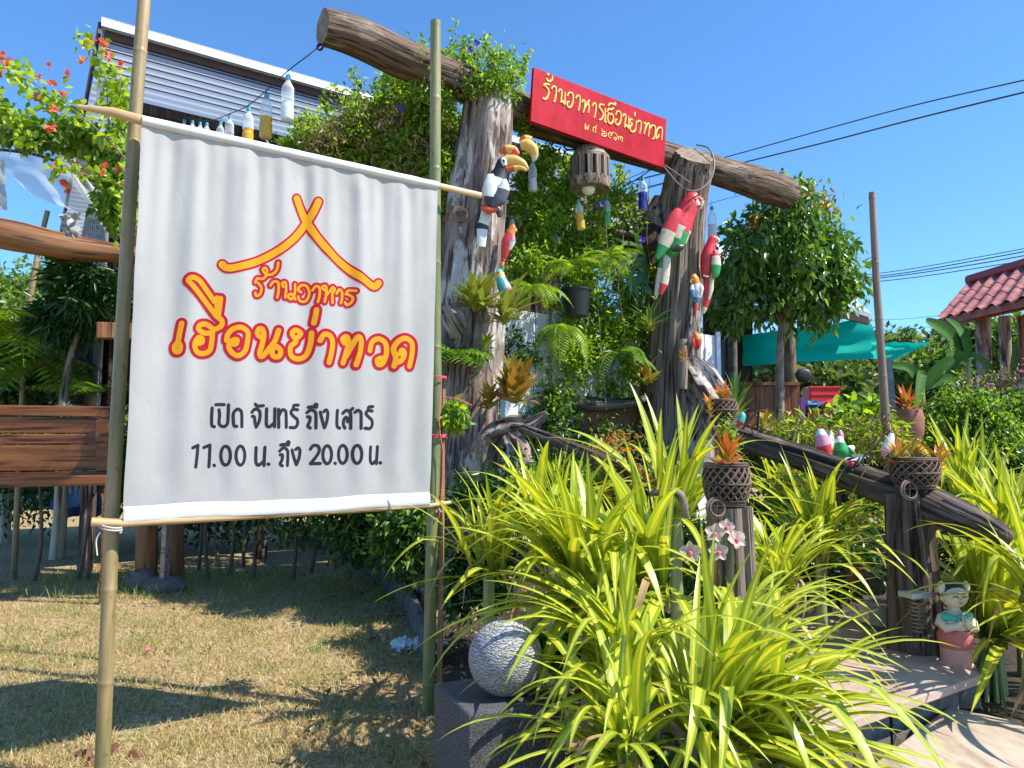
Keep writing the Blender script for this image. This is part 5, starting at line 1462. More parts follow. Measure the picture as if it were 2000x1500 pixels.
def beye(t, x, y, Y, r=2.2, dy=-0.072):
    mb = MB(); mb.ell(P(x, y, Y + dy), pxm(r, Y), 10, 8); mb.build('eye', BC['black'], t)
# large parrot
t = T('parrot_figure', 'large painted parrot, red head, white band and green wings, on the right trunk post', 'bird figure', P(1322, 482, 8.482), 'painted bird figures on the trunk posts')
YP = 8.468
bpart('body', t, YP, [(1362, 378, 4), (1355, 386, 15), (1348, 400, 19), (1338, 420, 21), (1325, 445, 27), (1316, 470, 26), (1308, 492, 17), (1303, 505, 7)], ['red', 'red', 'red', 'red', 'cream', 'green', 'green'])
bpart('wing', t, YP, [(1326, 408, 6), (1319, 425, 14), (1308, 452, 17), (1296, 480, 12), (1283, 505, 4)], ['red', 'red', 'cream', 'green'], dy=-0.109, flat=.4)
bpart('wing', t, YP, [(1340, 430, 8), (1332, 452, 15), (1324, 478, 12), (1312, 496, 4)], ['red', 'green', 'green'], dy=-0.087, flat=.4)
bpart('tail', t, YP, [(1300, 490, 11), (1294, 525, 10), (1288, 555, 9), (1281, 578, 3)], ['green', 'cream', 'cream'], flat=.4)
bpart('tail', t, YP, [(1303, 492, 8), (1301, 530, 8), (1297, 555, 8), (1290, 575, 3)], ['cream', 'cream', 'red'], dy=-0.029, flat=.4)
bpart('face', t, YP, [(1352, 388, 3), (1359, 394, 7), (1363, 402, 5)], ['cream', 'cream'], dy=-0.051, flat=.6)
bpart('beak', t, YP, [(1362, 386, 5), (1370, 394, 6), (1368, 408, 1.5)], ['red', 'cream'], dy=-0.029)
bpart('foot', t, YP, [(1312, 488, 4), (1326, 484, 8), (1336, 482, 3)], ['foot', 'foot'], dy=-0.102)
beye(t, 1358, 390, YP, 2.2, -0.123)
# second red parrot
t = T('parrot_figure', 'red painted parrot with white and green wing, right edge of the right trunk post', 'bird figure', P(1380, 540, 8.7), 'painted bird figures on the trunk posts')
YP = 8.671
bpart('body', t, YP, [(1396, 460, 3), (1393, 466, 9), (1388, 478, 10), (1383, 500, 15), (1381, 525, 14), (1378, 545, 8)], ['red'] * 5)
bpart('wing', t, YP, [(1396, 488, 3), (1398, 500, 8), (1399, 518, 10), (1397, 535, 8), (1393, 545, 2)], ['red', 'cream', 'green', 'green'], dy=-0.087, flat=.5)
bpart('tail', t, YP, [(1382, 540, 9), (1382, 575, 9), (1377, 600, 5), (1374, 612, 2)], ['red', 'red', 'cream'], flat=.5)
bpart('tail', t, YP, [(1390, 540, 4), (1389, 565, 5), (1384, 585, 2)], ['cream', 'cream'], dy=-0.043, flat=.5)
bpart('beak', t, YP, [(1398, 464, 3.5), (1403, 470, 3.5), (1401, 477, 1)], ['cream', 'cream'])
bpart('foot', t, YP, [(1372, 540, 5), (1378, 542, 5), (1384, 540, 2)], ['foot', 'foot'], dy=-0.102)
beye(t, 1396, 466, YP, 1.5, -0.087)
t = T('parakeet_figure', 'small painted bird with an orange head and blue breast on the right trunk post', 'bird figure', P(1360, 575, 8.555), 'painted bird figures on the trunk posts')
YP = 8.497
bpart('body', t, YP, [(1357, 535, 2), (1356, 543, 9), (1359, 555, 9), (1361, 570, 10.5), (1361, 582, 8), (1359, 592, 5)], ['orange', 'orange', 'white', 'white', 'blue'])
bpart('wing', t, YP, [(1352, 556, 2), (1352, 566, 5), (1355, 580, 2)], ['white', 'blue'], dy=-0.072, flat=.5)
bpart('wing', t, YP, [(1369, 555, 2), (1370, 563, 5), (1368, 580, 2)], ['white', 'white'], dy=-0.072, flat=.5)
bpart('tail', t, YP, [(1360, 588, 5), (1359, 602, 4.5), (1358, 615, 2)], ['ored', 'ored'])
bpart('beak', t, YP, [(1352, 545, 3), (1349, 549, 2.5), (1350, 553, .8)], ['yellow', 'yellow'], dy=-0.043)
beye(t, 1354, 543, YP, 1.3, -0.072)
t = T('parakeet_figure', 'smallest painted red and orange bird low on the sawn stub of the right trunk post', 'bird figure', P(1361, 670, 8.482), 'painted bird figures on the trunk posts')
YP = 8.468
bpart('body', t, YP, [(1358, 648, 2), (1359, 655, 8), (1362, 664, 9), (1362, 673, 8), (1361, 684, 3)], ['ored', 'orange', 'red', 'red'])
bpart('wing', t, YP, [(1354, 660, 2), (1354, 668, 4), (1357, 678, 1)], ['red', 'red'], dy=-0.058, flat=.5)
beye(t, 1356, 655, YP, 1.2, -0.065)
bpart('beak', t, YP, [(1353, 655, 2.5), (1350, 658, 2), (1351, 661, .6)], ['yellow', 'yellow'], dy=-0.029)
# left post
t = T('hornbill_figure', 'painted hornbill with white body, black head and big yellow bill on the left trunk post', 'bird figure', P(965, 405, 6.888), 'painted bird figures on the trunk posts')
YP = 6.844
bpart('body', t, YP, [(985, 305, 4), (984, 316, 14), (980, 335, 17), (973, 352, 22), (967, 375, 27), (962, 395, 20), (957, 408, 9)], ['black', 'black', 'black', 'white', 'white', 'ored'])
bpart('wing', t, YP, [(958, 340, 6), (958, 360, 14), (957, 385, 13), (953, 402, 3)], ['white', 'white', 'black'], dy=-0.109, flat=.4)
bpart('wing', t, YP, [(985, 350, 4), (984, 370, 12), (974, 390, 14), (960, 402, 3)], ['white', 'grey', 'grey'], dy=-0.109, flat=.4)
bpart('face', t, YP, [(980, 308, 3), (984, 314, 7), (986, 324, 4)], ['white', 'white'], dy=-0.058, flat=.6)
bpart('bill', t, YP, [(984, 318, 12), (1002, 315, 13), (1020, 322, 10), (1031, 332, 3)], ['yellow', 'yellow', 'yellow'], dy=-0.029, flat=.6)
bpart('lower_bill', t, YP, [(988, 332, 6), (1004, 329, 6), (1018, 328, 4), (1029, 334, 1.5)], ['ored', 'yellow', 'yellow'], dy=-0.043, flat=.6)
bpart('casque', t, YP, [(976, 298, 4), (988, 292, 9), (1002, 294, 10), (1012, 303, 5)], ['ored', 'yellow', 'ored'], dy=-0.029, flat=.7)
bpart('tail', t, YP, [(952, 405, 11), (947, 430, 11), (944, 438, 11), (942, 448, 11), (940, 482, 8)], ['white', 'white', 'black', 'white'], flat=.4)
bpart('foot', t, YP, [(940, 404, 4), (955, 410, 8), (972, 408, 5)], ['ored', 'ored'], dy=-0.087)
bpart('perch', t, YP, [(966, 402, 6), (974, 412, 7), (976, 424, 4)], ['foot', 'foot'], dy=-0.043)
beye(t, 984, 314, YP, 2.6, -0.102)
t = T('hornbill_figure', 'second hornbill bill and casque, bright yellow, peeking behind the first hornbill', 'bird figure', P(1030, 290, 7.178), 'painted bird figures on the trunk posts')
YP = 7.178
bpart('head', t, YP, [(1005, 300, 6), (1012, 292, 10), (1022, 288, 10)], ['black', 'black'])
bpart('casque', t, YP, [(1016, 277, 5), (1026, 272, 9), (1038, 274, 7)], ['ored', 'yellow'], flat=.7)
bpart('bill', t, YP, [(1016, 286, 9), (1028, 284, 13), (1040, 292, 12), (1044, 305, 8), (1042, 316, 2)], ['yellow', 'yellow', 'yellow', 'cream'], dy=-0.029, flat=.7)
mb = MB(); mb.tube([P(990, 330, 7.178), P(1008, 300, 7.206)], [.058, .05], 10); mb.build('neck', BC['black'], t)
t = T('parakeet_figure', 'red painted parakeet with a pale wing on the right side of the left post', 'bird figure', P(992, 480, 6.96), 'painted bird figures on the trunk posts')
YP = 6.960
bpart('body', t, YP, [(1003, 438, 2), (1001, 446, 8), (997, 456, 9), (991, 472, 12), (987, 490, 9), (984, 504, 5)], ['ored', 'orange', 'red', 'red', 'red'])
bpart('wing', t, YP, [(1002, 458, 3), (1001, 472, 6), (996, 488, 2)], ['pink', 'white'], dy=-0.072, flat=.5)
bpart('tail', t, YP, [(984, 495, 6), (982, 512, 4), (981, 520, 2)], ['red', 'yellow'])
bpart('beak', t, YP, [(1005, 446, 3), (1008, 450, 2.5), (1006, 454, .8)], ['yellow', 'yellow'])
beye(t, 1003, 445, YP, 1.5, -0.072)
t = T('parakeet_figure', 'turquoise painted parakeet with pink and blue wings on the left trunk post', 'bird figure', P(985, 570, 6.888), 'painted bird figures on the trunk posts')
YP = 6.844
bpart('body', t, YP, [(977, 525, 2), (976, 533, 9), (978, 543, 10), (984, 560, 13), (988, 576, 11), (991, 592, 6)], ['teal', 'yellow', 'teal', 'teal', 'teal'])
bpart('wing', t, YP, [(985, 548, 3), (991, 562, 8), (995, 580, 6), (996, 590, 2)], ['white', 'pink', 'blue'], dy=-0.087, flat=.5)
bpart('tail', t, YP, [(990, 585, 6), (990, 600, 5), (988, 612, 2)], ['orange', 'orange'])
bpart('beak', t, YP, [(971, 535, 3.5), (967, 540, 3), (968, 545, 1)], ['yellow', 'yellow'])
beye(t, 974, 532, YP, 1.6, -0.080)

# ------------------------------------------------------------------ praying girl figurine
YG = 4.40
gb = P(1868, 1300, YG); hg = pxm(155, YG); k = hg
fig = T('girl_figurine', 'painted figurine of a girl with hands pressed together beside the deck', 'figurine', gb)
SK = M_paint('figurine_skin', (.72, .66, .52), .5); PK = M_paint('figurine_pink', (.60, .16, .14), .5); PK2 = M_paint('figurine_pale_pink', (.66, .34, .30), .5); TE = M_paint('figurine_teal', (.06, .48, .42), .35); HB = M_flat('figurine_hair', (.02, .018, .018), .5)
mb = MB(); mb.lathe([(0, 0), (.20 * k, 0), (.205 * k, .02 * k), (.17 * k, .05 * k), (.175 * k, .22 * k)], gb, 20); mb.build('skirt_hem', PK2, fig)
mb = MB(); mb.lathe([(.176 * k, .22 * k), (.20 * k, .30 * k), (.20 * k, .38 * k), (.17 * k, .44 * k), (.12 * k, .46 * k)], gb, 20); mb.build('skirt', PK, fig)
mb = MB(); mb.lathe([(.15 * k, .44 * k), (.175 * k, .52 * k), (.165 * k, .60 * k), (.10 * k, .65 * k), (.07 * k, .68 * k), (.07 * k, .72 * k)], gb, 18); mb.build('torso', SK, fig)
mb = MB(); mb.tube([gb + Vector((-.17 * k, -.05 * k, .60 * k)), gb + Vector((-.04 * k, -.15 * k, .59 * k)), gb + Vector((.10 * k, -.12 * k, .63 * k)), gb + Vector((.19 * k, .0, .60 * k))], [.055 * k, .04 * k, .05 * k, .05 * k], 10, amp=.1); mb.build('sash', TE, fig)
for sg in (-1, 1):
    mb = MB(); mb.tube([gb + Vector((sg * .15 * k, 0, .60 * k)), gb + Vector((sg * .20 * k, -.04 * k, .52 * k)), gb + Vector((sg * .17 * k, -.12 * k, .47 * k)), gb + Vector((sg * .07 * k, -.18 * k, .51 * k)), gb + Vector((sg * .02 * k, -.19 * k, .56 * k))], [.05 * k, .06 * k, .055 * k, .04 * k, .03 * k], 10); mb.build('arm', SK, fig)
    mb = MB()
    for j in range(5):
        b_ = gb + Vector((sg * .014 * k, -.19 * k - .006 * j, .55 * k)); mb.tube([b_ + Vector((0, (j - 2) * .010 * k, 0)), b_ + Vector((sg * .002, (j - 2) * .010 * k, (.09 - .008 * abs(j - 2)) * k))], [.011 * k, .007 * k], 6)
    mb.build('hand', SK, fig)
hc = gb + Vector((0, -.02 * k, .84 * k))
mb = MB(); mb.ell(hc, (.155 * k, .14 * k, .145 * k), 20, 16); mb.build('head', SK, fig)
mb = MB(); mb.ell(hc + Vector((0, .035 * k, .03 * k)), (.165 * k, .145 * k, .15 * k), 20, 16); mb.build('hair', HB, fig)
for sg in (-1, 1):
    mb = MB(); mb.ell(hc + Vector((sg * .15 * k, 0, .10 * k)), (.045 * k, .05 * k, .085 * k), 12, 10); mb.build('hair_bun', SK, fig)
    mb = MB(); mb.tube([hc + Vector((sg * .085 * k, -.128 * k, .005 * k)), hc + Vector((sg * .055 * k, -.143 * k, .018 * k)), hc + Vector((sg * .025 * k, -.148 * k, .005 * k))], .006 * k, 5); mb.build('eye', HB, fig)
    mb = MB(); mb.tube([hc + Vector((sg * .09 * k, -.12 * k, .045 * k)), hc + Vector((sg * .055 * k, -.136 * k, .06 * k)), hc + Vector((sg * .02 * k, -.142 * k, .045 * k))], .004 * k, 5); mb.build('eyebrow', HB, fig)
    mb = MB(); mb.ell(hc + Vector((sg * .155 * k, 0, -.02 * k)), (.02 * k, .025 * k, .035 * k), 8, 6); mb.build('ear', SK, fig)
mb = MB(); mb.tube([hc + Vector((-.022 * k, -.138 * k, -.06 * k)), hc + Vector((0, -.142 * k, -.066 * k)), hc + Vector((.022 * k, -.138 * k, -.06 * k))], .006 * k, 5); mb.build('mouth', PK, fig)
mb = MB(); mb.ell(hc + Vector((0, -.145 * k, -.02 * k)), (.013 * k, .013 * k, .018 * k), 8, 6); mb.build('nose', SK, fig)
mb = MB(); mb.lathe([(0, -.2), (.24 * k, -.2), (.22 * k, 0), (0, 0)], gb, 14); solo(mb, 'small_stone', bpy.data.materials['rough_concrete'], 'rough little stone under the girl figurine', 'stone', gb)
# second figurine mostly hidden in the leaves at the left of the deck
gb2 = P(1548, 1432, 3.05); k = pxm(120, 3.05)
fig2 = T('girl_figurine', 'second painted figurine almost hidden in striped leaves at the left end of the deck', 'figurine', gb2)
mb = MB(); mb.lathe([(0, 0), (.22 * k, 0), (.2 * k, .3 * k), (.16 * k, .45 * k)], gb2, 16); mb.build('skirt', PK, fig2)
mb = MB(); mb.lathe([(.15 * k, .45 * k), (.17 * k, .55 * k), (.08 * k, .66 * k), (.06 * k, .7 * k)], gb2, 16); mb.build('torso', TE, fig2)
mb = MB(); mb.ell(gb2 + Vector((0, 0, .84 * k)), .15 * k, 14, 10); mb.build('head', SK, fig2)
mb = MB(); mb.ell(gb2 + Vector((0, .02, .87 * k)), .155 * k, 14, 10); mb.build('hair', HB, fig2)
# spring shock absorber hung on the rail post
q = P(1790, 1165, 4.5)
t = T('old_spring', 'rusty coil spring with a pale square plate beside the deck post', 'spring', P(1792, 1215, 4.5))
mb = MB(); mb.tube([q + Vector((.045 * math.cos(a * .9), .045 * math.sin(a * .9), -.02 - .0032 * a)) for a in range(0, 55)], .006, 6); mb.build('coil', M_flat('steel', (.3, .28, .27), .35, .8), t)
mb = MB(); mb.box(q + Vector((-.01, 0, .012)), (.14, .11, .03), rz=.3); mb.build('plate', M_flat('pale_metal', (.6, .6, .6), .4, .3), t, bevel=.003)

# ------------------------------------------------------------------ orchids
MAT['petal'] = M_leaf('orchid_petal', [(.58, .46, .40), (.66, .50, .42), (.68, .58, .50)], trans=.3, tcol=(1, .95, .9), rough=.5)
MAT['lip'] = M_flat('pink_orchid_lip', (.78, .16, .22), .5)
def orchid(label, x, y, Y, r, seed):
    rn = random.Random(seed); c = P(x, y, Y); t = T('orchid_flower', label, 'flower', c, 'pale pink orchid flowers on the grey post')
    R = pxm(r * .84, Y); f = Vector((rn.uniform(-.3, .3), -1, rn.uniform(0, .4))).normalized(); ux = f.cross(Vector((0, 0, 1))).normalized(); uz = ux.cross(f)
    a0 = rn.uniform(-.3, .3)
    for k in range(5):
        a = a0 + math.pi / 2 + 2 * math.pi * k / 5
        d = ux * math.cos(a) + uz * math.sin(a); s = f.cross(d)
        w = R * (.52 if k in (1, 4) else .36)
        mb = MB(); rows = []
        for j in range(6):
            q = j / 5; ww = w * math.sin(math.pi * min(.98, .12 + q * .86)) ** .7
            ctr = c + d * (R * q) + f * (R * .22 * math.sin(q * 2.2))
            rows.append([mb.add(ctr + s * ww * u + f * (abs(u) * .12 * R)) for u in (-1, -.5, 0, .5, 1)])
        for j in range(5):
            for u in range(4): mb.face((rows[j][u], rows[j][u + 1], rows[j + 1][u + 1], rows[j + 1][u]))
        mb.build('petal', MAT['petal'], t)
    mb = MB(); mb.ell(c + f * R * .22 - uz * R * .12, (R * .24, R * .2, R * .24), 10, 8, amp=.2); mb.build('lip', MAT['lip'], t)
    mb = MB(); mb.tube([c - f * R * .1, c - f * R * .5 - Vector((0, 0, R * .8)), c - f * R * .3 - Vector((0, 0, R * 2.2))], R * .05, 5); mb.build('stalk', MAT['leaf_mid'], t)
orchid('upper left orchid flower on the grey post', 1396, 1042, 3.12, 23, 1)
orchid('upper right orchid flower on the grey post', 1437, 1054, 3.12, 24, 2)
orchid('lowest orchid flower of the cluster, tilted down', 1403, 1078, 3.10, 23, 3)
orchid('lone orchid flower left of the post at the edge of the leaves', 1348, 1078, 3.10, 25, 4)
orchid('half hidden orchid bloom behind the other flowers', 1418, 1030, 3.16, 20, 5)
# ------------------------------------------------------------------ foliage masses
def foliage_thing(name, label, cat, blobs, size, mats, seed, org=None, cr=.22, width=.45, droop=.3, six=False, group=None, stems=None, stem_mat=None, up=.35, trunk=None, k=30, shell=.35, outw=.6, extra=None):
    "blobs: (centre, radii, leaf count); the leaves of a plant are one uncountable part"
    rng = np.random.default_rng(seed)
    org = Vector(org) if org is not None else Vector(blobs[0][0])
    t = T(name, label, cat, org, group)
    if not isinstance(mats, (list, tuple)): mats = [mats]
    per = [[] for _ in mats]
    for bi, b in enumerate(blobs):
        c, r, n = b[:3]
        p, out = clump_pts(c, r, n, k=b[3] if len(b) > 3 else k, cr=cr, shell=shell, rng=rng)
        which = rng.integers(0, len(mats), n)
        V, F = None, None
        for mi in range(len(mats)):
            s = which == mi
            if s.sum(): per[mi].append(leaf_arrays(p[s], size, width, droop, outward=out[s] * outw, six=six, rng=rng, up=up))
    for mi, parts in enumerate(per):
        if parts:
            V, F = merge(parts)
            stuff(np_mesh('foliage', V, F, mats[mi], parent=t))
    if stems:
        for pts, r0, r1 in stems:
            mb = MB(); q = smooth([tuple(p) for p in pts], 5)
            mb.tube([Vector(p) for p in q], list(np.linspace(r0, r1, len(q))), 8, amp=.05)
            mb.build('branch', stem_mat or MAT['bark'], t)
    if trunk:
        pts, r0, r1 = trunk; q = smooth([tuple(p) for p in pts], 5)
        mb = MB(); mb.tube([Vector(p) for p in q], list(np.linspace(r0, r1, len(q))), 12, amp=.06); mb.build('trunk', stem_mat or MAT['bark'], t)
    return t
def B(px, py, Y, rx, ry, n, rd=None):
    return (tuple(P(px, py, Y)), (pxm(rx, Y), (rd if rd else pxm((rx + ry) / 2, Y) * .8), pxm(ry, Y)), n)
def pathleaves(t, pts, n, spread, size, mat, rng, width=.6, six=True, droop=.4, r=.004, stem=True, smat=None, name='twig'):
    q = [Vector(p) for p in smooth([tuple(p) for p in pts], 6)]
    if stem:
        mb = MB(); mb.tube(q, list(np.linspace(r, r * .4, len(q))), 5, caps=False); mb.build(name, smat or MAT['bark'], t)
    idx_ = rng.random(n) * (len(q) - 1); P_ = []
    for f in idx_:
        i = int(f); P_.append(np.array(q[i].lerp(q[min(len(q) - 1, i + 1)], f - i)) + rng.normal(size=3) * spread)
    return leaf_arrays(np.array(P_), size, width, droop, six=six, rng=rng)
rg = np.random.default_rng(99)

# vine mass above and behind the banner
t = foliage_thing('climbing_vine', 'thick green climbing vine heaped over a frame behind the top right of the banner', 'vine',
    [B(655, 275, 7.8, 82, 42, 4600, .5), B(755, 240, 7.7, 88, 58, 7000, .5), B(835, 250, 7.6, 75, 90, 8000, .45), B(720, 320, 7.8, 170, 60, 9000, .5), B(870, 340, 7.5, 50, 100, 5000, .35), B(800, 170, 7.6, 60, 35, 2600, .3), B(590, 305, 7.9, 50, 28, 1800, .35)],
    .058, [MAT['leaf_vine'], MAT['leaf_vine'], MAT['leaf_mid'], MAT['leaf_lime']], 21, cr=.16, k=46, shell=.3, stems=[([P(830, 480, 7.7), P(800, 330, 7.6), P(740, 240, 7.6), P(640, 250, 7.8)], .04, .015), ([P(870, 500, 7.5), P(860, 350, 7.5), P(820, 180, 7.5)], .04, .015)])
rng_ = np.random.default_rng(4)
parts = []
for pts in (([(690, 190), (700, 165), (690, 140)]), ([(740, 190), (735, 160), (760, 145)]), ([(640, 215), (630, 190), (655, 170)])):
    parts.append(pathleaves(t, [P(x, y, 7.7) for x, y in pts], 60, .03, .058, None, rng_))
V, F = merge(parts); stuff(np_mesh('foliage', V, F, MAT['leaf_vine'], parent=t))
V, F = leaf_arrays(*[clump_pts(tuple(P(740, 290, 7.4)), (.9, .25, .45), 2600, k=30, cr=.2)[0]], .06, .3, .6); stuff(np_mesh('dead_foliage', V, F, MAT['leaf_dry'], parent=t))
# dark shaded growth lower behind the banner and pole
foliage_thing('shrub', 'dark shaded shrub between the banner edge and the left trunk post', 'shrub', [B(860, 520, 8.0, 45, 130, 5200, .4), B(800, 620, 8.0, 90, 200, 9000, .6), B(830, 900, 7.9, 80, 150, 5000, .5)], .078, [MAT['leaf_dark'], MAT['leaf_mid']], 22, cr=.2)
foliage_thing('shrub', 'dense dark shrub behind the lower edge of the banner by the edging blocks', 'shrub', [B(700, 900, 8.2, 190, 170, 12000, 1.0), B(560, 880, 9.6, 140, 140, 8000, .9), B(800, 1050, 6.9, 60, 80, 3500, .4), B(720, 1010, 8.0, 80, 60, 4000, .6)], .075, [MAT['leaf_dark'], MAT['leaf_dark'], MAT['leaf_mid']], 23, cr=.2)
# butterfly pea creeper on the gate log
t = foliage_thing('creeper', 'light creeper with small blue flowers growing over the gate log at the left post', 'vine',
    [B(945, 135, 7.15, 55, 20, 800, .3), B(925, 168, 7.05, 60, 12, 700, .2), B(880, 125, 7.1, 20, 34, 420, .15), B(830, 130, 6.9, 20, 45, 520, .15), B(850, 190, 7.0, 40, 16, 500, .15), B(975, 180, 7.2, 36, 12, 350, .15), B(1012, 240, 7.5, 16, 40, 500, .15), B(915, 92, 7.1, 30, 18, 140, .2), B(985, 125, 7.3, 26, 20, 140, .2)], .056, [MAT['leaf_vine'], MAT['leaf_mid']], 24, cr=.3, k=16)
parts = []
for pts in ([(885, 130), (880, 85), (893, 40)], [(930, 130), (905, 90), (925, 70)], [(960, 130), (1000, 140), (1035, 95)], [(980, 170), (1015, 165), (1020, 130)], [(950, 110), (945, 85), (960, 65)], [(1000, 150), (1018, 145), (1030, 112)]):
    parts.append(pathleaves(t, [P(x, y, 7.178) for x, y in pts], 34, .018, .055, None, rng_, r=.004))
V, F = merge(parts); stuff(np_mesh('foliage', V, F, MAT['leaf_vine'], parent=t))
MAT['bluefl'] = M_flat('violet_blue_petal', (.06, .03, .42), .6)
for x, y, Y in ((917, 98, 6.96), (930, 85, 7.03), (957, 128, 7.03), (782, 212, 7.1), (1163, 405, 8.45), (1176, 398, 7.93), (1254, 468, 8.06), (1087, 465, 8.06)):
    tt = T('blue_flower', 'deep blue creeper flower at ' + {917: 'the crown of the creeper over the log', 930: 'the tip above its neighbour on the log creeper', 957: 'the right side of the log creeper', 782: 'the upper edge of the vine heap behind the pole', 1163: 'the green bottle inside the gate', 1176: 'the vine top right below the lantern', 1254: 'the burl of the right trunk post', 1087: 'the leaves in the middle of the gate'}[x], 'flower', P(x, y, Y))
    for k in range(4):
        a = k * 1.6 + x; mb = MB(); c = P(x, y, Y); R = .038
        d = Vector((math.cos(a), -.3, math.sin(a))); s = Vector((-math.sin(a), 0, math.cos(a)))
        i0 = [mb.add(c), mb.add(c + d * R * .6 + s * R * .5), mb.add(c + d * R * 1.1), mb.add(c + d * R * .6 - s * R * .5)]; mb.face(i0); mb.build('petal', MAT['bluefl'], tt)
# plants inside the gate
vn = [('vine', 'bright vine curtain hanging right of the left trunk post by the hornbills', [B(1050, 330, 8.12, 45, 55, 2028, .3), B(1045, 420, 8.10, 50, 70, 2652, .35), B(1030, 520, 8.00, 40, 60, 1716, .3)], 'leaf_vine', 31),
      ('vine', 'vine curtain in the middle of the gate below the lantern', [B(1120, 440, 8.59, 60, 70, 3276, .35), B(1110, 350, 8.65, 40, 50, 1170, .3), B(1130, 560, 8.63, 55, 90, 2808, .35)], 'leaf_vine', 32),
      ('vine', 'vine curtain at the right of the gate under the blue bottle', [B(1205, 440, 8.98, 45, 70, 2028, .35), B(1225, 540, 9.02, 45, 80, 2184, .35), B(1190, 370, 9.02, 30, 30, 468, .2), B(1215, 340, 9.13, 14, 20, 93, .1)], 'leaf_lime', 33),
      ('shrub', 'leafy shrub in the middle of the gate in front of the white panels', [B(1095, 730, 8.59, 60, 90, 2652, .4), B(1150, 640, 8.81, 50, 70, 2028, .4)], 'leaf_mid', 34),
      ('shrub', 'leafy shrub in front of the white panels beside the right trunk post', [B(1200, 700, 8.96, 60, 95, 3120, .4), B(1245, 620, 9.16, 35, 60, 1248, .3)], 'leaf_vine', 35),
      ('shrub', 'dark low shrub under the horizontal branch inside the gate', [B(1120, 850, 8.44, 110, 60, 3276, .5), B(1220, 900, 8.70, 80, 50, 1716, .4), B(1010, 700, 7.88, 30, 60, 702, .3)], 'leaf_dark', 36),
      ('shrub', 'low green weeds at the foot of the left trunk post', [B(885, 810, 4.55, 22, 22, 202, .12), B(1060, 960, 5.20, 60, 40, 1170, .3), B(1180, 960, 5.00, 60, 35, 936, .3)], 'leaf_mid', 37)]
for cat, label, blobs, mm, sd in vn:
    foliage_thing('hanging_vine' if cat == 'vine' else 'shrub', label, cat, blobs, .066, [MAT[mm], MAT[mm], MAT['leaf_mid' if mm != 'leaf_mid' else 'leaf_lime']], sd, cr=.2, k=26)
t = T('hanging_vine', 'thin bare trailing stems hanging inside the gate', 'vine', P(1150, 400, 6.8))
rr = random.Random(3)
for i in range(12):
    x = rr.uniform(1010, 1285); y0 = rr.uniform(280, 420); Y = rr.uniform(8.2, 9.2)
    mb = MB(); pts = [P(x + rr.uniform(-14, 14) * (j > 0), y0 + j * rr.uniform(60, 110), Y) for j in range(5)]
    q = [Vector(p) for p in smooth([tuple(p) for p in pts], 4)]; mb.tube(q, .004, 4, caps=False); mb.build('stem', MAT['bark'], t)
foliage_thing('shrub', 'reddish orange flowering weeds behind the dark left rail', 'shrub', [B(1225, 950, 4.7, 50, 40, 900, .25), B(1200, 880, 5.4, 40, 30, 400, .2)], .04, [MAT['leaf_croton'], MAT['leaf_dry'], MAT['leaf_brom']], 38, cr=.25, k=14)

# ------------------------------------------------------------------ edging blocks, bench, swing, left background
ex = [G(548, 1048), G(600, 1062), G(650, 1082), G(700, 1112), G(745, 1150), G(785, 1195), G(808, 1250), G(826, 1320)]
MAT['edge'] = M_plain('old_concrete_edging', [(.045, .045, .05), (.10, .10, .10), (.17, .165, .16)], .9, 'world', ns=10, bmp=.6, bd=.006)
elab = ['farthest left', 'second from the far end', 'third from the far end', 'fourth, tilted outward', 'fifth, beside a twig', 'sixth, left of the bamboo pole', 'nearest, behind the plastic scraps']
for i, (a, b) in enumerate(zip(ex, ex[1:])):
    h = [.26, .28, .30, .33, .30, .24, .2][i]; d = (b - a).normalized(); n_ = Vector((-d.y, d.x, 0)); a = a + d * .02; b = b - d * .02
    mb = MB(); mb.slab([a + Vector((0, 0, -.05)), b + Vector((0, 0, -.05)), b + Vector((0, 0, h * (1 - .06 * (i % 2)))) + n_ * .03, a + Vector((0, 0, h)) + n_ * .03], -n_, .05)
    solo(mb, 'edging_block', MAT['edge'], 'upright concrete edging block of the plant bed, ' + elab[i], 'edging block', a, 'concrete edging blocks along the plant bed', smooth=False, bevel=.008)
# swing bench
YB2 = 7.8
def bp(x, y, dy=0): return P(x, y, YB2 + dy)
bench = T('swing_bench', 'varnished brown wooden bench with a panelled back behind the left pole', 'bench', bp(60, 950))
for nm, (x0, y0, x1, y1, x2, y2, x3, y3), th, dy in (('top_rail', (-70, 790, 214, 794, 214, 814, -70, 810), .07, -.02), ('back_plank', (-70, 812, 205, 816, 204, 846, -70, 846), .03, 0), ('back_plank', (-70, 848, 204, 848, 204, 866, -70, 868), .035, -.004),
                     ('back_plank', (-70, 870, 204, 868, 204, 918, -70, 922), .03, 0), ('lower_rail', (-70, 924, 206, 920, 206, 930, -70, 934), .05, -.02), ('seat_edge', (-75, 932, 208, 928, 208, 948, -75, 954), .06, -.35)):
    mb = MB(); mb.horiz = True; mb.slab([bp(x0, y0, dy), bp(x1, y1, dy), bp(x2, y2, dy), bp(x3, y3, dy)][::-1], (0, -1, 0), th); mb.build(nm, MAT['polish'], bench, smooth=False, bevel=.008)
mb = MB(); mb.horiz = True; mb.slab([bp(-70, 940, -.36), bp(206, 936, -.36), bp(206, 930, .05), bp(-70, 932, .05)], (0, 0, 1), .04); mb.build('seat', MAT['polish'], bench, smooth=False)
mb = MB(); mb.horiz = True; mb.slab([bp(186, 822, -.05), bp(186, 922, -.05), bp(212, 920, -.05), bp(213, 800, -.05)], (0, -1, 0), .06); mb.build('side_post', MAT['polish'], bench, smooth=False, bevel=.008)
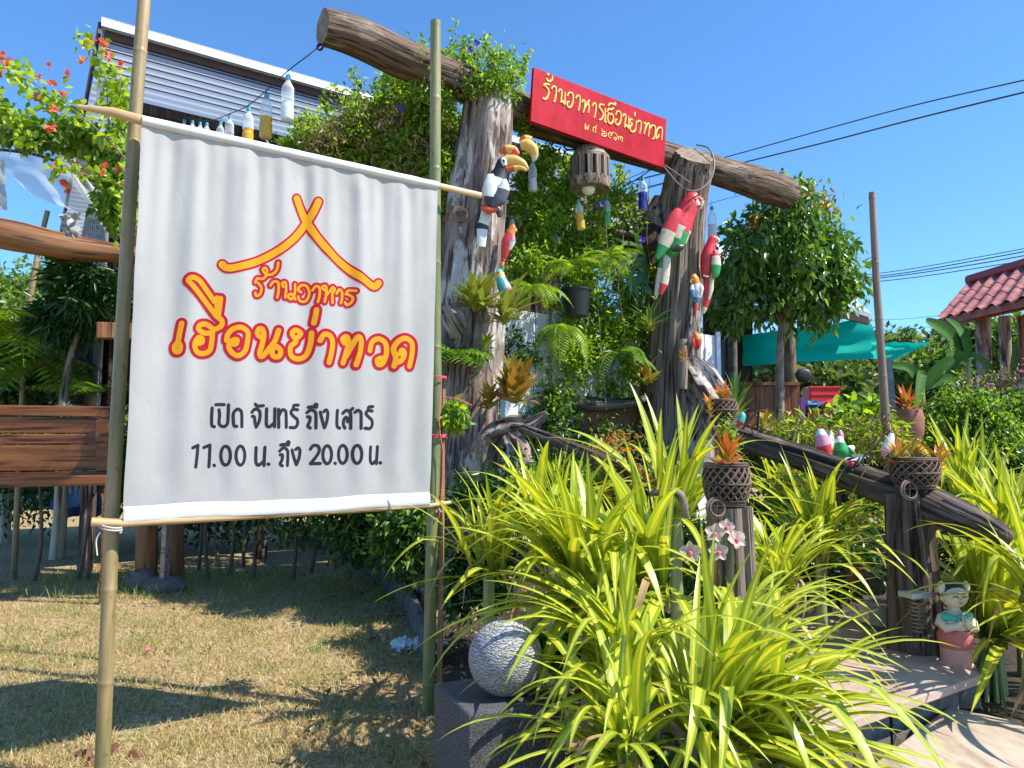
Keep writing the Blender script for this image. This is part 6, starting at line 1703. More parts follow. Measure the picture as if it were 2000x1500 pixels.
mb = MB(); mb.horiz = True; mb.slab([bp(196, 842, -.02), bp(212, 842, -.02), bp(216, 852, -.4), bp(194, 852, -.4)], (0, 0, 1), .04); mb.build('armrest', MAT['polish'], bench, smooth=False, bevel=.008)
for x, dy in ((-68, 0), (-68, -.3), (214, 0), (214, -.3)):
    a = bp(x, 945, dy); mb = MB(); mb.beam(Vector((a.x, a.y, -.03)), Vector((a.x, a.y, a.z)), .07, .07, up=(1, 0, 0)); mb.build('leg', MAT['polish'], bench, smooth=False)
# log frame round the bench
a = P(-86, 900, 7.7)
log_thing('frame_post', [Vector((a.x, 7.7, -.05)), Vector((a.x + .03, 7.7, 2.0)), P(-86, 445, 7.7)], [.13, .11, .10], MAT['polishlog'], 'brown log leg holding the far left end of the varnished log', 'post', amp=.1, ridge=.04, n=16, seed=5)
log_thing('frame_log', [P(-90, 437, 7.7), P(30, 462, 7.8), P(140, 484, 7.9), P(240, 496, 8.0), P(330, 510, 8.1)], [.15, .155, .14, .10, .09], MAT['polishlog'], 'varnished log running across the left above the bench', 'log', amp=.05, ridge=.02, n=22, seed=61)
mb = MB(); mb.beam(P(190, 646, 7.9), P(420, 652, 8.3), .14, .17); solo(mb, 'frame_crossbeam', MAT['polishlog'], 'short squared brown beam end left of the banner edge', 'beam', P(190, 646, 7.9), smooth=False, bevel=.01)
for (x, Yp, r) in ((288, 8.55, .09), (338, 8.75, .10)):
    log_thing('frame_post', [Vector((P(x, 1120, Yp).x, Yp, -.05)), Vector((P(x + 2, 800, Yp).x, Yp, 2.0)), Vector((P(x + 10, 500, Yp).x, Yp, 3.8))], [r * 1.3, r, r * .9], MAT['polishlog'], 'brown log leg standing on the lawn under the banner, ' + ('left of the pair' if x == 288 else 'right of the pair'), 'post', amp=.12, ridge=.04, n=18, seed=x)
mb = MB(); a = Vector((P(322, 1110, 8.3).x, 8.3, 0)); mb.beam(a + Vector((0, 0, .12)), a + Vector((.02, 0, 2.2)), .14, .05, up=(1, 0, 0)); solo(mb, 'plank_leg', M_wood('pale_plank', (.3, .2, .14), (.45, .32, .24), (.58, .44, .34), ns=16, bmp=.2), 'pale flat plank leg beside the log legs under the banner', 'post', a, smooth=False, bevel=.006)
mb = MB(); mb.ell(a + Vector((0, 0, .03)), (.24, .2, .12), 18, 10, amp=.08); mb.ell(a + Vector((-.28, .1, .04)), (.18, .16, .17), 14, 10, amp=.1); solo(mb, 'stone_footing', bpy.data.materials['rough_concrete'], 'grey stone footing under the log legs on the lawn', 'stone', a)
log_thing('painted_trunk', [Vector((P(112, 1080, 10.6).x, 10.6, -.05)), P(118, 1000, 10.6), P(122, 900, 10.6)], [.10, .085, .08], M_wood('lime_washed_trunk', (.12, .09, .06), (.42, .36, .26), (.60, .54, .42), ns=9), 'pale lime washed tree trunk under the bench', 'tree trunk', n=14, amp=.08)
log_thing('painted_trunk', [Vector((P(10, 1040, 12.5).x, 12.5, -.05)), P(12, 980, 12.5), P(14, 900, 12.5)], [.09, .08, .08], bpy.data.materials['lime_washed_trunk'], 'pale trunk at the far left edge under the bench', 'tree trunk', n=14, amp=.08)
rr = random.Random(12)
for i in range(13):
    x = [392, 412, 452, 478, 500, 520, 575, 610, 75, 160, 180, 205, 430][i]; Y = rr.uniform(8.8, 10.5)
    b_ = Vector((P(x, 1000, Y).x, Y, -.03))
    log_thing('sapling_stem', [b_, b_ + Vector((rr.uniform(-.06, .06), 0, .5)), b_ + Vector((rr.uniform(-.12, .12), 0, 1.15))], [.028, .022, .016], MAT['bark'], 'thin dark stem rising from shaded ground, ' + ['left of the dense group below the banner', 'second of the group below the banner', 'fourth of the group below the banner', 'fifth of the group below the banner', 'sixth of the group below the banner', 'last of the group below the banner', 'standing alone below the banner middle', 'beside the far edging blocks', 'left of the painted trunk', 'right of the painted trunk', 'between the painted trunk and the left pole', 'next to the left bamboo pole', 'third of the group below the banner'][i], 'stem', n=8)
# bamboo stakes in the left background
bamboo('bamboo_stake', [P0(40, 900, 9.0, 0), P(50, 640, 9.0), P(76, 480, 9.0), P(93, 412, 9.0)], (.035, .03), MAT['bamboo'], 'leaning thin bamboo stake behind the left log', seed=31, n=10)
# leaning slats
lat = T('slat_screen', 'leaning screen of grey wooden slats left of the banner behind the bench', 'screen', P(200, 780, 9.3))
for k in range(11):
    a = P(118 + k * 13 - 6, 700 + k * 14, 9.4 - .01 * k); b = P(215 + k * 8, 545 + k * 20, 9.7)
    mid = a.lerp(b, .5) + Vector((.02, 0, -.05))
    mb = MB(); q = [Vector(p) for p in smooth([tuple(a), tuple(mid), tuple(b)], 4)]; mb.tube(q, .038, 4, flat=.35, up=(0.3, -.2, 1)); mb.build('slat', MAT['greyslat'], lat, smooth=False)
mb = MB(); mb.beam(P(150, 712, 9.2), P(240, 722, 9.2), .03, .05); mb.build('crossbar', MAT['wire'], lat, smooth=False)
mb = MB(); mb.slab([P(120, 720, 9.9), P(205, 560, 10.1), P(300, 560, 10.1), P(300, 790, 9.8), P(140, 790, 9.8)], (0, -1, 0), .03); mb.build('back_board', MAT['houseboard'], lat, smooth=False)
# plants left
foliage_thing('dark_shrub', 'dark dracaena bush below the left log beside the pole', 'shrub', [B(180, 570, 8.4, 62, 52, 2600, .5), B(140, 620, 8.6, 55, 40, 1400, .4)], .17, MAT['leaf_dark'], 41, width=.16, droop=.25, cr=.2, k=14, six=True, trunk=([P(120, 800, 8.4), P(140, 690, 8.4), P(178, 580, 8.4)], .045, .02))
t = fern('bright compound leaved shrub at the left edge behind the bench', P(30, 640, 8.6), 26, 1.0, MAT['leaf_fern'], 8, name='leafy_shrub', w=.26, lw=.34, nn=11, droop=.8, up=.4)
fern('second bright compound leaved shrub low behind the bench', P(75, 700, 8.8), 18, .85, MAT['leaf_mid'], 9, name='leafy_shrub', w=.26, lw=.34, nn=11, droop=.8, up=.2)
fern('palm like plant behind the right end of the bench', P(190, 770, 8.9), 16, .75, MAT['leaf_mid'], 10, name='palm_plant', w=.3, lw=.14, nn=12, droop=.6, up=.7)
foliage_thing('shrub', 'yellow green bush behind the bench middle', 'shrub', [B(150, 700, 10.5, 60, 50, 2600, .5), B(85, 740, 10.5, 50, 50, 2200, .5)], .07, [MAT['leaf_far'], MAT['leaf_lime']], 42, cr=.25)
foliage_thing('shrub', 'dark green bush at the left edge above the bench', 'shrub', [B(0, 720, 9.8, 80, 60, 3500, .6), B(20, 770, 9.6, 90, 40, 2500, .5)], .09, MAT['leaf_dark'], 43, cr=.25)
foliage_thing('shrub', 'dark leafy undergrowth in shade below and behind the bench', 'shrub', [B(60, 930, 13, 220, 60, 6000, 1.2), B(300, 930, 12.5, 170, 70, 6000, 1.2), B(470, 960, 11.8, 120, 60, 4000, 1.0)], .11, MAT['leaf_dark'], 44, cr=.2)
mb = MB(); a = P(95, 775, 12.0)
mb.slab([P(-60, 768, 12), P(190, 776, 12.2), P(190, 800, 12.2), P(-60, 800, 12)], (0, -1, 0), .1)
solo(mb, 'low_wall', M_plain('blue_white_wall', [(.5, .58, .66), (.66, .72, .78)], .6, 'world', ns=4), 'pale blue white low wall glimpsed behind the bench back', 'wall', a, smooth=False)
for x, y, w_, c_, l_ in ((150, 965, 40, (.03, .08, .22), 'dark blue plastic sheet lying in shade under the bench'), (192, 968, 14, (.02, .16, .5), 'bright blue plastic container in shade by the left pole')):
    q = P(x, y, 12.0); mb = MB(); mb.ell(q + Vector((0, 0, -.1)), (pxm(w_, 12), .3, .22), 14, 8, amp=.25, fq=2); solo(mb, 'blue_plastic', M_flat('blue_plastic_%d' % x, c_, .4), l_, 'plastic sheet', q)
# shaded canopy tree left of the banner, out of the way behind
# ------------------------------------------------------------------ bougainvillea
t = T('bougainvillea', 'bougainvillea with red orange flowers climbing over a net at the upper left', 'climbing plant', P(150, 330, 5.6))
mb = MB(); q = smooth([tuple(p) for p in (Vector((P(220, 1100, 5.6).x, 5.6, -.05)), P(221, 1000, 5.6), P(232, 800, 5.6), P(246, 500, 5.6), P(248, 420, 5.5), P(230, 300, 5.5))], 5)
mb.tube([Vector(p) for p in q], list(np.linspace(.026, .012, len(q))), 8, amp=.06); mb.build('main_stem', MAT['bark'], t)
lp = []; rngb = np.random.default_rng(17)
shoots = [[(262, 330), (200, 262), (130, 205), (60, 160), (-20, 120)], [(250, 300), (215, 230), (205, 150), (180, 95), (163, 68)], [(230, 280), (225, 200), (215, 130)], [(240, 400), (215, 330), (150, 262), (70, 250), (-20, 205)],
          [(245, 360), (180, 320), (100, 290), (20, 270), (-40, 250)], [(250, 420), (235, 370), (190, 345), (140, 330), (112, 342)], [(252, 440), (240, 400), (245, 350)], [(120, 240), (95, 200), (60, 180), (35, 128), (5, 128)], [(250, 380), (215, 345), (190, 300), (165, 235), (125, 200)], [(180, 300), (110, 255), (40, 235), (-30, 240)], [(60, 275), (20, 225), (-20, 190)], [(240, 300), (235, 230), (232, 200), (236, 150)]]
for i, s in enumerate(shoots):
    Y = 5.3 + .12 * (i % 5)
    lp.append(pathleaves(t, [P(x, y, Y) for x, y in s], 110 if i < 9 else 150, .035, .062, None, rngb, width=.62, r=.007))
lp2 = [leaf_arrays(clump_pts(tuple(P(x, y, Y)), (pxm(rx, Y), .18, pxm(ry, Y)), n, k=14, cr=.22, rng=rngb)[0], .062, .62, .4, six=True, rng=rngb) for x, y, Y, rx, ry, n in ((210, 290, 5.6, 45, 40, 520), (120, 268, 5.6, 70, 16, 420), (30, 262, 5.5, 60, 14, 380), (222, 380, 5.5, 28, 60, 420), (222, 425, 5.6, 20, 30, 160))]
V, F = merge(lp); stuff(np_mesh('foliage', V, F, MAT['leaf_lime'], parent=t))
V, F = merge(lp2); stuff(np_mesh('foliage', V, F, MAT['leaf_mid'], parent=t))
MAT['boug'] = obj_leaf('red_bract', [(.80, .06, .07), (.85, .16, .05), (.85, .25, .06), (.80, .08, .16)], trans=.35)
MAT['boug'] = M_leaf('red_orange_bract', [(.80, .05, .07), (.85, .13, .05), (.86, .24, .07), (.80, .08, .18)], trans=.35, tcol=(1.1, 1, 1))
fl = [(12, 118), (0, 105), (2, 140), (75, 152), (95, 130), (132, 148), (78, 190), (103, 165), (125, 187), (165, 120), (170, 95), (207, 100), (205, 84), (238, 128), (216, 112), (90, 206), (107, 214), (112, 330), (150, 324), (165, 340), (204, 330), (230, 332), (120, 362), (197, 357), (98, 247), (112, 326), (178, 82), (130, 368), (246, 360), (210, 92)]
for i, (x, y) in enumerate(fl):
    c = P(x, y, 5.2 + .15 * (i % 4)); mb = MB(); rr = random.Random(i); R = .042 * rr.uniform(.8, 1.25)
    for k in range(5):
        a = rr.uniform(0, 6.28); d = Vector((math.cos(a), rr.uniform(-.9, .3), math.sin(a) + .2)).normalized(); s = d.cross(Vector((rr.uniform(-1, 1), rr.uniform(-1, 1), .3))).normalized(); n_ = s.cross(d)
        a0 = mb.add(c); b0 = mb.add(c + d * R * .55 + s * R * .5 + n_ * R * .2); e0 = mb.add(c + d * R * 1.15); f0 = mb.add(c + d * R * .55 - s * R * .5 + n_ * R * .2); mb.face((a0, b0, e0, f0))
    mb.build('flower', MAT['boug'], t, smooth=False)
# torn net and plastic sheet under it
def sheet(name, label, cat, quad, Y, mat, nx=14, ny=12, amp=.02, seed=0):
    mb = MB()
    a, b, c_, d_ = quad
    for j in range(ny + 1):
        for i in range(nx + 1):
            s, q = i / nx, j / ny
            x = (a[0] * (1 - s) + b[0] * s) * (1 - q) + (d_[0] * (1 - s) + c_[0] * s) * q; y = (a[1] * (1 - s) + b[1] * s) * (1 - q) + (d_[1] * (1 - s) + c_[1] * s) * q
            edge = 5 * noise.noise(Vector((s * 5, q * 5, seed)))
            mb.add(P(x + edge, y + edge, Y) + Vector((0, amp * 2 * noise.noise(Vector((s * 4, q * 4, seed + 3))), 0)), (s, q, 0))
    for j in range(ny):
        for i in range(nx):
            k = j * (nx + 1) + i; mb.face((k, k + 1, k + nx + 2, k + nx + 1))
    o = solo(mb, name, mat, label, cat, P(a[0], a[1], Y)); return o
m, nt, bs = new_mat('fine_plastic_net')
v = coords(nt, 'rest', (60, 60, 1)); ck = nt.nodes.new('ShaderNodeTexBrick')
ck.inputs['Scale'].default_value = 1.0; ck.inputs['Mortar Size'].default_value = .14; ck.inputs['Brick Width'].default_value = 1.0; ck.inputs['Row Height'].default_value = 1.0
nt.links.new(v, ck.inputs['Vector'])
bs.inputs['Base Color'].default_value = (.42, .46, .52, 1)
mp = nt.nodes.new('ShaderNodeMapRange'); mp.inputs[3].default_value = .28; mp.inputs[4].default_value = .85
nt.links.new(ck.outputs['Fac'], mp.inputs[0]); nt.links.new(mp.outputs[0], bs.inputs['Alpha'])
sheet('torn_net', 'fine grey net hanging torn under the bougainvillea', 'net', [(-30, 292), (120, 300), (215, 440), (60, 380)], 6.0, m, seed=2)
m, nt, bs = new_mat('grey_plastic_sheet')
bs.inputs['Base Color'].default_value = (.36, .37, .38, 1); bs.inputs['Alpha'].default_value = .9; bs.inputs['Roughness'].default_value = .4
sheet('plastic_sheet', 'grey plastic sheet sagging down to the left pole under the bougainvillea', 'plastic sheet', [(105, 292), (175, 318), (245, 435), (205, 448)], 6.2, m, seed=5)
sheet('plastic_sheet', 'pale scrap of plastic at the far left edge under the bougainvillea', 'plastic sheet', [(-30, 300), (8, 312), (15, 410), (-30, 408)], 6.1, m, seed=6, nx=5)
sheet('plastic_sheet', 'crumpled clear plastic hanging above the left log', 'plastic sheet', [(120, 418), (160, 415), (150, 465), (122, 462)], 6.6, m, seed=7, nx=8, amp=.06)
cord('net_frame', [P(-20, 290, 5.7), P(60, 300, 5.8), P(110, 315, 5.9)], .012, MAT['wire'], 'dark crooked rod carrying the net at the upper left', 'rod')
# ------------------------------------------------------------------ small things on the lawn
q = G(291, 1272, .03)
tt = T('fallen_flower', 'single pink flower lying on the dry lawn', 'flower', q)
for k in range(5):
    a = k * 1.257; mb = MB(); d = Vector((math.cos(a), math.sin(a), .35)); s = Vector((-math.sin(a), math.cos(a), 0)); R = .028
    i0 = [mb.add(q), mb.add(q + d * R * .6 + s * R * .5), mb.add(q + d * R * 1.2 + Vector((0, 0, .01))), mb.add(q + d * R * .6 - s * R * .5)]; mb.face(i0); mb.build('petal', M_flat('fallen_pink_petal', (.85, .12, .25), .6) if k == 0 else bpy.data.materials['fallen_pink_petal'], tt)
q = G(790, 1262, .03); MAT['scrap'] = M_flat('crumpled_white_plastic', (.62, .68, .72), .35)
for dx, dy, l_ in ((-.02, 0, 'crumpled white plastic scrap on the ground left of the green pole'), (.16, .02, 'second pale bluish plastic scrap just behind the green pole')):
    mb = MB(); c = q + Vector((dx, dy, .0)); mb.ell(c, (.075 if dx < 0 else .12, .08, .05), 16, 10, amp=.5, fq=2.2, seed=dx * 40); solo(mb, 'plastic_scrap', MAT['scrap'], l_, 'plastic scrap', c, smooth=False)
for i, (x, y) in enumerate(((560, 1110), (640, 1170), (690, 1190), (720, 1340), (780, 1400))):
    a = G(x, y, .03); d = Vector((math.cos(i * 1.3), math.sin(i * 1.3), .03)) * .16
    cord('dry_twig', [a - d, a + Vector((0, .01, .01)), a + d], .004, MAT['bark'], ['thin dry twig on the shaded lawn under the banner', 'dry twig at the edge of sun and shade below the banner', 'longer dry twig pointing at the edging blocks', 'dry twig at the lawn edge left of the pole', 'dry twig near the stone block on the ground'][i], 'twig')
for i, (x, y) in enumerate(((170, 1478), (215, 1470), (262, 1482), (185, 1494))):
    q = G(x, min(1494, y), .0); mb = MB(); mb.ell(q, (.05, .04, .035), 10, 7, amp=.5, fq=3, seed=i); solo(mb, 'earth_clod', bpy.data.materials['bed_soil'] if i > 9 else M_plain('red_brown_clod', [(.14, .06, .035), (.28, .14, .08)], .95, 'world', ns=20, bmp=.8, bd=.01) if i == 0 else bpy.data.materials['red_brown_clod'], 'reddish clod of earth at the foot of the left bamboo pole, ' + ['left behind it', 'largest right behind it', 'farthest right', 'nearest left'][i], 'earth clod', q, 'earth clods round the left bamboo pole')
# ------------------------------------------------------------------ right background
# tree with drooping crown
YT = 10.8
MAT['leaf_gloss'] = M_leaf('glossy_dark_leaf', [(0.05, 0.13, 0.025), (0.10, 0.22, 0.035), (0.18, 0.32, 0.06)], rough=0.28, trans=0.22, spec=.8)
foliage_thing('tree', 'small dark green tree with drooping leaves right of the gate', 'tree',
    [B(1525, 430, YT, 80, 58, 1800, .8), B(1455, 510, YT, 55, 85, 1600, .7), B(1540, 530, YT, 108, 80, 2400, .9), B(1622, 520, YT, 50, 72, 1200, .6), B(1480, 588, YT, 72, 40, 1300, .6), B(1603, 585, YT, 48, 38, 650, .5), B(1515, 370, YT, 30, 28, 480, .25), B(1570, 385, YT, 25, 35, 420, .25), B(1425, 622, YT, 26, 30, 350, .3), B(1640, 510, YT, 25, 50, 600, .3)],
    .115, [MAT['leaf_gloss'], MAT['leaf_gloss'], MAT['leaf_mid']], 71, cr=.17, width=.42, droop=.75, six=True, k=30, shell=.3, outw=.6,
    trunk=([Vector((P(1524, 860, YT).x, YT, -.05)), P(1523, 740, YT), P(1528, 620, YT), P(1535, 480, YT)], .072, .04),
    stem_mat=M_wood('pale_smooth_bark', (.14, .10, .07), (.27, .21, .15), (.40, .33, .25), stretch=.3, ns=14, bmp=.3, bd=.004), stems=[([P(1528, 640, YT), P(1490, 560, YT), P(1450, 500, YT)], .025, .01), ([P(1530, 620, YT), P(1580, 560, YT), P(1620, 520, YT)], .025, .01), ([P(1534, 500, YT), P(1520, 430, YT), P(1515, 360, YT)], .02, .008), ([P(1534, 520, YT), P(1570, 450, YT), P(1572, 390, YT)], .02, .008)])
V, F = leaf_arrays(clump_pts(tuple(P(1585, 500, 10.6)), (.7, .4, .95), 1500, k=18, cr=.2)[0], .115, .42, 1.2, six=True); o = stuff(np_mesh('foliage', V, F, MAT['leaf_mid'], parent=bpy.data.objects['tree']))
V, F = leaf_arrays(clump_pts(tuple(P(1530, 400, 10.6)), (.6, .4, .26), 420, k=9, cr=.2)[0], .115, .42, 1.0, six=True); o = stuff(np_mesh('foliage', V, F, MAT['leaf_croton'], parent=bpy.data.objects['tree']))
bamboo('bamboo_mast', [P0(1738, 900, 7.4, 0), P(1731, 840, 7.4), P(1724, 730, 7.4), P(1712, 560, 7.4), P(1703, 376, 7.4)], (.048, .031), MAT['mast'], 'tall brown bamboo mast against the sky on the right', seed=14, node=.6)
mb = MB(); mb.tube([Vector((P(1752, 760, 10).x + .03, 10, -.05)), P(1744, 840, 10), P(1732, 700, 10)], [.085, .085, .08], 4, up=(1, .4, 0)); solo(mb, 'concrete_post', M_plain('grey_green_concrete', [(.12, .17, .17), (.26, .32, .31)], .8, 'world', ns=5), 'square grey concrete post under the turquoise sheet', 'post', P(1750, 860, 10), smooth=False)
MAT['teal'] = M_leaf('turquoise_shade_cloth', [(.0, .58, .46), (.0, .58, .46)], rough=.7, trans=.5, tcol=(1, 1, 1), spec=.2)
def tarp(label, quad, Y0, Y1, seed, sag=.1):
    mb = MB(); nx, ny = 20, 12; a, b, c_, d_ = quad
    for j in range(ny + 1):
        for i in range(nx + 1):
            s, q = i / nx, j / ny
            x = (a[0] * (1 - s) + b[0] * s) * (1 - q) + (d_[0] * (1 - s) + c_[0] * s) * q; y = (a[1] * (1 - s) + b[1] * s) * (1 - q) + (d_[1] * (1 - s) + c_[1] * s) * q
            Y = Y0 * (1 - s) + Y1 * s
            mb.add(P(x, y, Y) + Vector((0, .10 * noise.noise(Vector((s * 3, q * 3, seed))) - .1 * q, -sag * math.sin(math.pi * s) * (q) + .03 * noise.noise(Vector((s * 9, q, seed))))))
    for j in range(ny):
        for i in range(nx):
            k = j * (nx + 1) + i; mb.face((k, k + 1, k + nx + 2, k + nx + 1))
    return solo(mb, 'shade_cloth', MAT['teal'], label, 'shade cloth', P(*a, Y0))
tarp('large turquoise shade cloth hung behind the small tree', [(1450, 655), (1697, 622), (1720, 700), (1448, 716)], 12.8, 12.6, 1, .0)
tarp('narrow turquoise shade cloth stretched right of the bamboo mast', [(1700, 668), (1818, 670), (1738, 706), (1700, 702)], 11.0, 12.0, 2, .0)
# dark building right of the gate
bld = T('dark_building', 'dark open sided building with a grey roof behind the small tree', 'building', Vector((P(1560, 880, 12.5).x, 12.5, 0)))
mb = MB(); mb.slab([P(1385, 510, 12), P(1702, 612, 12.2), P(1640, 560, 14.5), P(1385, 470, 14.2)], (0, 0, 1), .08); mb.build('roof', MAT['roofmetal'], bld, smooth=False)
mb = MB(); mb.slab([P(1385, 522, 12.05), P(1697, 617, 12.2), P(1697, 634, 12.2), P(1385, 552, 12.05)], (0, -1, 0), .06); mb.build('fascia', MAT['purlin'], bld, smooth=False)
mb = MB(); mb.slab([P(1375, 540, 12.8), P(1470, 560, 12.9), P(1470, 860, 12.9), P(1375, 860, 12.8)], (0, -1, 0), .1); mb.build('wall', MAT['houseboard'], bld, smooth=False)
mb = MB(); mb.slab([P(1388, 660, 12.6), P(1416, 664, 12.6), P(1416, 740, 12.6), P(1388, 740, 12.6)], (0, -1, 0), .04); mb.build('window', M_flat('grey_blue_glass', (.12, .18, .24), .15), bld, smooth=False)
for x in (1430,):
    mb = MB(); mb.tube([Vector((P(x, 800, 12.3).x, 12.3, 0)), P(x, 600, 12.3)], .07, 10); mb.build('post', MAT['edge'], bld)
log_thing('slender_tree', [Vector((P(1548, 850, 12.2).x, 12.2, -.05)), P(1545, 760, 12.2), P(1540, 640, 12.2), P(1535, 560, 12.2)], [.12, .105, .10, .09], MAT['bark'], 'thick grey trunk directly behind the thin trunk of the small tree', 'tree trunk', n=14, amp=.08)
# wooden counter
ctr = T('wooden_counter', 'reddish brown plank counter standing behind the dark rail', 'counter', Vector((P(1500, 830, 11.6).x, 11.6, 0)))
for k in range(7):
    x0 = 1442 + k * 17.2
    mb = MB(); mb.slab([P(x0, 750, 11.6), P(x0 + 16.4, 750, 11.6), P(x0 + 16.4, 835, 11.6), P(x0, 835, 11.6)][::-1], (0, -1, 0), .03); mb.build('plank', MAT['polish'], ctr, smooth=False, bevel=.004)
mb = MB(); mb.slab([P(1438, 746, 11.5), P(1565, 746, 11.5), P(1565, 752, 11.5), P(1438, 752, 11.5)][::-1], (0, -1, 0), .3); mb.build('top_board', MAT['polish'], ctr, smooth=False)
mb = MB(); mb.tube([P(1568, 735, 12.0), P(1568, 720, 12.0)], [pxm(16, 9.3), pxm(16, 9.3)], 18); mb.build('round_object', MAT['wire'], ctr) if False else None
mb = MB(); mb.ell(P(1570, 733, 12.0), (pxm(17, 12), .04, pxm(14, 12)), 18, 10); solo(mb, 'round_pan', MAT['wire'], 'dark round pan hanging right of the wooden counter', 'pan', P(1570, 733, 12.0))
# red crates and red cloth covered bin
MAT['redpl'] = M_flat('red_plastic', (.72, .02, .02), .4)
q = P(1603, 772, 12.6); t = T('red_crate', 'bright red plastic crate stacked behind the wooden counter', 'crate', q)
w = pxm(56, 12.6); h = pxm(28, 12.6)
for nm, c, s in (('side', (0, -.16, 0), (w, .02, h)), ('side', (0, .16, 0), (w, .02, h)), ('end', (-w / 2, 0, 0), (.02, .32, h)), ('end', (w / 2, 0, 0), (.02, .32, h)), ('bottom', (0, 0, -h / 2), (w, .32, .02)), ('rim', (0, -.17, h / 2), (w + .04, .03, .03)), ('rib', (0, -.178, 0), (w * .9, .01, .015))):
    mb = MB(); mb.box(q + Vector(c), s); mb.build(nm, MAT['redpl'], t, smooth=False, bevel=.004)
q = P(1605, 800, 9.6); mb = MB(); mb.tube([P(1605, 786, 9.6), P(1610, 800, 9.6), P(1618, 815, 9.6), P(1640, 824, 9.5)], [.16, .2, .22, .1], 14, amp=.25); solo(mb, 'red_cloth', M_plain('dull_red_cloth', [(.3, .02, .02), (.5, .05, .04)], .8, 'world', ns=6), 'dull red cloth bundle below the bright red crate', 'cloth', q)
q = P(1585, 792, 9.4); mb = MB(); mb.ell(q, (pxm(20, 9.4), .12, pxm(9, 9.4)), 14, 8, amp=.3); solo(mb, 'blue_bag', M_flat('blue_print_bag', (.03, .10, .24), .4), 'dark blue bag lying left of the red cloth', 'bag', q)
q = P(1566, 805, 9.2); mb = MB(); mb.box(q, (pxm(8, 9.2), .1, pxm(55, 9.2))); solo(mb, 'purple_cloth', M_flat('purple_cloth', (.18, .05, .22), .8), 'narrow purple cloth hanging at the right end of the counter', 'cloth', q, smooth=False)
# figures on the rail: pink, white and green birds
def lump(name, label, Y, parts, cat='bird figure', group='painted bird ornaments behind the rail'):
    t = T(name, label, cat, P(parts[0][1][0][0], parts[0][1][-1][1], Y), group)
    for nm, sp, cols in parts: bpart(nm, t, Y, sp, cols, n=12)
    return t
lump('bird_ornament', 'pink and white bird ornament standing behind the middle of the rail', 5.6, [('body', [(1602, 838, 5), (1604, 850, 12), (1608, 870, 15), (1614, 888, 12), (1618, 900, 4)], ['white', 'pink', 'red', 'pink']), ('wing', [(1620, 850, 3), (1620, 872, 7), (1618, 890, 2)], ['white', 'white'])])
lump('bird_ornament', 'lime green bird ornament right of the pink one behind the rail', 5.6, [('body', [(1640, 852, 4), (1640, 864, 10), (1643, 882, 15), (1636, 896, 7)], ['white', 'green', 'green']), ('wing', [(1650, 888, 4), (1660, 878, 9), (1668, 872, 3)], ['green', 'white'])])
lump('bird_ornament', 'white bird ornament with a pink breast behind the rail by the bamboo mast', 5.5, [('body', [(1742, 846, 4), (1738, 860, 9), (1730, 878, 10), (1724, 892, 3)], ['white', 'white', 'pink'])])
lump('bird_ornament', 'white bird ornament low behind the rail between the green and white ones', 5.7, [('body', [(1622, 842, 3), (1623, 856, 6), (1624, 870, 6), (1624, 880, 2)], ['white', 'white', 'white'])])
lump('bird_ornament', 'small mauve and white bird ornament farther behind the lime green one', 6.4, [('body', [(1640, 840, 3), (1641, 850, 7), (1642, 864, 6), (1642, 872, 2)], ['pink', 'pink', 'white'])])
lump('bird_ornament', 'white bird ornament with spread wings just above the rail left of the basket', 5.2, [('body', [(1640, 908, 4), (1660, 900, 9), (1680, 895, 6), (1690, 893, 2)], ['white', 'white', 'white'])])
lump('bird_ornament', 'turquoise and red little bird ornament on the rail beside the right trunk post', 5.6, [('body', [(1448, 806, 3), (1450, 812, 7), (1446, 824, 7), (1440, 832, 3)], ['teal', 'teal', 'red'])])
# little cart on the rail
t = T('toy_cart', 'small dark metal toy bicycle perched on the rail left of the basket', 'toy', P(1690, 915, 5.0))
for x, y, r in ((1668, 910, 9), (1692, 900, 9)):
    mb = MB(); ring(mb, P(x, y, 5.0), pxm(r, 5.0), .005, ax=(0, 1, 0), n=16); mb.build('wheel', MAT['wire'], t)
mb = MB(); mb.tube([P(1655, 898, 5.0), P(1672, 892, 5.0), P(1690, 890, 5.0), P(1712, 870, 5.0), P(1727, 850, 5.0)], .007, 6); mb.tube([P(1668, 910, 5.0), P(1682, 890, 5.0), P(1692, 900, 5.0)], .006, 6); mb.build('frame', MAT['rail'], t)
mb = MB(); mb.box(P(1668, 890, 4.98), (.10, .06, .02), rz=.4); mb.build('tray', M_flat('grey_green_tin', (.16, .22, .2), .4, .4), t, smooth=False)
mb = MB(); mb.ell(P(1662, 905, 4.97), .018, 8, 6); mb.build('red_bead', BC['red'], t)
t = T('toy_cart', 'dark metal toy tricycle on the rail beside the right trunk post', 'toy', P(1480, 840, 5.8))
for x, y, r in ((1478, 838, 10), (1496, 846, 7)):
    mb = MB(); ring(mb, P(x, y, 5.8), pxm(r, 5.8), .006, ax=(0, 1, 0), n=16); mb.build('wheel', MAT['wire'], t)
mb = MB(); mb.tube([P(1450, 838, 5.8), P(1468, 815, 5.8), P(1482, 802, 5.8), P(1494, 804, 5.8)], .010, 6); mb.tube([P(1482, 802, 5.8), P(1480, 840, 5.8)], .010, 6); mb.build('frame', MAT['rail'], t)
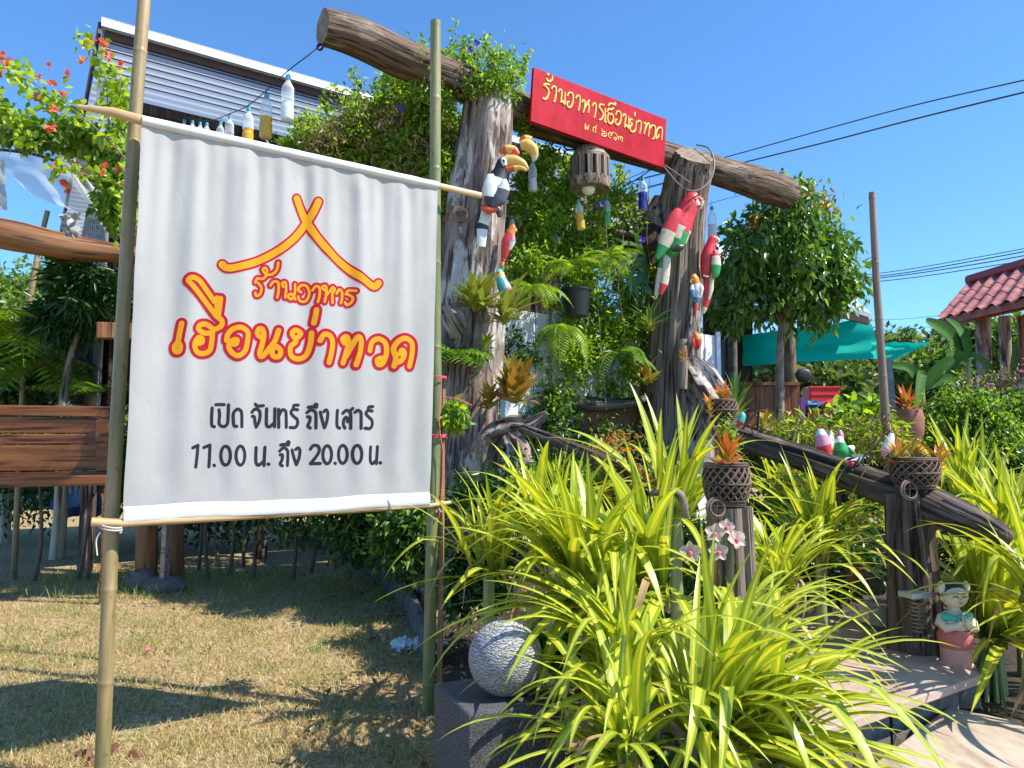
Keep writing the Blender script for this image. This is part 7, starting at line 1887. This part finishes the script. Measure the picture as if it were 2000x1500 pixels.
# ------------------------------------------------------------------ pavilion with a red tiled roof
YV = 13.0
pav = T('pavilion', 'open garden pavilion with a red corrugated tile roof at the right edge', 'pavilion', Vector((P(1960, 880, YV + 1).x, YV + 1, 0)))
MAT['redtile'] = M_plain('faded_red_tile', [(.16, .04, .038), (.28, .08, .07), (.42, .17, .15)], .6, 'world', ns=3.5, bmp=.3, bd=.004)
e0 = P(1833, 622, YV); r0 = P(1893, 552, YV + 1.5)
eu = (P(2000, 582, YV - 1.8) - e0); eu.z = 0; eu.normalize()
sl = r0 - e0
ncol, nrow = 16, 3
cw = .30
for j in range(nrow):
    for i in range(ncol):
        mb = MB(); nx = 8
        s0, s1 = j / nrow - .03, (j + 1) / nrow
        for (s, lift) in ((s0, .014), (s1, .0)):
            for k in range(nx + 1):
                q = e0 + eu * (i * cw + k / nx * cw) + sl * s + Vector((0, 0, lift + .035 * (j * 0) + .035 * math.cos(2 * math.pi * k / nx)))
                mb.add(q)
        for k in range(nx): mb.face((k, k + 1, nx + 2 + k, nx + 1 + k))
        o = mb.build('roof_tile', MAT['redtile'], pav, sharp=0)
mb = MB(); q0 = e0 + sl * 1.0 + Vector((0, 0, .06)); mb.tube([q0 - eu * .05, q0 + eu * (ncol * cw)], .09, 10, flat=.6); mb.build('ridge_cap', M_plain('dark_red_ridge', [(.22, .03, .035), (.32, .05, .05)], .5, 'world', ns=4), pav)
mb = MB(); mb.slab([e0 + Vector((0, 0, -.05)), e0 + eu * (ncol * cw) + Vector((0, 0, -.05)), e0 + eu * (ncol * cw) + sl + Vector((0, 0, -.05)), e0 + sl + Vector((0, 0, -.05))], (0, 0, 1), .03); mb.build('roof_lining', MAT['redtile'], pav, smooth=False)
mb = MB(); mb.beam(e0 + Vector((0, .05, -.07)), e0 + eu * (ncol * cw) + Vector((0, .05, -.07)), .05, .12); mb.build('eave_board', MAT['redtile'], pav, smooth=False)
bk = sl.copy(); bk.z = -bk.z
mb = MB(); mb.slab([q0, q0 + bk * .55, q0 + bk * .55 + eu * ncol * cw, q0 + eu * ncol * cw], (0, 0, 1), .04); mb.build('rear_roof', MAT['redtile'], pav, smooth=False)
mb = MB(); mb.beam(e0 + Vector((.4, .5, -.02)), e0 + Vector((.4, .5, -.02)) + eu * 4, .12, .10); mb.build('tie_beam', MAT['polish'], pav, smooth=False)
for (x, Y, r) in ((1918, YV - .1, .115), (1962, YV + 1.2, .10), (2002, YV - 1.0, .12)):
    b_ = P(x, 760, Y); q = [Vector((b_.x + .02, Y, -.05)), Vector((b_.x - .03, Y, 1.3)), Vector((b_.x + .04, Y, 2.4)), P(x, 618, Y)]
    mb = MB(); qq = [Vector(p) for p in smooth([tuple(p) for p in q], 5)]; mb.tube(qq, r, 14, amp=.12, ridge=.05, seed=x); mb.build('pavilion_post', MAT['pillar'] if x < 1990 else MAT['polishlog'], pav)
# banana plants
MAT['banana'] = M_plain('banana_leaf', [(.02, .07, .012), (.035, .115, .018), (.07, .17, .025)], .65, 'rest', (1, 30, 1), 2, .2, spec=.12)
def banana(label, base, leaves, seed):
    rn = random.Random(seed); t = T('banana_plant', label, 'plant', base)
    mb = MB(); mb.tube([base, Vector(base) + Vector((0, 0, 1.3)), Vector(leaves[0][0])], [.11, .09, .04], 10); mb.build('stem', MAT['stalk'], t)
    for a, mid, tip, w in leaves:
        q = smooth([tuple(a), tuple(mid), tuple(tip)], 6); n = len(q); mb = MB(); rows = []
        for i in range(n):
            s = i / (n - 1); d = Vector(q[min(n - 1, i + 1)]) - Vector(q[max(0, i - 1)]); d.normalize()
            sd = d.cross(Vector((0, -1, .35))).normalized(); nn = sd.cross(d)
            ww = w * .45 * math.sin(math.pi * min(.99, .06 + s * .9)) ** .55
            rows.append([mb.add(Vector(q[i]) + sd * ww * u - nn * abs(u) * ww * -.25, (u, s, 0)) for u in (-1, -.5, 0, .5, 1)])
        for i in range(n - 1):
            for u in range(4): mb.face((rows[i][u], rows[i][u + 1], rows[i + 1][u + 1], rows[i + 1][u]))
        mb.build('leaf', MAT['banana'], t)
YA = 12.0
banana('banana plant with a broad leaf rising left of the pavilion', P0(1880, 880, YA, 0), [(P(1892, 700, YA), P(1850, 650, YA), P(1808, 625, YA), .26), (P(1892, 700, YA), P(1880, 650, YA), P(1850, 622, YA + .4), .2), (P(1892, 700, YA), P(1862, 700, YA - .2), P(1835, 762, YA - .3), .25), (P(1892, 690, YA), P(1930, 720, YA + .3), P(1940, 790, YA + .5), .2)], 1)
YA = 11.0
banana('banana plant low in front of the concrete post right of the mast', P0(1800, 880, YA, 0), [(P(1800, 760, YA), P(1775, 720, YA), P(1740, 715, YA), .16), (P(1800, 760, YA), P(1835, 720, YA), P(1862, 700, YA), .2), (P(1800, 760, YA), P(1800, 730, YA), P(1790, 800, YA - .4), .16), (P(1800, 760, YA), P(1850, 740, YA), P(1890, 770, YA), .18)], 2)
YA = 13.0
banana('banana plant with leaves hanging behind the pavilion posts', P0(1975, 880, YA, 0), [(P(1975, 740, YA), P(2000, 660, YA), P(2040, 640, YA), .25), (P(1975, 740, YA), P(2010, 720, YA), P(2050, 780, YA), .25)], 3)
# blue and white box sign
t = T('blue_sign', 'blue and white printed board glimpsed between bananas left of the pavilion', 'sign', P(1850, 735, 17))
mb = MB(); mb.slab([P(1829, 718, 17), P(1858, 718, 17), P(1858, 738, 17), P(1829, 738, 17)][::-1], (0, -1, 0), .1); mb.build('board', M_flat('sign_blue', (.02, .16, .55), .5), t, smooth=False)
mb = MB(); mb.slab([P(1836, 729, 16.97), P(1855, 729, 16.97), P(1855, 735, 16.97), P(1836, 735, 16.97)][::-1], (0, -1, 0), .02); mb.build('printed_band', MAT['fascia'], t, smooth=False)
for x in (1832, 1855):
    mb = MB(); mb.tube([Vector((P(x, 800, 17.1).x, 17.1, 0)), P(x, 730, 17.1)], .04, 8); mb.build('leg', MAT['edge'], t)
# pot column with bromeliad
q = P(1774, 866, 8.2); hh = P(1774, 800, 8.2).z - q.z
mb = MB(); mb.lathe([(0, -1.6), (.13, -1.6), (.14, -.1), (.12, 0), (.16, .1), (.17, hh * .7), (.15, hh), (.12, hh), (0, hh * .95)], q, 20); solo(mb, 'terracotta_urn', bpy.data.materials['terracotta'], 'brown clay urn on a stand right of the bamboo mast', 'urn', Vector((q.x, q.y, 0)))
rosette('orange and pink bromeliad on the clay urn right of the bamboo mast', P(1772, 800, 8.2), 40, pxm(52, 8.2), RS_brom, 81, group='orange bromeliads', mix=(.2, .4, .4))
# hedge and shrubs
foliage_thing('hedge', 'rounded clipped green hedge right of the urn', 'hedge', [B(1880, 830, 8.6, 88, 62, 9000, .7), B(1850, 900, 8.4, 80, 60, 4500, .6), B(1930, 890, 8.6, 60, 60, 3500, .6)], .06, [MAT['leaf_mid'], MAT['leaf_vine'], MAT['leaf_dark']], 72, cr=.14, k=60, shell=.6)
foliage_thing('shrub', 'pink flowering shrub above the hedge by the pavilion posts', 'shrub', [B(1930, 760, 10.5, 50, 35, 1200, .4), B(1960, 800, 10.2, 40, 30, 700, .3)], .07, [MAT['leaf_far'], MAT['leaf_dry']], 73, cr=.22, k=16)
V, F = leaf_arrays(clump_pts(tuple(P(1945, 755, 10.2)), (.45, .2, .3), 160, k=14, cr=.2)[0], .06, .6, .2); o = np_mesh('blossom', V, F, M_leaf('mauve_petal', [(.5, .2, .3), (.6, .3, .36)], trans=.2, tcol=(1, 1, 1)), parent=bpy.data.objects[[o.name for o in COL.objects if o.get('label', '').startswith('pink flowering shrub above')][0]]); stuff(o)
foliage_thing('shrub', 'low leafy bush at the right edge beside the hedge', 'shrub', [B(1995, 830, 9.0, 40, 60, 2400, .4), B(1985, 920, 8.0, 40, 40, 1500, .4)], .08, [MAT['leaf_mid'], MAT['leaf_dark']], 74, cr=.22)
foliage_thing('shrub', 'light leafy bush with large lobed leaves left of the bamboo mast', 'shrub', [B(1690, 815, 8.3, 45, 30, 1100, .4), B(1645, 845, 8.3, 40, 16, 400, .4)], .10, [MAT['leaf_lime'], MAT['leaf_mid']], 75, cr=.24, k=14, width=.6, six=True)
foliage_thing('shrub', 'tangled yellowish weeds under the thin tree behind the rail', 'shrub', [B(1560, 850, 7.6, 60, 28, 1600, .4), B(1700, 860, 7.6, 60, 26, 1200, .4)], .09, [MAT['leaf_lime'], MAT['leaf_dry']], 76, cr=.25, k=18, width=.14)
foliage_thing('shrub', 'red and orange flowering plants below the rail behind the deck', 'shrub', [B(1560, 960, 5.8, 60, 25, 600, .3), B(1700, 1000, 5.5, 40, 30, 350, .3)], .05, [MAT['leaf_mid'], MAT['leaf_mid'], MAT['leaf_croton']], 77, cr=.25, k=12)
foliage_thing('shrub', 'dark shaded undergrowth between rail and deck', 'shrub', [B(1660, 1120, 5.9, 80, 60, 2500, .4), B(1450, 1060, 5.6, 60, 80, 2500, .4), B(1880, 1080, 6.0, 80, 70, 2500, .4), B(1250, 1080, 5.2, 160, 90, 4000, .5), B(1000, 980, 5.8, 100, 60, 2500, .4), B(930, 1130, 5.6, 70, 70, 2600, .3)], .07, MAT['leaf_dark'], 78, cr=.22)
foliage_thing('shrub', 'low dark green plants behind the stone ball', 'shrub', [B(1080, 1270, 3.15, 40, 25, 260, .12), B(1240, 1470, 2.7, 100, 20, 250, .25)], .05, [MAT['leaf_mid'], MAT['leaf_dark']], 79, cr=.25, k=12, width=.7, six=True)
for i, (x, y, Y, r) in enumerate(((1700, 1120, 5.3, .085), (1672, 1105, 5.5, .075), (1722, 1175, 5.0, .09))):
    q = P(x, y, Y); mb = MB(); mb.lathe([(0, -r * 1.6), (r * .8, -r * 1.6), (r, 0), (r * 1.08, 0), (r * 1.08, -.02), (r * .95, -.03)], q, 18)
    solo(mb, 'plant_pot', [M_flat('grey_pot', (.07, .08, .08), .6), bpy.data.materials['terracotta'], M_flat('pale_grey_pot', (.28, .29, .3), .6)][i], ['dark grey plant pot in shade left of the deck post', 'brown clay plant pot in shade behind the dark grey one', 'pale grey pot low beside the deck post'][i], 'pot', q)
q = P(1880, 1032, 4.9); mb = MB(); mb.ell(P(1818, 1026, 4.95), pxm(14, 4.95), 12, 10, amp=.15); solo(mb, 'red_fruit_ornament', BC['red'], 'red round ornament just right of the rail post below the rail', 'ornament', P(1818, 1026, 4.95))
# distant trees
far = [(1420, 700, 22, 90, 60), (1560, 720, 20, 120, 70), (1680, 740, 18, 100, 70), (1800, 740, 19, 90, 65), (1890, 690, 22, 90, 70), (1990, 700, 20, 90, 90), (1750, 700, 30, 60, 50), (1660, 690, 32, 80, 45), (1840, 705, 28, 60, 50), (1780, 790, 14, 90, 45), (1620, 780, 14, 90, 45)]
flab = ['behind the dark building', 'below the large turquoise cloth', 'between the large turquoise cloth and the mast', 'right of the concrete post', 'behind the banana leaves', 'behind the pavilion at the right edge', 'rising in the gap right of the mast', 'far behind the mast', 'in the distance left of the pavilion', 'low behind the clay urn', 'low behind the red crate']
for i, (x, y, Y, rx, ry) in enumerate(far):
    c = P(x, y, Y); rz = max(pxm(ry, Y), 0.5)
    foliage_thing('background_tree', 'bushy background tree ' + flab[i], 'tree', [((c.x, c.y, c.z * .62), (pxm(rx, Y), pxm(rx, Y) * .7, c.z * .62), 3800), (tuple(c), (pxm(rx * .8, Y), 1.0, rz), 2600)], .16 + Y * .004, [MAT['leaf_far'], MAT['leaf_mid'] if i % 2 else MAT['leaf_far']], 200 + i, cr=.14, k=50, group='background trees on the right', trunk=([Vector((c.x, c.y, -.05)), Vector((c.x + .1, c.y, c.z * .5))], .14, .08))
for i, (x, y, Y, rx, ry) in enumerate(((20, 600, 19, 80, 60), (90, 590, 24, 70, 55), (160, 640, 20, 80, 60), (-40, 620, 16, 60, 70), (240, 650, 22, 80, 60))):
    c = P(x, y, Y)
    foliage_thing('background_tree', 'grey green background tree ' + ['above the bench at the left edge', 'behind the leaning bamboo stake', 'behind the grey slat screen', 'cut by the left edge of the picture', 'behind the banner left of the house'][i], 'tree', [((c.x, c.y, c.z * .6), (pxm(rx, Y), pxm(rx, Y) * .7, c.z * .6), 4200), (tuple(c), (pxm(rx * .8, Y), 1.0, pxm(ry, Y)), 2600)], .2, [MAT['leaf_far'], MAT['leaf_mid']], 230 + i, cr=.14, k=50, group='background trees on the left', trunk=([Vector((c.x, c.y, -.05)), Vector((c.x, c.y, c.z * .5))], .16, .08))
# a far tree belt that closes the horizon
rngf = np.random.default_rng(55); parts = []
for k in range(80):
    a = -1.15 + 2.3 * k / 79; D = 70 + 14 * rngf.random(); c = (math.sin(a) * D, math.cos(a) * D, 2.6)
    p, out = clump_pts(c, (3.6, 2.5, 3.2 + 2.2 * rngf.random()), 900, k=20, cr=.2, rng=rngf)
    parts.append(leaf_arrays(p, .75, .7, .2, rng=rngf))
V, F = merge(parts); o = np_mesh('tree_belt', V, F, MAT['leaf_far']); stuff(tag(o, 'distant belt of trees closing the horizon', 'trees'))
# ------------------------------------------------------------------ power lines
def cable(label, pts, Y, r=.022, group='overhead power cables', twist=False):
    q = [P(x, y, Y_) for (x, y), Y_ in zip(pts, Y)]
    mb = MB(); mb.tube([Vector(p) for p in smooth([tuple(p) for p in q], 8)], r, 5); solo(mb, 'power_cable', MAT['wire'], label, 'cable', q[0], group)
cable('upper of the two high black cables rising to the right edge', [(1240, 352), (1424, 305), (1620, 250), (1800, 202), (2030, 150)], (34, 31, 28, 25, 22), .024)
cable('lower of the two high black cables rising to the right edge', [(1240, 372), (1450, 318), (1620, 276), (1800, 229), (2030, 173)], (34, 31, 28, 25, 22), .03)
cable('top cable of the low bundle right of the mast', [(1600, 548), (1760, 528), (1900, 504), (2030, 480)], (40, 38, 35, 32), .02)
cable('second cable of the low bundle right of the mast', [(1600, 552), (1760, 534), (1900, 510), (2030, 486)], (40, 38, 35, 32), .026)
cable('third cable of the low bundle right of the mast', [(1600, 556), (1760, 538), (1900, 517), (2030, 494)], (40, 38, 35, 32), .026)
cable('lowest cable of the bundle, slightly apart', [(1600, 560), (1760, 545), (1900, 525), (2030, 504)], (40, 38, 35, 32), .022)
for i, y in enumerate((622, 642, 652, 662)):
    cable(['highest', 'second', 'third', 'lowest'][i] + ' thin far cable over the shade cloth gap', [(1700, y + 4), (1780, y), (1850, y - 8), (1900, y - 12)], (60, 58, 56, 54), .016, 'far thin cables')
